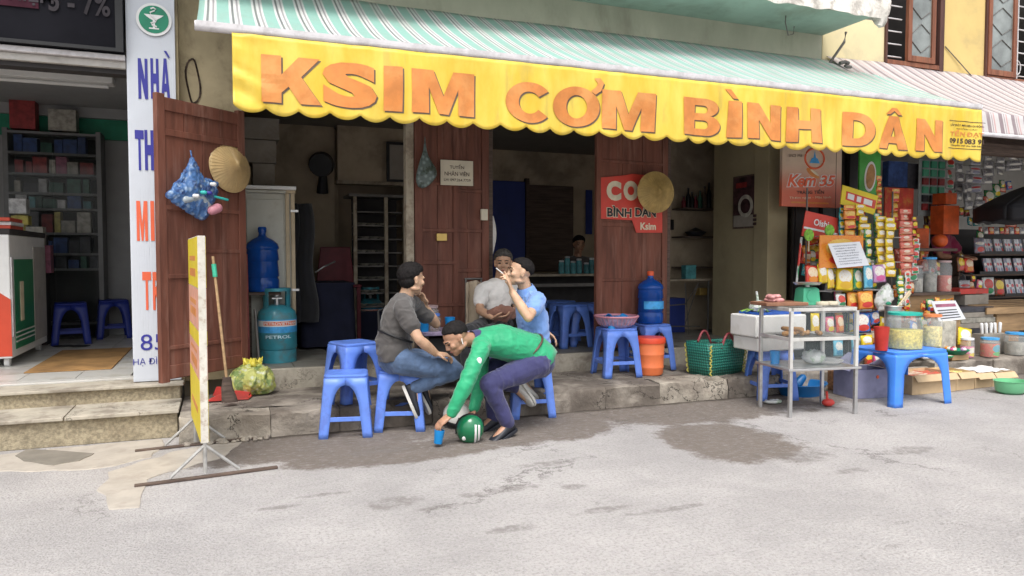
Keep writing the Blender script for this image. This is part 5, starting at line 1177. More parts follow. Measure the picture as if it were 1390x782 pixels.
# helmets
def helmet(label, loc, rz, m_, green=True, tilt=0, HZ=.075, k=1.0):
    t = thing('helmet', label, 'helmet', loc, rz); t.scale = (k, k, k)
    b = MB(); q = Matrix.Rotation(tilt, 3, 'X')
    prof = [(.128,0)]+[(.128*math.cos(R(a)), .018+.122*math.sin(R(a))) for a in range(0, 89, 8)]+[(.001,.14)]
    b.lathe([(.10,-.004),(.12,-.003)]+prof, n=36, sy=1.12); b.v = [q @ p + Vector((0,0,HZ)) for p in b.v]; b.build('shell', m_, t, smooth=60)
    b = MB(); b.lathe([(.121,-.012),(.132,-.010),(.134,.006),(.130,.014),(.121,.010),(.121,-.012)], n=36, sy=1.12); b.v = [q @ p + Vector((0,0,HZ)) for p in b.v]; b.build('rim', 'black', t, smooth=60)
    b = MB(); b.lathe([(.0,.06),(.07,.045),(.108,.0),(.121,-.012),(.124,-.006)], n=30, sy=1.12); b.v = [q @ p + Vector((0,0,HZ)) for p in b.v]; b.build('lining', 'black', t, smooth=60)
    if green:
        for xo in (.030, .062):
            b = MB()
            for k in range(9):
                pass
            def bf(u, v):
                a = R(25+110*v); x_ = xo+.020*u; r_ = math.sqrt(max(0, 1-(x_/.131)**2)); return Vector((x_, -.1475*r_*math.cos(a), .018+.1255*r_*math.sin(a)))
            b.grid(bf, 3, 14); b.v = [q @ p + Vector((0,0,HZ)) for p in b.v]; b.build('stripe', 'white', t, smooth=180, fix=False, solid=.001)
        b = MB(); b.ell((-.062,-.03,.124), .020, .022, .006, 14, 8); b.v = [q @ p + Vector((0,0,HZ)) for p in b.v]; b.build('badge', 'white', t, smooth=180)
        b = MB(); b.tube([q @ Vector(p)+Vector((0,0,HZ)) for p in ((-.12,-.02,.0),(-.13,-.03,.04),(-.12,.05,.03),(-.10,.10,-.01))], .007, 6); b.build('chin_strap', 'black', t, smooth=60)
    return t
D('helmet_green', (.008,.16,.065), .22, var=.05, coat=.6, bump=0); D('helmet_white', (.70,.68,.64), .3, var=.05, coat=.4, bump=0)
p = G(640, 602); helmet('green helmet with two white stripes lying on the road by the crouching man', (p.x+.01, p.y+.07, .0), R(-12), 'helmet_green', True, R(112), .125, .79)
p = G(636, 588); helmet('white helmet lying upside down just behind the green helmet', (p.x-.02, p.y+.24, .0), 0, 'helmet_white', False, R(20), .09, .84)
# extra seats under the older man, cloth behind him
put(672, 480, ZS, R(5), 'blue stool hidden under the older man in the pale T-shirt').location = Vector((W(672,441,6.42).x, 6.44, ZS))
b = MB(); p = W(645, 440, 6.50)
def cf(u, v): return Vector((p.x-.09+.15*u, 6.47+.03*math.sin(u*9)+.02*noise.noise(Vector((u*4,v*4,0))), ZS+.30+v*.62-.05*abs(u-.5)))
b.grid(cf, 16, 20); b.build_ = None
o = simple('draped_cloth', 'cream cloth hanging behind the older man beside the middle door leaf', 'cloth', b, 'cream_cloth', smooth=180, solid=.02)
cr = thing('coat_rail', 'thin rail carrying a cream cloth beside the middle door leaf', 'rail', (p.x, 6.53, ZS))
b = MB(); b.cyl((p.x-.08, 6.53, ZS), (p.x-.08, 6.53, ZS+.93), .01); b.cyl((p.x+.07, 6.53, ZS), (p.x+.07, 6.53, ZS+.93), .01); b.cyl((p.x-.09, 6.53, ZS+.93), (p.x+.08, 6.53, ZS+.93), .01); b.build('frame', 'steel_dark', cr, world=True)
# low table with cups and jars
tb0 = W(606, 450, 6.0)
tt = thing('low_table', 'small low wooden table with cups and jars between the seated men', 'table', (tb0.x, 6.1, ZS))
tz = .70
b = MB(); b.bx(WX(574,5.94), WX(645,5.94), 5.90, 6.32, tz-.03, tz); b.build('top', 'pink_haze', tt, world=True, bevel=.004)
for x in (WX(578,5.94), WX(640,5.94)):
    for y in (5.94, 6.26): b = MB(); b.bx(x-.018, x+.018, y-.018, y+.018, ZS, tz-.031); b.build('leg', 'wood_dark', tt, world=True)
b = MB(); b.bx(WX(578,5.94), WX(640,5.94), 5.98, 6.24, ZS+.18, tz-.06); b.build('drawer_box', 'dark_in', tt, world=True)
def jar(label, loc, r, h, glass, fill, fillh, lid, lidh=.018, name='jar'):
    t = thing(name, label, 'jar', loc)
    b = MB(); b.lathe([(0,0),(r*.95,0),(r,.01),(r,h*.86),(r*.82,h*.93),(r*.80,h)], n=30); b.build('glass', glass, t, smooth=50)
    if fill: b = MB(); b.lathe([(0,.004),(r*.93,.005),(r*.95,.01),(r*.95,h*fillh),(0,h*fillh+.008)], n=26); b.build('contents', fill, t, smooth=50)
    b = MB(); b.lathe([(r*.82,h*.985),(r*.92,h*.985),(r*.93,h+lidh),(r*.7,h+lidh*1.15),(0,h+lidh*1.2)], n=30); b.build('lid', lid, t, smooth=40)
    return t
def glassmat(name, col, alpha=.35):
    m, n = newmat(name); n.set(Base_Color=col, Roughness=.08, Alpha=alpha, Specular_IOR_Level=.6); MC[name] = m
glassmat('glass_clear', (.72,.76,.76), .22); glassmat('glass_case', (.35,.42,.43), .07)
D('fill_brown', (.13,.06,.05), .6, var=.4, scale=50); D('lid_blue', (.10,.22,.62), .4); D('lid_pink', (.45,.32,.32), .4); D('lid_teal', (.02,.42,.34), .4); D('lid_orange', (.68,.22,.08), .4)
p = W(587, 447, 6.12); jar('brown filled jar with a pinkish lid on the low table', (p.x, 6.16, tz), .065, .19, 'glass_clear', 'fill_brown', .8, 'lid_pink')
p = W(590, 447, 5.98); jar('brown filled jar with a blue lid on the low table', (p.x, 6.0, tz), .055, .13, 'glass_clear', 'fill_brown', .8, 'lid_blue')
p = W(575, 447, 5.98); cup('blue cup at the left edge of the low table', (p.x+.01, 5.99, tz), r=.042, h=.11)
p = W(613, 445, 6.0); cup('blue cup above the head of the crouching man on the low table', (p.x, 6.05, tz), r=.045, h=.11)
# ---------------------------------------------------------------- inside the eatery
def pbox(name, label, cat, px0, px1, py0, py1, D_, dep, m_, z0=None, bevel=.004, parent=None, **k):
    pm = (py0+py1)/2; x0 = W(px0, pm, D_).x; x1 = W(px1, pm, D_).x; xm = (px0+px1)/2; zt = ZY(xm, py0, D_); zb = ZY(xm, py1, D_) if z0 is None else z0
    b = MB().bx(x0, x1, D_, D_+dep, zb, zt)
    if parent is not None: return b.build(name, m_, parent, world=True, bevel=bevel)
    return simple(name, label, cat, b, m_, bevel=bevel, **k)
D('cup_white', (.50,.50,.44), .5, var=.08, scale=3, dirt=(.3,.26,.2), dirtamt=.5); D('grey_box', (.30,.27,.23), .8, var=.1, dirt=(.15,.12,.1), dirtamt=.5)
cx0, cx1 = WX(331, 7.3), WX(401, 7.3); ct = ZY(370, 262, 7.3)
cb = thing('cupboard', 'tall pale cupboard with light wood edges beside the gas cylinder', 'cupboard', ((cx0+cx1)/2, 7.3, ZF))
b = MB(); b.bx(cx0, cx1, 7.33, 7.8, ZF, ct); b.build('carcass', 'cup_white', cb, world=True, bevel=.004)
b = MB(); b.bx(cx0+.03, cx1-.10, 7.315, 7.33, ZF+.05, ct-.06); b.build('door_panel', 'cup_white', cb, world=True, bevel=.004)
for a, c, e, g in ((cx0-.01, cx1+.01, ct, ct+.06), (cx1-.035, cx1, ZF, ct-.001), (cx1-.085, cx1-.05, ZF, ct-.001)):
    b = MB(); b.bx(a, c, 7.30, 7.36, e, g); b.build('edge_strip', 'wood_pale', cb, world=True, bevel=.003)
for z in (1.0, 1.75): b = MB(); b.bx(cx1-.04, cx1+.03, 7.285, 7.30, z, z+.02); b.build('latch', 'steel', cb, world=True)
pbox('polystyrene_board', 'pale flat board lying on top of the cupboard', 'board', 331, 402, 252, 257, 7.25, .5, 'white'); pbox('polystyrene_board', 'lower pale flat board lying on top of the cupboard', 'board', 331, 388, 258, 261.5, 7.25, .5, 'cup_white')
for px0, px1, y0, y1, lb in ((331,379,160,189,'topmost grey carton stacked high on the left eatery wall'),(331,375,190,221,'middle grey carton stacked high on the left eatery wall'),(343,373,222,251,'lowest grey carton stacked above the cupboard')):
    pbox('carton', lb, 'box', px0, px1, y0, y1, 7.9, .4, 'grey_box')
pbox('wall_shelf', 'dark shelf holding the grey cartons above the cupboard', 'shelf', 331, 382, 251.5, 254, 7.88, .45, 'wood_dark')
b = MB(); p = W(408, 360, 7.75)
def gar(u, v): return Vector((p.x-.06+.16*u*(1+.3*v)+.02*math.sin(v*9), p.y-.03+.04*math.sin(u*7), p.z+.62-1.2*v))
b.grid(gar, 12, 30); simple('hanging_clothes', 'dark clothes hanging beside the pale cupboard', 'clothes', b, 'trouser_black', smooth=180, solid=.04)
hp_ = W(440, 222, 8.9)
hm = thing('wall_fan', 'dark round fan fixed to the back wall of the eatery', 'fan', (hp_.x, 9.19, hp_.z))
b = MB(); b.cyl((hp_.x,9.19,hp_.z), (hp_.x,9.0,hp_.z), .05); b.build('mount', 'black', hm, world=True)
b = MB(); b.cyl((hp_.x-.02,8.99,hp_.z+.0), (hp_.x-.04,8.9,hp_.z-.02), .15, .13, n=24); b.build('cage', 'black', hm, world=True, smooth=40)
b = MB(); b.cyl((hp_.x,9.0,hp_.z-.05), (hp_.x,9.08,hp_.z-.33), .04, .07); b.build('motor', 'black', hm, world=True)
# red chair, dark covered table
pc = G(455, 455, ZF); D('chair_red', (.16,.02,.03), .5)
ch = thing('plastic_chair', 'dim dark red plastic chair in the eatery shade', 'chair', (W(458,400,8.6).x, 8.6, ZF))
cx = W(458,350,8.6).x; zz = ZY(458, 335, 8.6)
b = MB(); b.prism([(-.22,0),(.22,0),(.17,.42),(-.17,.42)], (cx, 8.75, zz-.42), (1,0,0), (0,0,1), (0,.03,0)); b.build('backrest', 'chair_red', ch, world=True, bevel=.01)
b = MB(); b.bx(cx-.23, cx+.23, 8.35, 8.78, zz-.46, zz-.43); b.build('seat', 'chair_red', ch, world=True, bevel=.01)
for dx in (-.2, .2):
    for y in (8.38, 8.75): b = MB(); b.bx(cx+dx-.02, cx+dx+.02, y-.02, y+.02, ZF, zz-.46); b.build('leg', 'chair_red', ch, world=True)
tx0, tx1 = WX(408, 8.0), WX(478, 8.0)
dt = thing('dark_table', 'table under a dark blue cloth inside the left part of the eatery', 'table', ((tx0+tx1)/2, 8.2, ZF)); D('cloth_navy', (.012,.014,.035), .9)
def dtc(u, v):
    a = 2*math.pi*u; 
    return Vector(((tx0+tx1)/2+(tx1-tx0)/2*max(-1,min(1,1.3*math.cos(a)))*(1+.1*v), 8.25+.4*max(-1,min(1,1.3*math.sin(a)))*(1+.1*v)+.02*math.sin(a*9)*v, 1.05-v*.66))
b = MB(); b.grid(dtc, 60, 6); b.bx(tx0, tx1, 7.85, 8.65, 1.03, 1.052); b.build('cloth', 'cloth_navy', dt, world=True, smooth=50)
b = MB(); b.tube([W(428,370,8.0), W(440,362,8.0), W(455,355,8.05)], .008); simple('metal_rod', 'thin metal rod on the dark table', 'rod', b, 'steel')
# glass cabinet
gx = [WX(480, 8.6), WX(552, 8.6)]; g0, g1 = ZY(515, 400, 8.6), ZY(515, 268, 8.6)
gc = thing('glass_cabinet', 'dim glazed cabinet full of plates behind the door post', 'cabinet', (sum(gx)/2, 8.7, ZF))
for x in (gx[0], WX(522, 8.6), gx[1]-.04): b = MB(); b.bx(x, x+.04, 8.58, 8.62, ZF, g1); b.build('upright', 'post_pale', gc, world=True)
b = MB(); b.bx(gx[0]+.04, gx[1]-.04, 8.95, 8.98, ZF, g1); b.build('back_panel', 'dark_in', gc, world=True)
b = MB(); b.bx(gx[0], gx[1], 8.6, 8.98, ZF, g0-.2); b.build('base', 'cloth_navy', gc, world=True)
for k in range(8): b = MB(); b.bx(gx[0]+.04, gx[1]-.04, 8.63, 8.94, g0-.15+k*(g1-g0+.13)/8, g0-.135+k*(g1-g0+.13)/8); b.build('shelf', 'steel_dark', gc, world=True)
b = MB(); b.bx(gx[0]-.05, gx[1]+.02, 8.55, 9.0, g1, g1+.03); b.build('top', 'steel_dark', gc, world=True)
pm = b = MB().lathe([(0,0),(.04,0),(.07,.025),(.065,.025),(.03,.006),(0,.006)], n=14).mesh('plate', 'pack_t')
for k in range(7):
    for j in range(3):
        o = bpy.data.objects.new('bowl', pm); COL.objects.link(o); o.location = (gx[0]+.12+j*.11+(k % 2)*.03, 8.75, g0-.134+k*(g1-g0+.13)/8)
        tag(o, 'small bowl stacked in the dim glazed cabinet of the eatery', 'bowl', 'bowls in the glazed cabinet')
pf_ = thing('framed_picture', 'small black framed picture standing on the ledge by the door post', 'picture', (WX(540,8.9), 8.97, 2.24))
b = MB(); b.bx(WX(527,8.9), WX(556,8.9), 8.95, 8.975, 2.242, ZY(540,193,8.95)); b.build('frame', 'black', pf_, world=True)
b = MB(); b.bx(WX(531,8.9), WX(553,8.9), 8.945, 8.951, 2.27, ZY(540,197,8.95)); b.build('print', 'grey_box', pf_, world=True)
# counter with the server behind it
c0, c1 = WX(700, 8.3), WX(812, 8.3); cz_ = ZY(760, 372, 8.3)
co = thing('counter', 'long dark counter with a pale edge in the middle of the eatery', 'counter', ((c0+c1)/2, 8.5, ZF))
b = MB(); b.bx(c0, c1+.3, 8.3, 8.8, cz_-.03, cz_); b.build('top', 'post_pale', co, world=True, bevel=.004)
b = MB(); b.bx(c0+.02, c1+.28, 8.55, 8.78, ZF, cz_-.031); b.build('panel', 'dark_in', co, world=True)
b = MB(); b.bx(c0, c1+.3, 8.33, 8.36, cz_-.16, cz_-.12); b.build('rail', 'steel_dark', co, world=True)
for i, (px, hh) in enumerate(((762,.15),(770,.20),(778,.14),(786,.17),(796,.12),(803,.18))):
    x = WX(px, 8.45); jar('blue grey jar on the dark counter, number %s from the left' % ['one','two','three','four','five','six'][i], (x, 8.45, cz_), .035, hh, 'pack_c', None, 0, 'pack_w', name='jar')
def Wz(px, z, D_): v = W(px, 350, D_); return Vector((v.x, D_, z))
hz = ZY(786, 332, 9.2); X_ = WX(786, 9.2)
J = dict(pel=Vector((X_,9.3,.95)), wai=Vector((X_,9.3,hz-.52)), che=Vector((X_,9.28,hz-.36)), nek=Vector((X_,9.25,hz-.17)), head=Vector((X_,9.2,hz)), sR=Vector((X_-.17,9.25,hz-.24)), sL=Vector((X_+.17,9.25,hz-.24)),
   eR=Vector((X_-.24,9.15,hz-.48)), eL=Vector((X_+.24,9.15,hz-.48)), wR=Vector((X_-.12,8.95,hz-.5)), wL=Vector((X_+.12,8.95,hz-.5)), hR=Vector((X_-.09,9.3,.9)), hL=Vector((X_+.09,9.3,.9)), kR=Vector((X_-.09,9.1,.85)), kL=Vector((X_+.09,9.1,.85)), aR=Vector((X_-.09,9.15,.45)), aL=Vector((X_+.09,9.15,.45)), tR=Vector((X_-.09,9.0,.42)), tL=Vector((X_+.09,9.0,.42)))
person('person in grey sitting in the dark behind the eatery counter', J, (-.2,-1,-.1), (0,0,1), (0,-1,0), 'skin_brown', 'hair', 'shirt_grey', 'trouser_black', fine=False, hands=(('R',(.4,-.9,0),(0,0,-1),.4,1),('L',(-.4,-.9,0),(0,0,-1),.4,-1)))
p = W(668, 330, 6.75); b = MB()
def sh2(u, v): return Vector((X2b-.06+.20*u+.03*math.sin(v*5), 6.78+.03*math.sin(u*8), ZY(668,290,6.8)-.55*v-.05*abs(u-.5)))
b.grid(sh2, 12, 20); simple('hanging_shirt', 'pale shirt hanging behind the edge of the middle door leaf', 'shirt', b, 'shirt_white', smooth=180, solid=.02)
# alcove shelves
for k, (yy, x1_) in enumerate(((283, 972), (321, 966), (362, 968))):
    z = ZY(945, yy, 8.1); b = MB().bx(WX(922,8.1), WX(968,8.1), 8.0, 8.298, z-.02, z)
    simple('wall_shelf', ['top dark shelf of bottles in the alcove','middle dark shelf with a bowl in the alcove','lowest dark shelf in the alcove'][k], 'shelf', b, 'wood_dark')
z = ZY(945, 283, 8.1)
for i, px in enumerate((928, 934, 939, 944, 950, 956, 962)):
    t = thing('bottle', ['dark brown','tall black','slim black','squat brown','dark green','tall brown','dark'][i]+' sauce bottle on the top alcove shelf', 'bottle', (WX(px,8.12), 8.13, z), 0, 'sauce bottles in the alcove')
    h_ = [.14,.25,.20,.16,.22,.28,.33][i]; b = MB(); b.lathe([(0,0),(.03,0),(.032,h_*.6),(.012,h_*.78),(.012,h_),(0,h_)], n=14); b.build('glass', ['chair_red','black','black','chair_red','pack_g','wood_dark','black'][i], t, smooth=50); b = MB(); b.cyl((0,0,h_), (0,0,h_+.015), .014); b.build('cap', 'pack_d', t)
z = ZY(945, 321, 8.1); b = MB(); b.lathe([(0,0),(.08,0),(.14,.06),(.13,.06),(.0,.12)], (WX(945,8.1), 8.12, z), n=20); simple('bowl', 'covered bowl on the middle alcove shelf', 'bowl', b, 'pack_d', smooth=50)
rk = thing('wire_rack', 'wire rack table with a pale top against the olive side wall', 'rack', (WX(935,7.9), 7.9, ZF))
zr = ZY(935, 379, 7.7); b = MB(); b.bx(WX(903,7.7), WX(967,7.7), 7.7, 7.98, zr-.02, zr); b.build('top', 'post_pale', rk, world=True)
for (a, ya, c, yc) in ((905,415,930,413),(930,413,948,385),(905,443,950,443),(930,384,935,455),(948,384,930,440)): b = MB(); b.cyl(W(a,ya,7.75), W(c,yc,7.75), .008, n=6); b.build('wire', 'steel_dark', rk, world=True)
for px in (906, 962): b = MB(); b.cyl((WX(px,7.75), 7.75, ZF), (WX(px,7.75), 7.75, zr-.02), .012, n=8); b.build('leg', 'steel_dark', rk, world=True)
pbox('tissue_box', 'pale teal tissue box on the rack top in the alcove', 'box', 931, 945, 360, 379, 7.75, .1, 'pack_c', z0=zr)
pbox('tin', 'small brass coloured tin under the rack top', 'tin', 950, 960, 391, 401, 7.9, .1, 'brass')
pbox('storage_box', 'dark blue storage box under the wire rack', 'box', 905, 930, 405, 445, 7.95, .25, 'stool_dark', z0=ZF)
pbox('switch_box', 'small black box on the wall just right of the red sign leaf', 'box', 905, 915, 298, 312, 8.22, .05, 'black')
pbox('blue_poster', 'dark blue poster on the back wall near the right door leaf', 'poster', 795, 804, 258, 318, 10.2, .01, 'stool_dark')
# menu poster on the olive side wall
def SW(py, D_, z=None): return Vector((PIL0+.02, D_, 0))
pd0, pd1 = None, None
def dOnWall(px): # depth where the pixel column meets the side wall
    d = _ray(px, 300); return (PIL0+.02)/d.x*d.y
ya, yb = dOnWall(1032), dOnWall(996)
def zOnWall(px, py): d = _ray(px, py); t = (PIL0+.02)/d.x; return H+d.z*t
z1_, z0_ = zOnWall(1013, 238), zOnWall(1013, 310)
mp = thing('menu_poster', 'dark framed food poster on the olive side wall', 'poster', (PIL0+.01, (ya+yb)/2, z0_))
D('poster_dark', (.05,.022,.025), .4, var=.8, scale=9); 
b = MB(); b.bx(PIL0+.004, PIL0+.019, ya, yb, z0_, z1_); b.build('frame', 'wood_dark', mp, world=True)
hh = z1_-z0_; b = MB(); b.bx(PIL0+.001, PIL0+.004, ya+.02, yb-.02, z0_+hh*.26, z1_-.02); b.build('print', 'poster_dark', mp, world=True)
b = MB(); b.bx(PIL0+.001, PIL0+.004, ya+.02, yb-.02, z0_+.02, z0_+hh*.25); b.build('price_panel', 'grey_box', mp, world=True)
ym = (ya+yb)/2
b = MB(); b.lathe([(.0,.0),(.13,.0),(.13,.002),(0,.002)], (PIL0+.001, ym, z0_+hh*.42), n=30, axis=Vector((-1,0,0)), sy=1); b.build('plate_print', 'pack_t', mp, world=True)
b = MB(); b.lathe([(.0,.0),(.085,.0),(.085,.002),(0,.002)], (PIL0-.001, ym, z0_+hh*.42), n=30, axis=Vector((-1,0,0))); b.build('food_print', 'poster_dark', mp, world=True)
for k in range(3): b = MB(); b.bx(PIL0-.001, PIL0+.001, ya+.04, ya+.1, z0_+.03+k*hh*.075, z0_+.03+k*hh*.075+hh*.05); b.build('print_block', 'poster_dark', mp, world=True)
b = MB(); b.bx(PIL0-.001, PIL0+.001, ym-.02, yb-.06, z1_-.14, z1_-.08); b.build('print_block', 'pack_r', mp, world=True)
# wire loop on the left column
b = MB(); c_ = W(262, 110, FY-.02); b.tube([c_+Vector((.05*math.cos(k*.5)*(1-.3*math.sin(k)), 0, .18*math.sin(k*.5))) for k in range(26)], .007, 6); simple('wire_coil', 'rusty wire coil hanging on the stained column above the folded door', 'wire', b, 'wood_dark')
# ---------------------------------------------------------------- street side of the eatery, right part
# woven shopping basket
def weave():
    m, n = newmat('weave_green'); v = n.co(); s = n.sep(v)
    u = n.math('MULTIPLY', n.math('ADD', s[0], s[1]), 42); w = n.math('MULTIPLY', s[2], 42)
    chk = n.math('MULTIPLY', n.math('SINE', n.math('MULTIPLY', n.math('ADD', u, w), 3.14)), n.math('SINE', n.math('MULTIPLY', n.math('SUBTRACT', u, w), 3.14)))
    c = n.mix(n.rng(chk, -.15, .15), (.010,.10,.075), (.03,.22,.165)); n.set(Base_Color=c, Roughness=.4); n.bump(chk, .6, .006); MC['weave_green'] = m
weave(); D('weave_yellow', (.55,.50,.12), .4, var=.3, scale=60); D('handle_red', (.30,.06,.07), .45)
p = G(995, 513, ZS)
wb = thing('woven_basket', 'green woven plastic basket with red handles on the kerb', 'basket', (G(990,510,ZS).x, 5.97, ZS), R(12)); wb.scale = (1.14, 1.14, 1.14)
def wr(z, k): 
    a, c = .21+.025*z/.27, .12+.02*z/.27; r = .03; out = []
    for cx, cy, a0 in ((a-r,c-r,0),(-a+r,c-r,90),(-a+r,-c+r,180),(a-r,-c+r,270)):
        for q in range(4): an = R(a0+30*q); out.append(Vector((cx+r*math.cos(an), cy+r*math.sin(an), z+.008*math.sin(k*2+cx*9))))
    return out
b = MB(); b.loft([wr(0,0), wr(.09,0), wr(.18,1), wr(.27,2)], cap=False); b.add([Vector(p_) for p_ in wr(.004,0)], [tuple(range(16))]); b.build('body', 'weave_green', wb, smooth=40, solid=.006)
for s_ in (-1, 1):
    for x in (-.205, .205):
        for k in range(12):
            b = MB(); b.box((x*(1+.1*k/12)+.0, s_*(.122+.018*k/12)+s_*.004, .012+k*.0215), (.028,.006,.010), Matrix.Rotation(R(35*(-1)**k), 3, 'Y')); b.build('trim_strip', 'weave_yellow', wb)
    b = MB(); b.tube([Vector((-.09+.18*k/12, s_*(.125+.01), .23+.12*math.sin(math.pi*k/12))) for k in range(13)], .011, 8); b.build('handle', 'handle_red', wb, smooth=60)
b = MB(); b.ell((0,0,.20), .17, .09, .06, 20, 10); crumple(b, .1, 8, 4); b.build('contents', 'poster_dark', wb, smooth=60)
# foam boxes
D('foam', (.72,.71,.68), .85, var=.04, bump=.3, bscale=200, dirt=(.45,.42,.36), dirtamt=.4)
q0 = G(1045, 539, 0); zf_ = .462
fa = sbox('foam_box', 'lower white foam box on the blue stool behind the display case', 'box', q0.x-.30, q0.x+.24, q0.y-.18, q0.y+.17, zf_, zf_+.13, 'foam', bevel=.015)
fb_ = sbox('foam_box', 'upper white foam box with a blue tray on the stool', 'box', q0.x-.33, q0.x+.25, q0.y-.19, q0.y+.18, zf_+.131, zf_+.33, 'foam', bevel=.015)
D('tray_blue', (.02,.10,.45), .4)
sbox('tray', 'flat blue tray lying on the upper foam box', 'tray', q0.x-.26, q0.x+.22, q0.y-.15, q0.y+.14, zf_+.331, zf_+.352, 'tray_blue')
vb = thing('plastic_bag', 'white plastic bag of herbs on the blue tray', 'bag', (q0.x-.14, q0.y-.02, zf_+.352))
b = MB(); b.ell((0,0,0), .12, .09, .055, 26, 16); crumple(b, .25, 14, 9); b.v = [Vector((p_.x,p_.y,max(p_.z+.05,.001))) for p_ in b.v]; b.cyl((-.03,0,.08), (-.05,0,.19), .013, .010); b.build('sack', 'bag_white', vb, smooth=60)
D('herb', (.20,.38,.06), .6, var=.4, scale=40)
for k in range(14):
    a = random.uniform(0, 6.3); b = MB(); b.tube([(.06*math.cos(a), .05*math.sin(a), .02), (.14*math.cos(a), .09*math.sin(a), .025), (.21*math.cos(a), .12*math.sin(a), .008)], .004, 5); b.build('leaf', 'herb', vb)
# aluminium display case
gA, gB, gC, gD_ = G(1072,567), G(1160,562), G(1029.5,552.6), G(1111.5,550)
ax_ = (gB-gA); cw = .62; ax_.normalize(); ay_ = Vector((-ax_.y, ax_.x, 0)); cd = .44
dc = thing('display_case', 'aluminium and glass food display case on four legs at the road edge', 'display case', (gA.x, gA.y, 0), math.atan2(ax_.y, ax_.x))
zt2, zm, zb2_ = .89, .645, .405
D('alu', (.62,.61,.58), .38, metal=.35, var=.1, dirt=(.35,.3,.25), dirtamt=.4, dscale=10)
for x in (0, cw):
    for y in (0, cd):
        b = MB(); b.bx(x-.014, x+.014, y-.014, y+.014, 0, zb2_-.02); b.build('leg', 'steel', dc, bevel=.002)
        b = MB(); b.bx(x-.014, x+.014, y-.014, y+.014, zb2_+.001, zt2-.0145); b.build('post', 'alu', dc, bevel=.002)
for z in (zt2, zm):
    for y in (0, cd): b = MB(); b.bx(.0145, cw-.0145, y-.0135, y+.0135, z-.014, z+.014); b.build('rail', 'alu', dc, bevel=.002)
    for x in (0, cw): b = MB(); b.bx(x-.0135, x+.0135, .0145, cd-.0145, z-.014, z+.014); b.build('rail', 'alu', dc, bevel=.002)
b = MB(); b.bx(-.035, cw+.035, -.03, cd+.03, zb2_-.02, zb2_); b.build('base_tray', 'steel', dc, bevel=.004)
b = MB(); b.bx(.014, cw-.014, .014, cd-.014, zm-.006, zm-.001); b.build('shelf', 'steel', dc)
for nm, a in (('top_glass', (.0,cw,.0,cd,zt2+.0145,zt2+.019)), ('side_glass', (cw+.001,cw+.004,.015,cd-.015,zb2_+.01,zt2-.015)), ('side_glass', (-.004,-.001,.015,cd-.015,zb2_+.01,zt2-.015)), ('front_glass', (.015,cw-.015,-.004,-.001,zb2_+.01,zt2-.015))):
    b = MB(); b.bx(*a); b.build(nm, 'glass_case', dc)
def case(x, y, z): return Matrix.Translation(dc.location) @ Matrix.Rotation(dc.rotation_euler.z, 4, 'Z') @ Vector((x, y, z))
def place(o, x, y, z, rz=0): o.location = case(x, y, z); o.rotation_euler = (0, 0, dc.rotation_euler.z+rz); return o
D('bread', (.42,.22,.08), .6, var=.25, scale=12); D('tray_brown', (.25,.12,.07), .5); D('cake', (.56,.50,.38), .7, var=.15); D('meat', (.52,.25,.24), .55, var=.3, scale=25)
o = tag(MB().bx(-.17,.17,-.13,.13,0,.012).build('tray', 'steel_dark', None, bevel=.003), 'dark tray of fried bread on the middle shelf of the display case', 'tray'); place(o, .24, .2, zm)
for i in range(7):
    b = MB(); b.caps((-.05,0,.02), (.05,0,.02), .022, .018, 12); o = tag(b.build('bread_roll', 'bread', None, smooth=60), ['fried bread stick at the left end of the tray','second fried bread stick from the left on the tray','third fried bread stick from the left on the tray','fourth fried bread stick from the left on the tray','fried bread stick at the right end of the tray','fried bread stick lying on top towards the left','fried bread stick lying on top towards the right'][i], 'bread'); place(o, .10+.07*(i % 5), .17+.05*(i % 2), zm+.012+(.035 if i > 4 else 0), .3*i)
b = MB(); b.ell((0,0,.06), .10, .09, .06, 24, 14); crumple(b, .15, 16, 3); b.v = [Vector((q.x,q.y,max(q.z,.0))) for q in b.v]; o = tag(b.build('plastic_bag', 'bag_white', None, smooth=180), 'white plastic bag of food on the lower shelf of the display case', 'bag'); place(o, .36, .2, zb2_+.001)
b = MB(); b.lathe([(0,0),(.10,0),(.14,.03),(.135,.03),(.095,.005),(0,.005)], n=28); o = tag(b.build('plate', 'white', None, smooth=50), 'white plate beside the food bag on the lower shelf', 'plate'); place(o, .50, .22, zb2_+.001)
b = MB(); b.lathe([(0,0),(.036,0),(.045,.11),(.041,.11),(.033,.005),(0,.005)], n=22); o = tag(b.build('cup', 'cup_blue', None, smooth=40), 'bright blue cup at the left inside the display case', 'cup'); place(o, .02, .33, zb2_+.001); o.location = case(.05, .30, zb2_+.001)
o = tag(MB().bx(-.20,.20,-.13,.13,0,.03).build('tray', 'tray_brown', None, bevel=.006), 'brown wooden tray of pinkish meat on top of the display case', 'tray'); place(o, .08, .3, zt2+.02)
for i in range(9):
    b = MB(); b.ell((0,0,0), .045, .03, .02, 12, 8); crumple(b, .3, 30, i); o = tag(b.build('meat_piece', 'meat', None, smooth=60), 'piece of pinkish meat heaped on the brown tray', 'meat', 'meat pieces on the brown tray'); place(o, .02+random.uniform(-.08,.10), .3+random.uniform(-.05,.05), zt2+.065+(.03 if i > 5 else 0), i)
sc_ = thing('kitchen_scale', 'green mechanical kitchen scale with a steel pan on the display case', 'scale', case(.34,.28,zt2+.02), dc.rotation_euler.z)
D('scale_green', (.06,.34,.20), .4, var=.08)
b = MB(); b.loft([[Vector((x,y,z)) for x, y in ((-a,-c),(a,-c),(a,c),(-a,c))] for a, c, z in ((.085,.07,0),(.085,.07,.02),(.075,.06,.14),(.055,.045,.155))]); b.build('housing', 'scale_green', sc_, bevel=.006)
b = MB(); b.cyl((0,-.062,.08), (0,-.072,.08), .05, n=24); b.build('dial', 'scale_green', sc_)
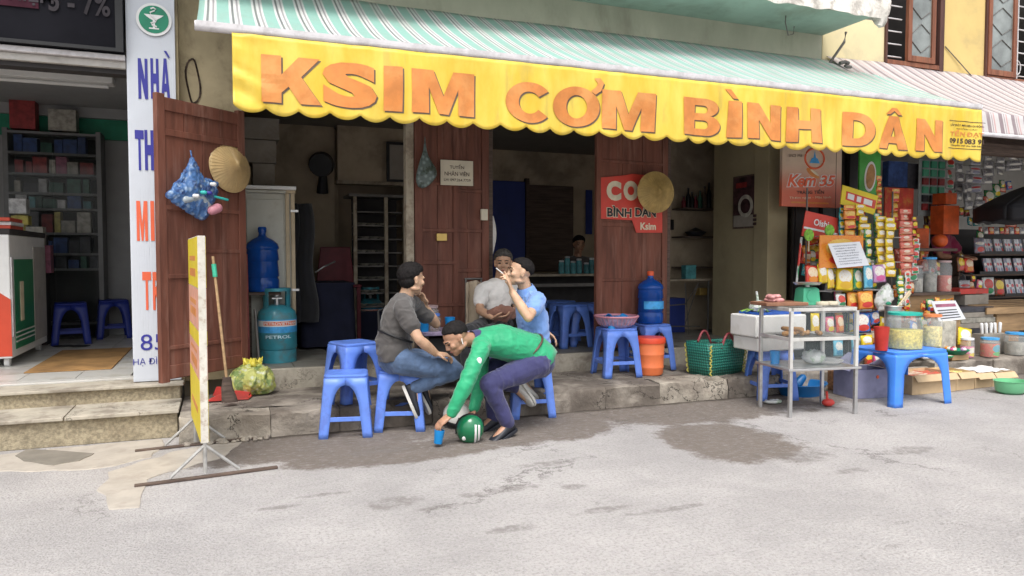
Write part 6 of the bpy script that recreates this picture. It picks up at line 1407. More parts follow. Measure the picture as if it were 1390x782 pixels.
b = MB(); b.cyl((0,0,.15), (0,0,.175), .02); b.build('stem', 'steel', sc_)
b = MB(); b.lathe([(0,.172),(.10,.174),(.12,.195),(.115,.195),(.095,.178),(0,.177)], n=28); b.build('pan', 'steel', sc_, smooth=50)
for i in range(4):
    b = MB(); b.lathe([(0,0),(.05,0),(.055,.01),(.05,.028),(0,.032)], n=20); o = tag(b.build('rice_cake', 'cake', None, smooth=50), ['round pale cake nearest the green scale','second round pale cake from the green scale','third round pale cake from the green scale','round pale cake at the right end of the display case top'][i], 'cake'); place(o, .43+.045*i, .2+.05*(i % 2), zt2+.02+(.0 if i % 2 else .001))
# blue table with snack jars
tA, tB = G(1214,554), G(1291,547)
bt = make_stool('plastic_table', 'large light blue plastic table carrying the snack jars', 'table_blue', top=.50, bot=.56, h=.49, arch=.36, legw=.075, seat_t=.03, cat='table', ww=1.22)
bt.location = (tA.x+.34, tA.y+.26, 0); bt.rotation_euler = (0,0,math.atan2(tB.y-tA.y, tB.x-tA.x))
for ch_ in [c for c in bt.children if c.name.startswith('stretcher')]: bpy.data.objects.remove(ch_)
D('fill_yellow', (.72,.60,.12), .6, var=.35, scale=40, bump=.8, bscale=50, bdist=.01); D('fill_pale', (.70,.58,.20), .6, var=.4, scale=40, bump=.8, bscale=50, bdist=.01)
def tp(px, D_=None): return W(px, 440, tA.y+.2).x
jar('wide jar with a teal lid half full of yellow snacks on the blue table', (tp(1228), tA.y+.2, .491), .155, .31, 'glass_clear', 'fill_yellow', .55, 'lid_teal')
jar('smaller jar with an orange lid of yellow snacks on the blue table', (tp(1268), tA.y+.22, .491), .088, .28, 'glass_clear', 'fill_pale', .65, 'lid_orange')
D('cup_red', (.50,.035,.025), .4); cup('dark red plastic cup beside the wide jar on the blue table', (tp(1192), tA.y+.16, .491), m_='cup_red', r=.065, h=.21)
pt = thing('steel_pot', 'small steel pot behind the jars with a wooden paddle in it', 'pot', (tp(1243), tA.y+.45, .491))
b = MB(); b.lathe([(0,0),(.07,0),(.075,.36),(.09,.365),(.088,.37),(.07,.365),(.065,.01),(0,.01)], n=24); b.build('pot_body', 'steel', pt, smooth=50)
b = MB(); b.cyl(Vector((.0,0,.30)), Vector((.20,.0,.50)), .008); b.prism([(-.014,0),(.014,0),(.020,.12),(-.020,.12)], Vector((.135,-.004,.415)), Vector((.7,0,-.7)), Vector((.7,0,.7)), (0,.008,0)); b.build('paddle', 'wood_pale', pt)
D('crate_purple', (.24,.24,.36), .5, var=.15, dirt=(.12,.12,.16), dirtamt=.5)
cr_ = thing('crate', 'grey purple plastic crate with open flaps under the blue table', 'crate', (W(1186,520,5.15).x, 5.3, 0), R(-8))
for a in ((-.19,.19,-.15,-.135,0,.27), (-.19,.19,.135,.15,0,.27), (-.19,-.175,-.134,.134,0,.27), (.175,.19,-.134,.134,0,.27), (-.17,.17,-.13,.13,.002,.012)): b = MB(); b.bx(*a); b.build('wall', 'crate_purple', cr_, bevel=.004)
b = MB(); b.box((.28,-.02,.32), (.22,.26,.008), Matrix.Rotation(R(-22), 3, 'Y')); b.build('flap', 'crate_purple', cr_); b = MB(); b.box((-.14,-.0,.33), (.24,.26,.008), Matrix.Rotation(R(-35), 3, 'Y')); b.build('flap', 'crate_purple', cr_)
b = MB(); b.ell((.06,-.153,.20), .015, .006, .018, 10, 6); b.build('latch', 'ink_red', cr_)
D('basin_blue', (.01,.13,.36), .35, var=.1)
bs_ = thing('basin', 'blue oval basin lying on the road behind the display case legs', 'basin', (G(1108,541).x+.02, G(1108,541).y+.22, 0))
b = MB(); b.lathe([(0,0),(.20,.0),(.25,.10),(.265,.11),(.262,.118),(.245,.115),(.195,.012),(0,.012)], n=36, sy=.8); b.build('basin_body', 'basin_blue', bs_, smooth=50)
b = MB(); b.caps((-.05,0,.10), (.02,0,.16), .05, .035); b.build('dipper', 'basin_blue', bs_, smooth=60)
b = MB(); b.ell((0,0,.035), .06, .045, .035, 16, 10); b.cyl((-.01,0,.06), (-.02,0,.14), .012, .010); crumple(b, .1, 20); o = tag(b.build('red_bag', 'pan_red', None, smooth=60), 'small knotted red bag on the road between the case legs', 'bag'); o.location = G(1124,552); o.location.z = .002
b = MB(); b.ell((0,0,.02), .09, .05, .02, 18, 10); crumple(b, .4, 25, 3); b.v = [Vector((q.x,q.y,max(q.z,.001))) for q in b.v]; o = tag(b.build('litter', 'bag_white', None, smooth=60), 'crumpled clear plastic litter under the display case', 'litter'); o.location = G(1050,548)
D('wicker', (.20,.10,.05), .8, var=.5, scale=50, bump=.8); b = MB().bx(-.13,.13,-.1,.1,0,.2); o = tag(b.build('wicker_basket', 'wicker', None, bevel=.01), 'brown wicker basket between the display case and the crate', 'basket'); p = G(1147,530); o.location = (p.x, p.y+.05, 0)
# ---------------------------------------------------------------- grocery goods
def pack(name, c1, c2, c3, a=.35, b_=.28):
    m, n = newmat(name); v = n.co('Generated'); s = n.sep(v)
    dx = n.math('DIVIDE', n.math('SUBTRACT', s[0], .5), a); dz = n.math('DIVIDE', n.math('SUBTRACT', s[2], .62), b_)
    d = n.math('SQRT', n.math('ADD', n.math('MULTIPLY', dx, dx), n.math('MULTIPLY', dz, dz)))
    c = n.mix(n.rng(d, .95, 1.05, 1, 0), c1, c2); dz2 = n.math('DIVIDE', n.math('SUBTRACT', s[2], .25), .16); dx2 = n.math('DIVIDE', n.math('SUBTRACT', s[0], .55), .33)
    d2 = n.math('SQRT', n.math('ADD', n.math('MULTIPLY', dx2, dx2), n.math('MULTIPLY', dz2, dz2))); c = n.mix(n.rng(d2, .9, 1.1, 1, 0), c, c3)
    n_ = n.rng(n.noise(n.co(), 40, 3), .55, .6); c = n.mix(n.math('MULTIPLY', n_, .35), c, c3)
    n.set(Base_Color=c, Roughness=.25, Coat_Weight=.3); n.bump(n.noise(n.co(), 14, 3), .5, .012); MC[name] = m
YE, RE, WT, GN, OR = (.78,.58,.02), (.60,.04,.03), (.75,.73,.66), (.02,.25,.10), (.72,.25,.03)
pack('p_yellow', YE, WT, (.70,.42,.03)); pack('p_green', GN, WT, YE); pack('p_orange', OR, (.75,.5,.1), RE); pack('p_red', RE, (.75,.6,.4), OR); pack('p_blue', (.03,.16,.50), WT, RE)
pack('p_cyan', (.15,.50,.66), WT, (.05,.3,.5)); pack('p_lilac', (.50,.28,.50), WT, (.6,.1,.3)); pack('p_white', (.68,.68,.66), RE, GN); pack('p_teal', (.02,.35,.38), YE, WT); pack('p_brown', (.16,.07,.03), YE, RE); pack('p_pink', (.68,.10,.28), WT, YE); pack('p_silver', (.38,.38,.40), (.2,.2,.22), WT); pack('p_redpat', (.62,.12,.08), (.70,.55,.42), (.6,.3,.2), .2, .2)
pack('m1', (.55,.55,.57), RE, (.2,.2,.3), .4, .1); pack('m2', (.50,.08,.07), WT, (.7,.6,.5), .4, .12); pack('m3', (.20,.22,.28), WT, RE, .4, .1); pack('m4', (.62,.60,.58), (.1,.15,.4), RE, .3, .2)
def pillow(w, h, t):
    b = MB()
    for sgn in (1, -1):
        def fn(u, v):
            x = (u-.5)*w; z = v*h; e = math.sin(math.pi*u)**.5*max(0, math.sin(math.pi*min(1, max(0, (v-.06)/.88))))**.6
            return Vector((x*(1-.05*math.sin(math.pi*v)), sgn*t*.5*e+.002*math.sin(x*150)*(v < .07 or v > .93), z))
        b.grid(fn, 8, 10)
    return b
_pk = {}
def packet(m_, w, h, t=.05):
    k = (m_, round(w,3), round(h,3))
    if k not in _pk:
        me = pillow(w, h, t).mesh('packet', m_); bm = bmesh.new(); bm.from_mesh(me); bmesh.ops.remove_doubles(bm, verts=bm.verts, dist=.0008); bmesh.ops.recalc_face_normals(bm, faces=bm.faces); bm.to_mesh(me); bm.free()
        me.polygons.foreach_set('use_smooth', [True]*len(me.polygons)); _pk[k] = me
    return _pk[k]
def packobj(label, px0, px1, py0, py1, D_, m_, tilt=0, t=.05, group=None, parent=None, name='snack_packet'):
    x0, x1 = W(px0, py1, D_).x, W(px1, py1, D_).x; zt, zb = ZY((px0+px1)/2, py0, D_), ZY((px0+px1)/2, py1, D_)
    o = bpy.data.objects.new(name, packet(m_, x1-x0, zt-zb, t)); COL.objects.link(o)
    if parent is not None: o.parent = parent; o.location = Vector(((x0+x1)/2, D_, zb))-Vector(parent.location)
    else: o.location = ((x0+x1)/2, D_, zb); tag(o, label, 'snack packet', group)
    o.rotation_euler = (R(-6), R(tilt), R(random.uniform(-12,12))); return o
RD = 5.95
# rack that carries the packets
rx0, rx1 = WX(1096, 6.1), WX(1212, 6.1)
rk2 = thing('display_rack', 'wire display rack hung full of snack packets in front of the black door', 'rack', ((rx0+rx1)/2, 6.1, ZS))
for x in (rx0, (rx0+rx1)/2, rx1): b = MB(); b.cyl((x,6.12,ZS), (x,6.12,2.05), .009, n=8); b.build('upright', 'steel_dark', rk2, world=True)
for py in (322, 356, 394, 422, 452, 484): z = ZY(1150, py, 6.1); b = MB(); b.cyl((rx0,6.105,z), (rx1,6.105,z), .007, n=8); b.cyl((rx0,6.0,z), (rx1,6.0,z), .005, n=6); b.build('crossbar', 'steel', rk2, world=True)
def strip(label, px, w, py0, py1, n, m_, lean=0, D_=None, cat='snack strip', t=.03):
    D_ = D_ or RD; top = W(px, py0, D_); T = thing('packet_strip', label, cat, top)
    zt, zb = ZY(px, py0, D_), ZY(px, py1, D_); hh = (zt-zb)/n; wm = W(px+w/2, py1, D_).x-W(px-w/2, py1, D_).x
    b = MB(); b.bx(-wm*.42, wm*.42, -.002, .002, -.002, .05); b.build('header', m_, T)
    for k in range(n):
        o = bpy.data.objects.new('packet', packet(m_, wm*random.uniform(.94,1), hh*.98, t)); COL.objects.link(o); o.parent = T; o.location = (lean*k/n+random.uniform(-.005,.005), random.uniform(-.008,.008), -(k+1)*hh); o.rotation_euler = (R(random.uniform(-8,8)), R(random.uniform(-5,5)), R(random.uniform(-15,15)))
    return T
strip('left one of the two long bright yellow packet strips', 1196, 15, 300, 380, 7, 'p_yellow', .03, 5.93); strip('right one of the two long bright yellow packet strips', 1208, 14, 302, 376, 7, 'p_yellow', .03, 5.9)
strip('left green and white packet strip beside the handwritten paper', 1178, 12, 310, 362, 4, 'p_green', .03, 5.98); strip('right green and white packet strip beside the yellow strips', 1190, 10, 296, 360, 6, 'p_green', .03, 6.02)
strip('orange packet strip above the handwritten paper', 1153, 18, 285, 324, 3, 'p_orange', .04, 5.98); strip('yellow packet strip leaning beside the orange one', 1168, 15, 284, 312, 3, 'p_yellow', .10, 5.97)
strip('dark teal packet strip left of the orange packets', 1143, 8, 288, 322, 3, 'p_teal', 0, 6.02)
strip('long red and white packet strip right of the yellow strips', 1229, 18, 290, 375, 9, 'p_redpat', .05, 6.05); strip('narrow orange roll strip by the small green sausage sign', 1193, 8, 245, 292, 6, 'p_orange', .02, 6.1)
strip('red strip above the clear jars', 1243, 10, 330, 372, 4, 'p_white', 0, 6.2); strip('silver strip of sachets left of the clear jars', 1232, 9, 376, 415, 4, 'p_white', 0, 6.0)
for i, (a, c, y0, y1, m_, lb) in enumerate((
    (1112,1124,357,385,'p_yellow','small yellow packet at the left end of the snack row'),(1122,1135,361,392,'p_yellow','yellow packet second from the left in the snack row'),(1135,1157,363,395,'p_yellow','big yellow chip packet with white label under the handwritten paper'),(1156,1173,364,394,'p_green','green packet beside the big yellow chip packet'),
    (1172,1186,360,392,'p_cyan','light blue packet in the snack row'),(1185,1203,359,384,'p_lilac','lilac packet at the right end of the snack row'),(1134,1150,399,418,'p_white','pale packet above the right end of the display case'),(1149,1167,396,421,'p_orange','orange packet left of the other one below the snack row'),
    (1166,1186,395,420,'p_orange','orange packet right of the other one below the snack row'),(1184,1197,404,421,'p_brown','brown and green packet beside the orange packets'),(1160,1181,424,452,'p_blue','blue packet with orange print behind the display case'),(1180,1197,422,440,'p_blue','dark blue packet beside the red cup'),
    (1121,1133,430,452,'p_pink','pink packet seen through the display case glass'),(1134,1147,428,452,'p_red','red packet seen through the display case glass'),(1130,1146,462,484,'p_cyan','cyan packet seen through the lower display case glass'),(1157,1170,454,482,'p_cyan','cyan packet right of the display case post'),
    (1169,1185,455,472,'p_yellow','yellow packet low beside the blue table'),(1093,1112,360,386,'p_red','red round faced packet at the left edge of the rack'),(1101,1112,425,455,'p_yellow','yellow packet seen at the left through the display case glass'),(1185,1200,476,500,'p_pink','bright pink packet under the blue table'),(1172,1186,476,496,'p_brown','brown packet low beside the pink one'))):
    packobj(lb, a, c, y0, y1, 5.88+.02*(i % 4), m_, random.uniform(-6,6))
b = MB(); p = W(1200, 405, 5.85); b.ell((0,0,0), .10, .06, .15, 26, 18, Matrix.Rotation(.5, 3, 'Y')); crumple(b, .25, 13, 2); simple('plastic_bag', 'white plastic bag with a green print hanging on the snack rack', 'bag', MB().add([q+p for q in b.v], b.f), 'bag_white', smooth=180)
b = MB(); b.ell(W(1206,412,5.78), .04, .01, .02, 12, 8); simple('green_sticker', 'green print on the hanging white plastic bag', 'sticker', b, 'green_logo', smooth=180)
# handwritten paper on orange card
oc = thing('orange_card', 'orange edged card behind the handwritten paper', 'card', W(1142, 362, 5.86)); a, c = W(1112,364,5.88), W(1172,320,5.88)
b = MB(); b.bx(a.x, c.x, 5.88, 5.89, a.z, c.z); b.build('sheet', 'p_orange', oc, world=True)
pp = [W(x, y, 5.83) for x, y in ((1137,364),(1180,360),(1167,328),(1124,331))]
hn = thing('handwritten_paper', 'white paper with lines of handwriting tilted on the snack rack', 'paper', pp[0]); b = MB(); b.add(pp+[q+Vector((0,.003,0)) for q in pp], [(0,1,2,3),(7,6,5,4),(0,4,5,1),(1,5,6,2),(2,6,7,3),(3,7,4,0)]); b.build('sheet', 'paper', hn, world=True)
D('pen', (.10,.10,.16), .6)
exx = (pp[1]-pp[0]); eyy = (pp[3]-pp[0]); 
for k in range(8):
    o_ = pp[0]+exx*(.10+.02*(k % 3))+eyy*(.88-k*.105); L_ = .74-.07*(k % 3); b = MB()
    b.tube([o_+exx*(L_*q/36)+eyy*(.018*math.sin(q*2.1+k)+.012*math.sin(q*3.7+k*2))+Vector((0,-.003,0)) for q in range(37)], .0016, 4); b.build('handwriting', 'pen', hn, world=True)
# signs
def grad(name, top, bot, z0, z1):
    m, n = newmat(name); s = n.sep(n.co('Generated')); c = n.mix(n.rng(s[2], z0, z1), bot, top); c = n.mix(n.math('MULTIPLY', n.rng(n.noise(n.co(), 5, 5), .45, .7), .25), c, (.35,.22,.16)); n.set(Base_Color=c, Roughness=.4); MC[name] = m
grad('kem_print', (.62,.48,.36), (.58,.12,.06), .2, .75)
ka, kb = W(1061,280,6.30), W(1143,207,6.30)
ks = thing('ice_cream_sign', 'square faded red and cream ice cream sign with red lettering beside the olive pilaster', 'sign', ((ka.x+kb.x)/2, 6.32, ka.z))
b = MB(); b.bx(ka.x, kb.x, 6.30, 6.34, ka.z, kb.z+.06); b.build('board', 'kem_print', ks, world=True, bevel=.003)
kw, kh = kb.x-ka.x, kb.z-ka.z
def kt(s_, u, v, w_, h_, m_, bold=.03, lift=.003, shear=0): letter(s_, (ka.x+kw*u, 6.30, ka.z+kh*v), (1,0,.04), (0,0,1), kw*w_, kh*h_, m_, ks, bold=bold, lift=lift, shear=shear)
kt('Kem', .07, .33, .50, .24, 'white', .09, .002, .25); kt('Kem', .08, .34, .48, .22, 'ink_red', .03, .005, .25); kt('35', .60, .36, .30, .22, 'white', .09, .002, .25); kt('35', .61, .37, .28, .20, 'ink_red', .03, .005, .25)
kt('TRÀNG TIỀN', .24, .22, .46, .09, 'ink_dark', .02); kt('Thơm ngon - Mát lạnh', .12, .12, .7, .05, 'cream_ink', 0); kt('SINCE 1958', .10, .86, .22, .05, 'ink_dark', 0)
b = MB(); b.bx(ka.x+kw*.15, ka.x+kw*.78, 6.296, 6.2995, ka.z+kh*.06, ka.z+kh*.09); b.build('bar', 'letter_orange', ks, world=True)
cc = Vector((ka.x+kw*.53, 6.298, ka.z+kh*.86)); b = MB()
b.tube([cc+Vector((kw*.16*math.cos(k*.2), 0, kw*.13*math.sin(k*.2))) for k in range(33)], .011, 6); b.build('emblem_ring', 'ink_red', ks, world=True)
b = MB(); b.prism([(-.07,0),(.07,0),(.04,.05),(.015,.06),(.0,.13),(-.015,.06),(-.04,.05)], cc-Vector((0,0,.05)), (1,0,0), (0,0,1), (0,-.004,0)); b.build('emblem_tower', 'label_blue', ks, world=True)
b = MB(); q_ = Matrix.Rotation(R(28), 3, 'Y'); b.ell(cc+Vector((-.02,0,-kh*.26)), .10, .006, .035, 20, 10, q_); b.build('ice_bar', 'letter_orange', ks, world=True)
b = MB(); b.ell(cc+Vector((.0,-.003,-kh*.25)), .07, .006, .016, 20, 10, q_); b.build('ice_highlight', 'cream_ink', ks, world=True)
b = MB(); b.bx(ka.x+kw*.90, ka.x+kw*.905, 6.297, 6.30, ka.z, kb.z); b.build('fold', 'ink_dark', ks, world=True)
a, c = W(1166,272,6.25), W(1196,208,6.25); g_ = thing('sausage_sign', 'small green sign with a brown sausage picture under the awning fringe', 'sign', ((a.x+c.x)/2, 6.26, a.z)); D('sign_green', (.06,.34,.05), .45, var=.2)
b = MB(); b.bx(a.x, c.x, 6.25, 6.27, a.z, c.z+.05); b.build('board', 'sign_green', g_, world=True)
cc = Vector(((a.x+c.x)/2, 6.248, (a.z+c.z)/2)); b = MB(); b.ell(cc, .085, .006, .17, 24, 12, Matrix.Rotation(.12, 3, 'Y')); b.build('plate_print', 'white', g_, world=True); b = MB(); b.ell(cc+Vector((0,-.005,0)), .065, .006, .14, 24, 12, Matrix.Rotation(.12, 3, 'Y')); b.build('food_print', 'bread', g_, world=True)
pp = [W(x, y, 6.02) for x, y in ((1141,277),(1187,292),(1192,266),(1144,251))]; yl = thing('yellow_banner', 'tilted yellow and red noodle banner above the orange packets', 'banner', pp[0])
def quadobj(nm, pts, m_, parent, th=.004):
    b = MB(); b.add(list(pts)+[q+Vector((0,th,0)) for q in pts], [(0,1,2,3),(7,6,5,4),(0,4,5,1),(1,5,6,2),(2,6,7,3),(3,7,4,0)]); return b.build(nm, m_, parent, world=True)
quadobj('sheet', pp, 'sb_yellow', yl, .01)
def q4(P, u0, u1, v0, v1, d): 
    f = lambda u, v: P[0].lerp(P[1], u).lerp(P[3].lerp(P[2], u), v)+Vector((0,d,0)); return [f(u0,v0), f(u1,v0), f(u1,v1), f(u0,v1)]
quadobj('band', q4(pp,.12,.97,.30,.74,-.003), 'sign_red', yl, .003)
for u0, u1 in ((.16,.34),(.42,.54),(.62,.86)): quadobj('print_block', q4(pp,u0,u1,.38,.66,-.007), 'white', yl, .003)
pp = [W(x, y, 6.06) for x, y in ((1088,320),(1138,330),(1137,296),(1094,286))]; rp = thing('red_pennant', 'red and white snack banner at the left of the rack with lettering', 'banner', pp[0]); quadobj('sheet', pp, 'sign_red', rp, .008)
quadobj('stripe', q4(pp,.02,.98,.30,.38,-.004), 'white', rp, .003); letter('Oishi', pp[0]+(pp[3]-pp[0])*.5+(pp[1]-pp[0])*.25-Vector((0,.003,0)), pp[1]-pp[0], pp[3]-pp[0], .20, .07, 'white', rp)
D('melon', (.16,.36,.03), .5, var=.5, scale=30)
for px, py, lb in ((1098,319,'green watermelon patterned round fan at the left of the rack'),(1126,313,'green round fan on the red and white banner')):
    p = W(px, py, 5.92); t = thing('hand_fan', lb, 'fan', p); b = MB(); b.cyl((0,-.004,0), (0,.004,0), .062, n=24); b.build('disc', 'melon', t); b = MB(); b.cyl((0,0,-.06), (0,0,-.17), .006); b.build('handle', 'wood_pale', t)
b = MB(); p0_, p1_ = W(1088,322,6.0), W(1081,386,6.0); b.cyl(p0_, p1_, .012, n=8); simple('striped_stick', 'black and white striped stick hanging left of the rack', 'stick', b, 'p_white')
# inside the grocery: back wall goods
def pan(label, px0, px1, py0, py1, D_, m_, cat='poster', name='poster', dep=.02): return pbox(name, label, cat, px0, px1, py0, py1, D_, dep, m_)
D('red_gold', (.55,.05,.03), .45, var=.2, scale=6, dirt=(.60,.30,.05), dirtamt=.8, dscale=7, dthr=.56); D('toy_card', (.34,.38,.37), .4, var=.2)
pan('red and gold calendar poster hanging in the grocery', 1201, 1240, 255, 311, 7.2, 'red_gold'); pan('dark blue picture box hung at the top of the grocery wall', 1206, 1232, 219, 254, 7.4, 'pack_b', dep=.1)
pan('grey box with black print beside the blue picture box', 1232, 1252, 222, 256, 7.4, 'pack_d', dep=.1)
tc = thing('toy_sheet', 'hanging sheet of small green red and blue toys at the top of the grocery', 'toy sheet', W(1268,292,7.3)); a, c = W(1246,293,7.32), W(1282,218,7.32); b = MB(); b.bx(a.x, c.x, 7.32, 7.33, a.z, c.z); b.build('card', 'toy_card', tc, world=True)
tm_ = {k: MB().bx(-.05,.05,-.012,.012,-.045,.045).mesh('toy', k) for k in ('scale_green','pack_r','pack_d','pack_g')}
for r_, row in enumerate(('scale_green','scale_green','pack_r','scale_green','pack_d','pack_r')):
    for k in range(3): o = bpy.data.objects.new('toy', tm_[row]); COL.objects.link(o); o.parent = tc; o.location = Vector((a.x+.10+k*.15, 7.30, c.z-.07-r_*.115))-tc.location
for i, (px0, px1, py0, py1, m_) in enumerate(((1284,1296,215,270,'p_white'),(1297,1309,222,272,'p_silver'),(1310,1322,236,285,'p_silver'),(1316,1334,212,262,'m1'),(1334,1350,208,250,'p_silver'),(1352,1366,205,238,'p_silver'),(1322,1335,262,300,'p_silver'),(1367,1388,203,232,'p_silver'))):
    strip(['silver sachet strip nearest the toy sheet','second silver sachet strip from the toy sheet','silver sachet strip above the lantern','wide silver sachet strip left of the umbrella top','silver sachet strip above the umbrella edge','silver sachet strip over the umbrella crown','low silver sachet strip left of the umbrella edge','silver sachet strip at the far right edge'][i], (px0+px1)/2, px1-px0-1, py0, py1, 4, m_, 0, 7.6)
D('lantern', (.62,.10,.02), .5, var=.2, scale=8)
for px0, px1, py0, py1, lb in ((1284,1299,262,277,'upper small orange red paper lantern box'),(1281,1302,279,318,'larger orange red paper lantern box below the small one'),(1244,1261,310,345,'orange red box beside the seated shopkeeper'),(1246,1258,345,360,'dark red box under the orange red one')):
    pbox('lantern_box', lb, 'box', px0, px1, py0, py1, 7.0, .2, 'lantern')
b = MB(); b.ell(W(1276,327,6.7), .09, .09, .085, 24, 14); simple('ball', 'orange ball in front of the pink vested shopkeeper', 'ball', b, 'lantern', smooth=180)
pbox('goods_shelf', 'dark shelf under the lantern boxes and the ball', 'shelf', 1240, 1300, 337, 341, 6.6, .6, 'wood_dark')
X_ = WX(1283, 7.3); hz = ZY(1275, 300, 7.3)
J = dict(pel=Vector((X_,7.4,hz-.72)), wai=Vector((X_,7.4,hz-.54)), che=Vector((X_,7.38,hz-.36)), nek=Vector((X_-.02,7.33,hz-.17)), head=Vector((X_-.06,7.24,hz-.01)), sR=Vector((X_-.16,7.32,hz-.26)), sL=Vector((X_+.16,7.35,hz-.26)),
   eR=Vector((X_-.22,7.2,hz-.48)), eL=Vector((X_+.22,7.22,hz-.5)), wR=Vector((X_-.10,7.0,hz-.5)), wL=Vector((X_+.1,7.02,hz-.5)), hR=Vector((X_-.09,7.4,hz-.76)), hL=Vector((X_+.09,7.4,hz-.76)), kR=Vector((X_-.10,7.0,hz-.78)), kL=Vector((X_+.1,7.0,hz-.78)), aR=Vector((X_-.1,6.98,.33)), aL=Vector((X_+.1,6.98,.33)), tR=Vector((X_-.1,6.84,.28)), tL=Vector((X_+.1,6.84,.28)))
person('shopkeeper in a pink vest bending her dark haired head in the grocery', J, (-.5,-.6,-.6), (-.2,-.4,.85), (0,-1,0), 'skin_brown', 'hair', 'vest_pink', 'trouser_black', fine=False, hands=(('R',(.4,-.9,0),(0,0,-1),.4,1),('L',(-.4,-.9,0),(0,0,-1),.4,-1)))
sbox('seat_box', 'box used as a seat by the shopkeeper in the pink vest', 'box', X_-.2, X_+.2, 7.2, 7.6, .241, hz-.86, 'wood_dark')
gt = thing('goods_table', 'dark wooden goods table across the grocery front', 'table', (WX(1290,6.3), 6.4, .19))
zg = ZY(1262, 397, 6.35); gxa, gxb = WX(1222,6.35), WX(1300,6.35)
b = MB(); b.bx(gxa, gxb, 6.3, 6.9, zg-.03, zg); b.build('top', 'wood_dark', gt, world=True)
b = MB(); b.bx(gxa+.03, gxb-.03, 6.36, 6.4, .2, zg-.031); b.build('panel', 'wood', gt, world=True)
for px, hh, lb in ((1262,.40,'tall clear sweet jar on the grocery table'),(1282,.36,'clear jar with red sweets beside the tall jar'),(1243,.30,'clear jar at the left end of the grocery table')):
    jar(lb, (WX(px,6.45), 6.45, zg), .085, hh, 'glass_clear', 'p_redpat' if px == 1282 else 'pack_t', .55, 'label_blue' if px == 1262 else 'lid_pink')
# heaps of small mixed goods round the goods table
CN = dict(p_orange='small orange', p_redpat='small red patterned', p_white='small white', p_brown='small brown', p_silver='small silver grey', p_yellow='small yellow', p_teal='small teal', p_red='small bright red', p_green='small green', p_pink='small pink', p_blue='small blue')
cols = ['p_orange','p_redpat','p_white','p_brown','p_silver','p_yellow','p_teal','p_red','p_green','p_pink','p_blue']
for i in range(46):
    px = random.uniform(1222, 1300); py = random.uniform(402, 440); s_ = random.uniform(6, 11)
    c_ = random.choice(cols)
    packobj('small mixed packet hung in front of the brown goods table', px-s_/2, px+s_/2, py, py+s_*1.4, 6.22+random.uniform(-.05,.03), c_, random.uniform(-25,25), .04, 'mixed packets in front of the goods table')['label'] = '%s packet hung %s in front of the brown goods table' % (CN[c_], 'at the left' if px < 1248 else 'in the middle' if px < 1274 else 'at the right')
for i in range(30):
    px = random.uniform(1222, 1302); D_ = random.uniform(5.72, 6.2); s_ = random.uniform(.05, .09); m_ = random.choice(cols)
    o = bpy.data.objects.new('snack_packet', packet(m_, round(s_*1.3,2), round(s_*1.6,2), .04)); COL.objects.link(o); o.location = (WX(px, D_), D_, ZS+.03); o.rotation_euler = (R(random.uniform(-100,-60)), 0, random.uniform(0,6)); tag(o, '%s packet heaped on the pavement behind the blue table, %s' % (CN[m_], 'left part' if px < 1262 else 'right part'), 'snack packet', 'heaped packets on the pavement')
for i in range(26):
    px = random.uniform(1225, 1330); py = random.uniform(300, 392) if px < 1262 or px > 1300 else random.uniform(345, 392); s_ = random.uniform(5, 10)
    c_ = random.choice(cols)
    packobj('small packet hanging in the dim grocery between strips and shelves', px-s_/2, px+s_/2, py, py+s_*1.6, random.uniform(6.6, 7.2), c_, random.uniform(-15,15), .04, 'dim packets hanging in the grocery')['label'] = '%s packet hanging in the dim grocery %s' % (CN[c_], 'left of the lantern boxes' if px < 1262 else 'above the clear jars' if px < 1300 else 'by the magazine rack')
for i in range(74):
    px = random.uniform(1092, 1244); py = random.uniform(300, 470) if px < 1150 else random.uniform(282, 480)
    if py > 395 and px < 1130: py -= 90
    s_ = random.uniform(9, 15); c_ = random.choice(cols)
    packobj('%s packet in the back layer of the snack rack %s' % (CN[c_], 'top' if py < 340 else 'middle' if py < 410 else 'bottom'), px-s_/2, px+s_/2, py, py+s_*1.5, random.uniform(6.14, 6.34), c_, random.uniform(-15,15), .05, 'back layer packets of the snack rack')
for i in range(34):
    px = random.uniform(1244, 1385); py = random.uniform(222, 300); s_ = random.uniform(7, 13); c_ = random.choice(['p_silver','p_white','p_blue','p_green','p_redpat','p_brown','p_teal'])
    packobj('%s packet high on the grocery wall %s' % (CN[c_], 'left part' if px < 1300 else 'right part'), px-s_/2, px+s_/2, py, py+s_*1.5, random.uniform(7.5, 8.2), c_, random.uniform(-10,10), .05, 'packets high on the grocery wall')
strip('orange and red bag strip hanging beside the red calendar', 1216, 12, 262, 300, 3, 'p_orange', 0, 6.6); strip('white and green strip hanging under the red calendar', 1222, 10, 380, 418, 4, 'p_green', .02, 5.98)
strip('brown biscuit strip right of the red and white strip', 1241, 8, 300, 332, 3, 'p_brown', .02, 6.3)
# magazine racks on the right
mz = [ZY(1360, y, 7.0) for y in (345, 372, 402)]
mr = thing('magazine_rack', 'dark tiered rack of upright magazines below the umbrella', 'rack', (WX(1360,7.0), 7.1, .24)); mx0, mx1 = WX(1298,7.0), WX(1400,7.0)+.5
for i, z in enumerate(mz): b = MB(); b.bx(mx0 if i else WX(1325,7.0), mx1, 6.95, 7.35, z-.02, z); b.build('shelf', 'wood_dark', mr, world=True); b = MB(); b.bx(WX(1325,7.0), mx1, 6.94, 6.95, z, z+.04); b.build('lip', 'door_black', mr, world=True)
b = MB(); b.bx(mx0, mx1, 7.36, 7.4, .24, mz[0]+.35); b.build('back', 'door_black', mr, world=True)
for x in (mx0, mx1-.03): b = MB(); b.bx(x, x+.03, 6.96, 7.36, .24, mz[0]); b.build('side', 'wood_dark', mr, world=True)
mm = ['m1','m2','m3','m4','m1','m2']
n = 0
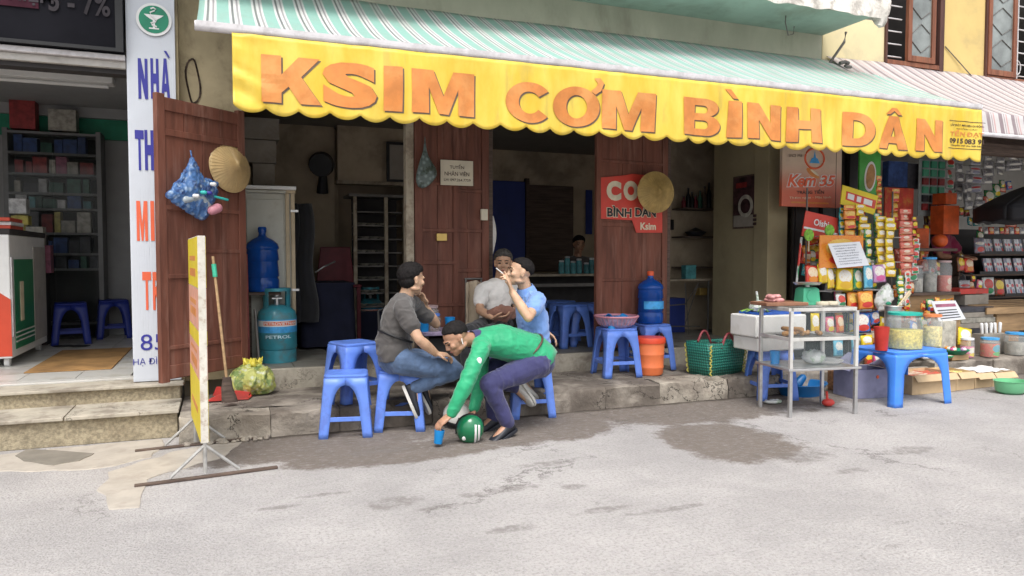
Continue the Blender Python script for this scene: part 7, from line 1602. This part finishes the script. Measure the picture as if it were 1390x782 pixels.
for i, (z, x0_, hh) in enumerate(((mz[0], WX(1337,7.0), .21), (mz[1], WX(1337,7.0), .22), (mz[2], WX(1368,7.0), .23))):
    x = x0_; k = 0
    while x < mx1-.1:
        w = .055; key = ('mag', mm[(n*7+k*3) % 6], i)
        if key not in bmesh_cache: bmesh_cache[key] = MB().bx(-w/2, w/2, -.01, .01, 0, hh).mesh('magazine', key[1])
        o = bpy.data.objects.new('magazine', bmesh_cache[key]); COL.objects.link(o); o.location = (x+w/2, 6.99+.01*(k % 3), z+.001); o.rotation_euler = (R(-14), 0, R(random.uniform(-10,10))); tag(o, '%s upright magazine on the %s tier of the dark rack' % ({'m1':'silver and red','m2':'red and white','m3':'dark slate','m4':'white and blue'}[key[1]], ['top','middle','bottom'][i]), 'magazine', 'magazines on the %s tier of the rack' % ['top','middle','bottom'][i]); x += w+.012; k += 1; n += 1
for i, (a, y0, y1, m_, lb) in enumerate(((1330,322,344,'m3','dark boxed magazine at the left of the top tier'),(1305,348,369,'p_brown','brown packet on the left bay of the middle tier'),(1316,350,370,'p_red','red packet on the left bay of the middle tier'),(1342,376,401,'p_white','white wrapped packet on the bottom tier'),(1357,378,402,'p_brown','brown and gold packet on the bottom tier'),(1310,380,400,'m1','grey book pile on the left of the bottom tier'))):
    packobj(lb, a-7, a+7, y0, y1, 6.9, m_, 0)
for i in range(9):
    packobj(['row of mixed packets above the top magazine tier, piece %s' % w_ for w_ in ('one','two','three','four','five','six','seven','eight','nine')][i], 1328+i*7, 1335+i*7, 308, 318, 7.05, ['p_redpat','p_silver','p_red','p_silver','p_brown'][i % 5], 0, .03, 'mixed packets above the magazines')
# slatted crate, boxes, book stacks on the right
cr2 = thing('slatted_crate', 'shallow wooden slatted crate under the magazine rack', 'crate', W(1370,425,6.3)); a, c = W(1340,418,6.25), W(1400,402,6.25); c.x += .6
zc = a.z; b = MB(); b.bx(a.x, c.x, 6.25, 6.27, zc-.08, zc); b.build('front', 'wood', cr2, world=True)
for k in range(5): b = MB(); b.bx(a.x, c.x, 6.28+k*.11, 6.36+k*.11, zc-.01+k*.012, zc+.002+k*.012); b.build('slat', 'wood', cr2, world=True)
sbox('carton', 'brown carton under the slatted crate at the right edge', 'box', WX(1352,6.35), WX(1400,6.35)+.5, 6.32, 6.75, ZS+.2, zc-.09, 'wood'); sbox('carton', 'yellow brown carton at the bottom right under the brown one', 'box', WX(1350,6.33), WX(1384,6.33), 6.31, 6.7, ZS, ZS+.198, 'bread')
pbox('red_cover', 'flat red covered books left of the slatted crate', 'books', 1303, 1342, 392, 399, 6.5, .35, 'pan_red'); pbox('book_pile', 'pale book pile under the red covers', 'books', 1310, 1342, 400, 414, 6.5, .3, 'grey_box')
nb2 = 8; za_, zb_2 = ZY(1330, 416, 6.3), ZS
for k in range(nb2):
    z0 = zb_2+(za_-zb_2)*k/nb2; z1 = zb_2+(za_-zb_2)*(k+1)/nb2-.004; dx = random.uniform(-.02,.02)
    sbox('book_bundle', ['bottom','second','third','fourth','fifth','sixth','seventh','topmost'][k]+' grey bundle of the tall book stack behind the candy jars', 'books', WX(1304,6.3)+dx, WX(1350,6.3)+dx, 6.28, 6.6, z0, z1, ['grey_box','pack_t','grey_box','pack_d'][k % 4], group='grey book stack')
pp = [W(x, y, 5.95) for x, y in ((1275,437),(1311,433),(1297,408),(1264,409))]; pr = thing('printed_sheet', 'tilted printed white sheet leaning behind the orange lidded jar', 'sheet', pp[0]); quadobj('sheet', pp, 'paper', pr, .006)
quadobj('print_block', q4(pp,.1,.9,.7,.85,-.003), 'pack_p', pr, .002)
for k in range(4): quadobj('print_block', q4(pp,.1,.85,.12+k*.13,.17+k*.13,-.003), 'pack_d', pr, .002)
sbox('sheet_support', 'brown board behind the tilted printed sheet', 'board', WX(1268,6.02), WX(1304,6.02), 6.0, 6.04, ZS, ZY(1285,425,6.02), 'wood')
pbox('biscuit_box', 'upright beige biscuit box below the printed sheet', 'box', 1277, 1298, 436, 470, 5.9, .1, 'pack_t', z0=ZS)
packobj('yellow snack bag right of the beige biscuit box', 1298, 1320, 445, 470, 5.9, 'p_yellow', 10)
# jars at the kerb on the right
def pj(lb, px, py, r, h, D_, *a): x = WX(px, D_); return jar(lb, (x, D_, ZS), r, h, *a)
pj('jar of pink sweets with a white top near the kerb', 1316, 490, .075, .20, 5.85, 'glass_clear', 'p_pink', .6, 'paper')
pack('candy', (.62,.10,.05), (.05,.35,.5), (.1,.45,.1), .3, .3); pj('jar of colourful sweets with a bright blue lid near the kerb', 1347, 492, .10, .20, 5.78, 'glass_clear', 'candy', .75, 'label_blue')
pj('large clear jar with a blue lid at the right edge near the kerb', 1382, 492, .115, .24, 5.8, 'glass_clear', 'pack_t', .6, 'label_blue')
for i in range(5): b = MB(); b.caps((0,0,0), (random.uniform(-.03,.03),0,.10), .016, .02); o = tag(b.build('toy_bottle', 'white', None, smooth=60), 'small white bottle cluster piece behind the colourful jar', 'bottle', 'small white bottles behind the candy jar'); o.location = (WX(1338+i*6, 6.0), 6.02, ZS+.24)
sbox('bottle_box', 'plain box holding up the small white bottles', 'box', WX(1334,6.0), WX(1368,6.0), 5.96, 6.1, ZS, ZS+.23, 'grey_box')
b = MB(); b.lathe([(0,0),(.12,0),(.17,.05),(.165,.05),(.115,.006),(0,.006)], n=28); o = tag(b.build('green_tray', 'green_logo', None, smooth=50), 'dark green dish behind the blue table leg', 'dish'); o.location = (WX(1296,5.8), 5.8, ZS+.06)
for i in range(6): b = MB(); b.ell((0,0,0), .04, .03, .025, 12, 8); o = tag(b.build('sweet_bag', ['p_orange','p_lilac','p_white','p_red','p_brown','p_pink'][i], None, smooth=60), ['orange','lilac','white','red','brown','pink'][i]+' sweet bag heaped in the dark green dish', 'sweets', 'sweet bags in the green dish'); o.location = (WX(1296,5.8)+random.uniform(-.09,.09), 5.8+random.uniform(-.07,.07), ZS+.11)
sbox('dish_box', 'low box under the dark green dish', 'box', WX(1296,5.8)-.13, WX(1296,5.8)+.13, 5.7, 5.9, ZS, ZS+.058, 'wood')
D('card_tan', (.55,.40,.24), .85, var=.1, scale=4, bump=.1, dirt=(.28,.19,.1), dirtamt=.4)
def open_box(label, px0, px1, py0, py1, D_, dep, fill='cake', rz=0):
    x0, x1 = W(px0, py1, D_).x, W(px1, py1, D_).x; h = ZY((px0+px1)/2, py0, D_); t = thing('cardboard_box', label, 'box', ((x0+x1)/2, D_, 0), rz, 'low cardboard boxes along the road edge'); w = x1-x0
    for a in ((-w/2,w/2,0,.006,0.002,h),(-w/2,w/2,dep-.006,dep,.002,h),(-w/2,-w/2+.006,.0065,dep-.0065,.002,h),(w/2-.006,w/2,.0065,dep-.0065,.002,h)): b = MB(); b.bx(*a); b.build('side', 'card_tan', t)
    b = MB(); b.box((0,-.03,h-.03), (w*.96,.006,.07), Matrix.Rotation(R(-38), 3, 'X')); b.build('flap', 'card_tan', t)
    b = MB(); b.grid(lambda u, v: Vector((-w/2+.01+(w-.02)*u, .01+(dep-.02)*v, h*.85+.03*noise.noise(Vector((u*6,v*6,px0))))), 16, 10); b.build('contents', fill, t, smooth=60)
open_box('low cardboard box with orange wrappers right under the blue table', 1238, 1297, 508, 536, 5.12, .35, 'p_redpat'); open_box('low cardboard box of pale packets right of the blue table leg', 1298, 1322, 505, 532, 5.14, .33, 'fill_pale')
open_box('third low cardboard box from the blue table', 1323, 1346, 506, 530, 5.16, .33, 'cake'); open_box('low cardboard box at the right end by the green bowl', 1347, 1376, 505, 527, 5.16, .33, 'cake')
b = MB(); b.grid(lambda u, v: Vector((WX(1330,5.2)+.42*u, 5.15+.3*v, ZY(1350,504,5.2)+.012+.02*noise.noise(Vector((u*5,v*5,2))))), 16, 12); simple('pink_cloth', 'pale pink sheet lying over the right cardboard boxes', 'cloth', b, 'shirt_white', smooth=180, solid=.004)
D('bowl_green', (.16,.48,.25), .35, var=.06, coat=.2)
p = G(1386, 537); b = MB(); b.lathe([(0,0),(.11,0),(.15,.03),(.165,.12),(.175,.125),(.160,.125),(.145,.035),(0,.008)], n=32, sy=.8); o = tag(b.build('green_bowl', 'bowl_green', None, smooth=50), 'light green plastic bowl on the road at the right edge', 'bowl'); o.location = (p.x+.03, p.y+.12, 0)
# ---------------------------------------------------------------- folded umbrella at the right
D('umb_black', (.02,.02,.024), .6, var=.2); D('umb_grey', (.26,.26,.28), .45, var=.12, scale=4)
Rr = 1.0; ux = WX(1311, 6.0)+Rr/math.cos(math.atan(WX(1311, 6.0)/6.0)); uz = ZY(1400, 235, 6.0)
um = thing('umbrella', 'large black and grey parasol over the right end of the grocery', 'umbrella', (ux, 6.0, 0))
zr_ = ZY(1311, 276, 5.9); top_z = ZY(1405, 240, 6.0)
n = 8
for k in range(n):
    a0, a1 = 2*math.pi*(k)/n+math.pi, 2*math.pi*(k+1)/n+math.pi
    def up(u, v):
        a = a0+(a1-a0)*u; rr = Rr*v*(1-.06*math.sin(math.pi*u)); return Vector((ux+rr*math.cos(a), 6.0+rr*.9*math.sin(a), top_z-(top_z-zr_)*v**1.25+.04*math.sin(math.pi*v)))
    b = MB(); b.grid(up, 10, 12); b.build('canopy_panel', 'umb_black' if k in (0, 7) else 'umb_grey', um, world=True, smooth=180, solid=.003)
    def uv_(u, v):
        a = a0+(a1-a0)*u; rr = Rr*(1-.06*math.sin(math.pi*u)); return Vector((ux+rr*math.cos(a), 6.0+rr*.9*math.sin(a), zr_-.17*v-.01*math.sin(u*12)*v))
    b = MB(); b.grid(uv_, 10, 4); b.build('fringe', 'umb_black', um, world=True, smooth=180, solid=.003)
b = MB(); b.cyl((ux,6.0,0), (ux,6.0,top_z), .022); b.build('pole', 'steel_dark', um, world=True)
b = MB(); b.cyl((ux,6.0,.19), (ux,6.0,.26), .22, n=24); b.build('base', 'concrete', um, world=True)
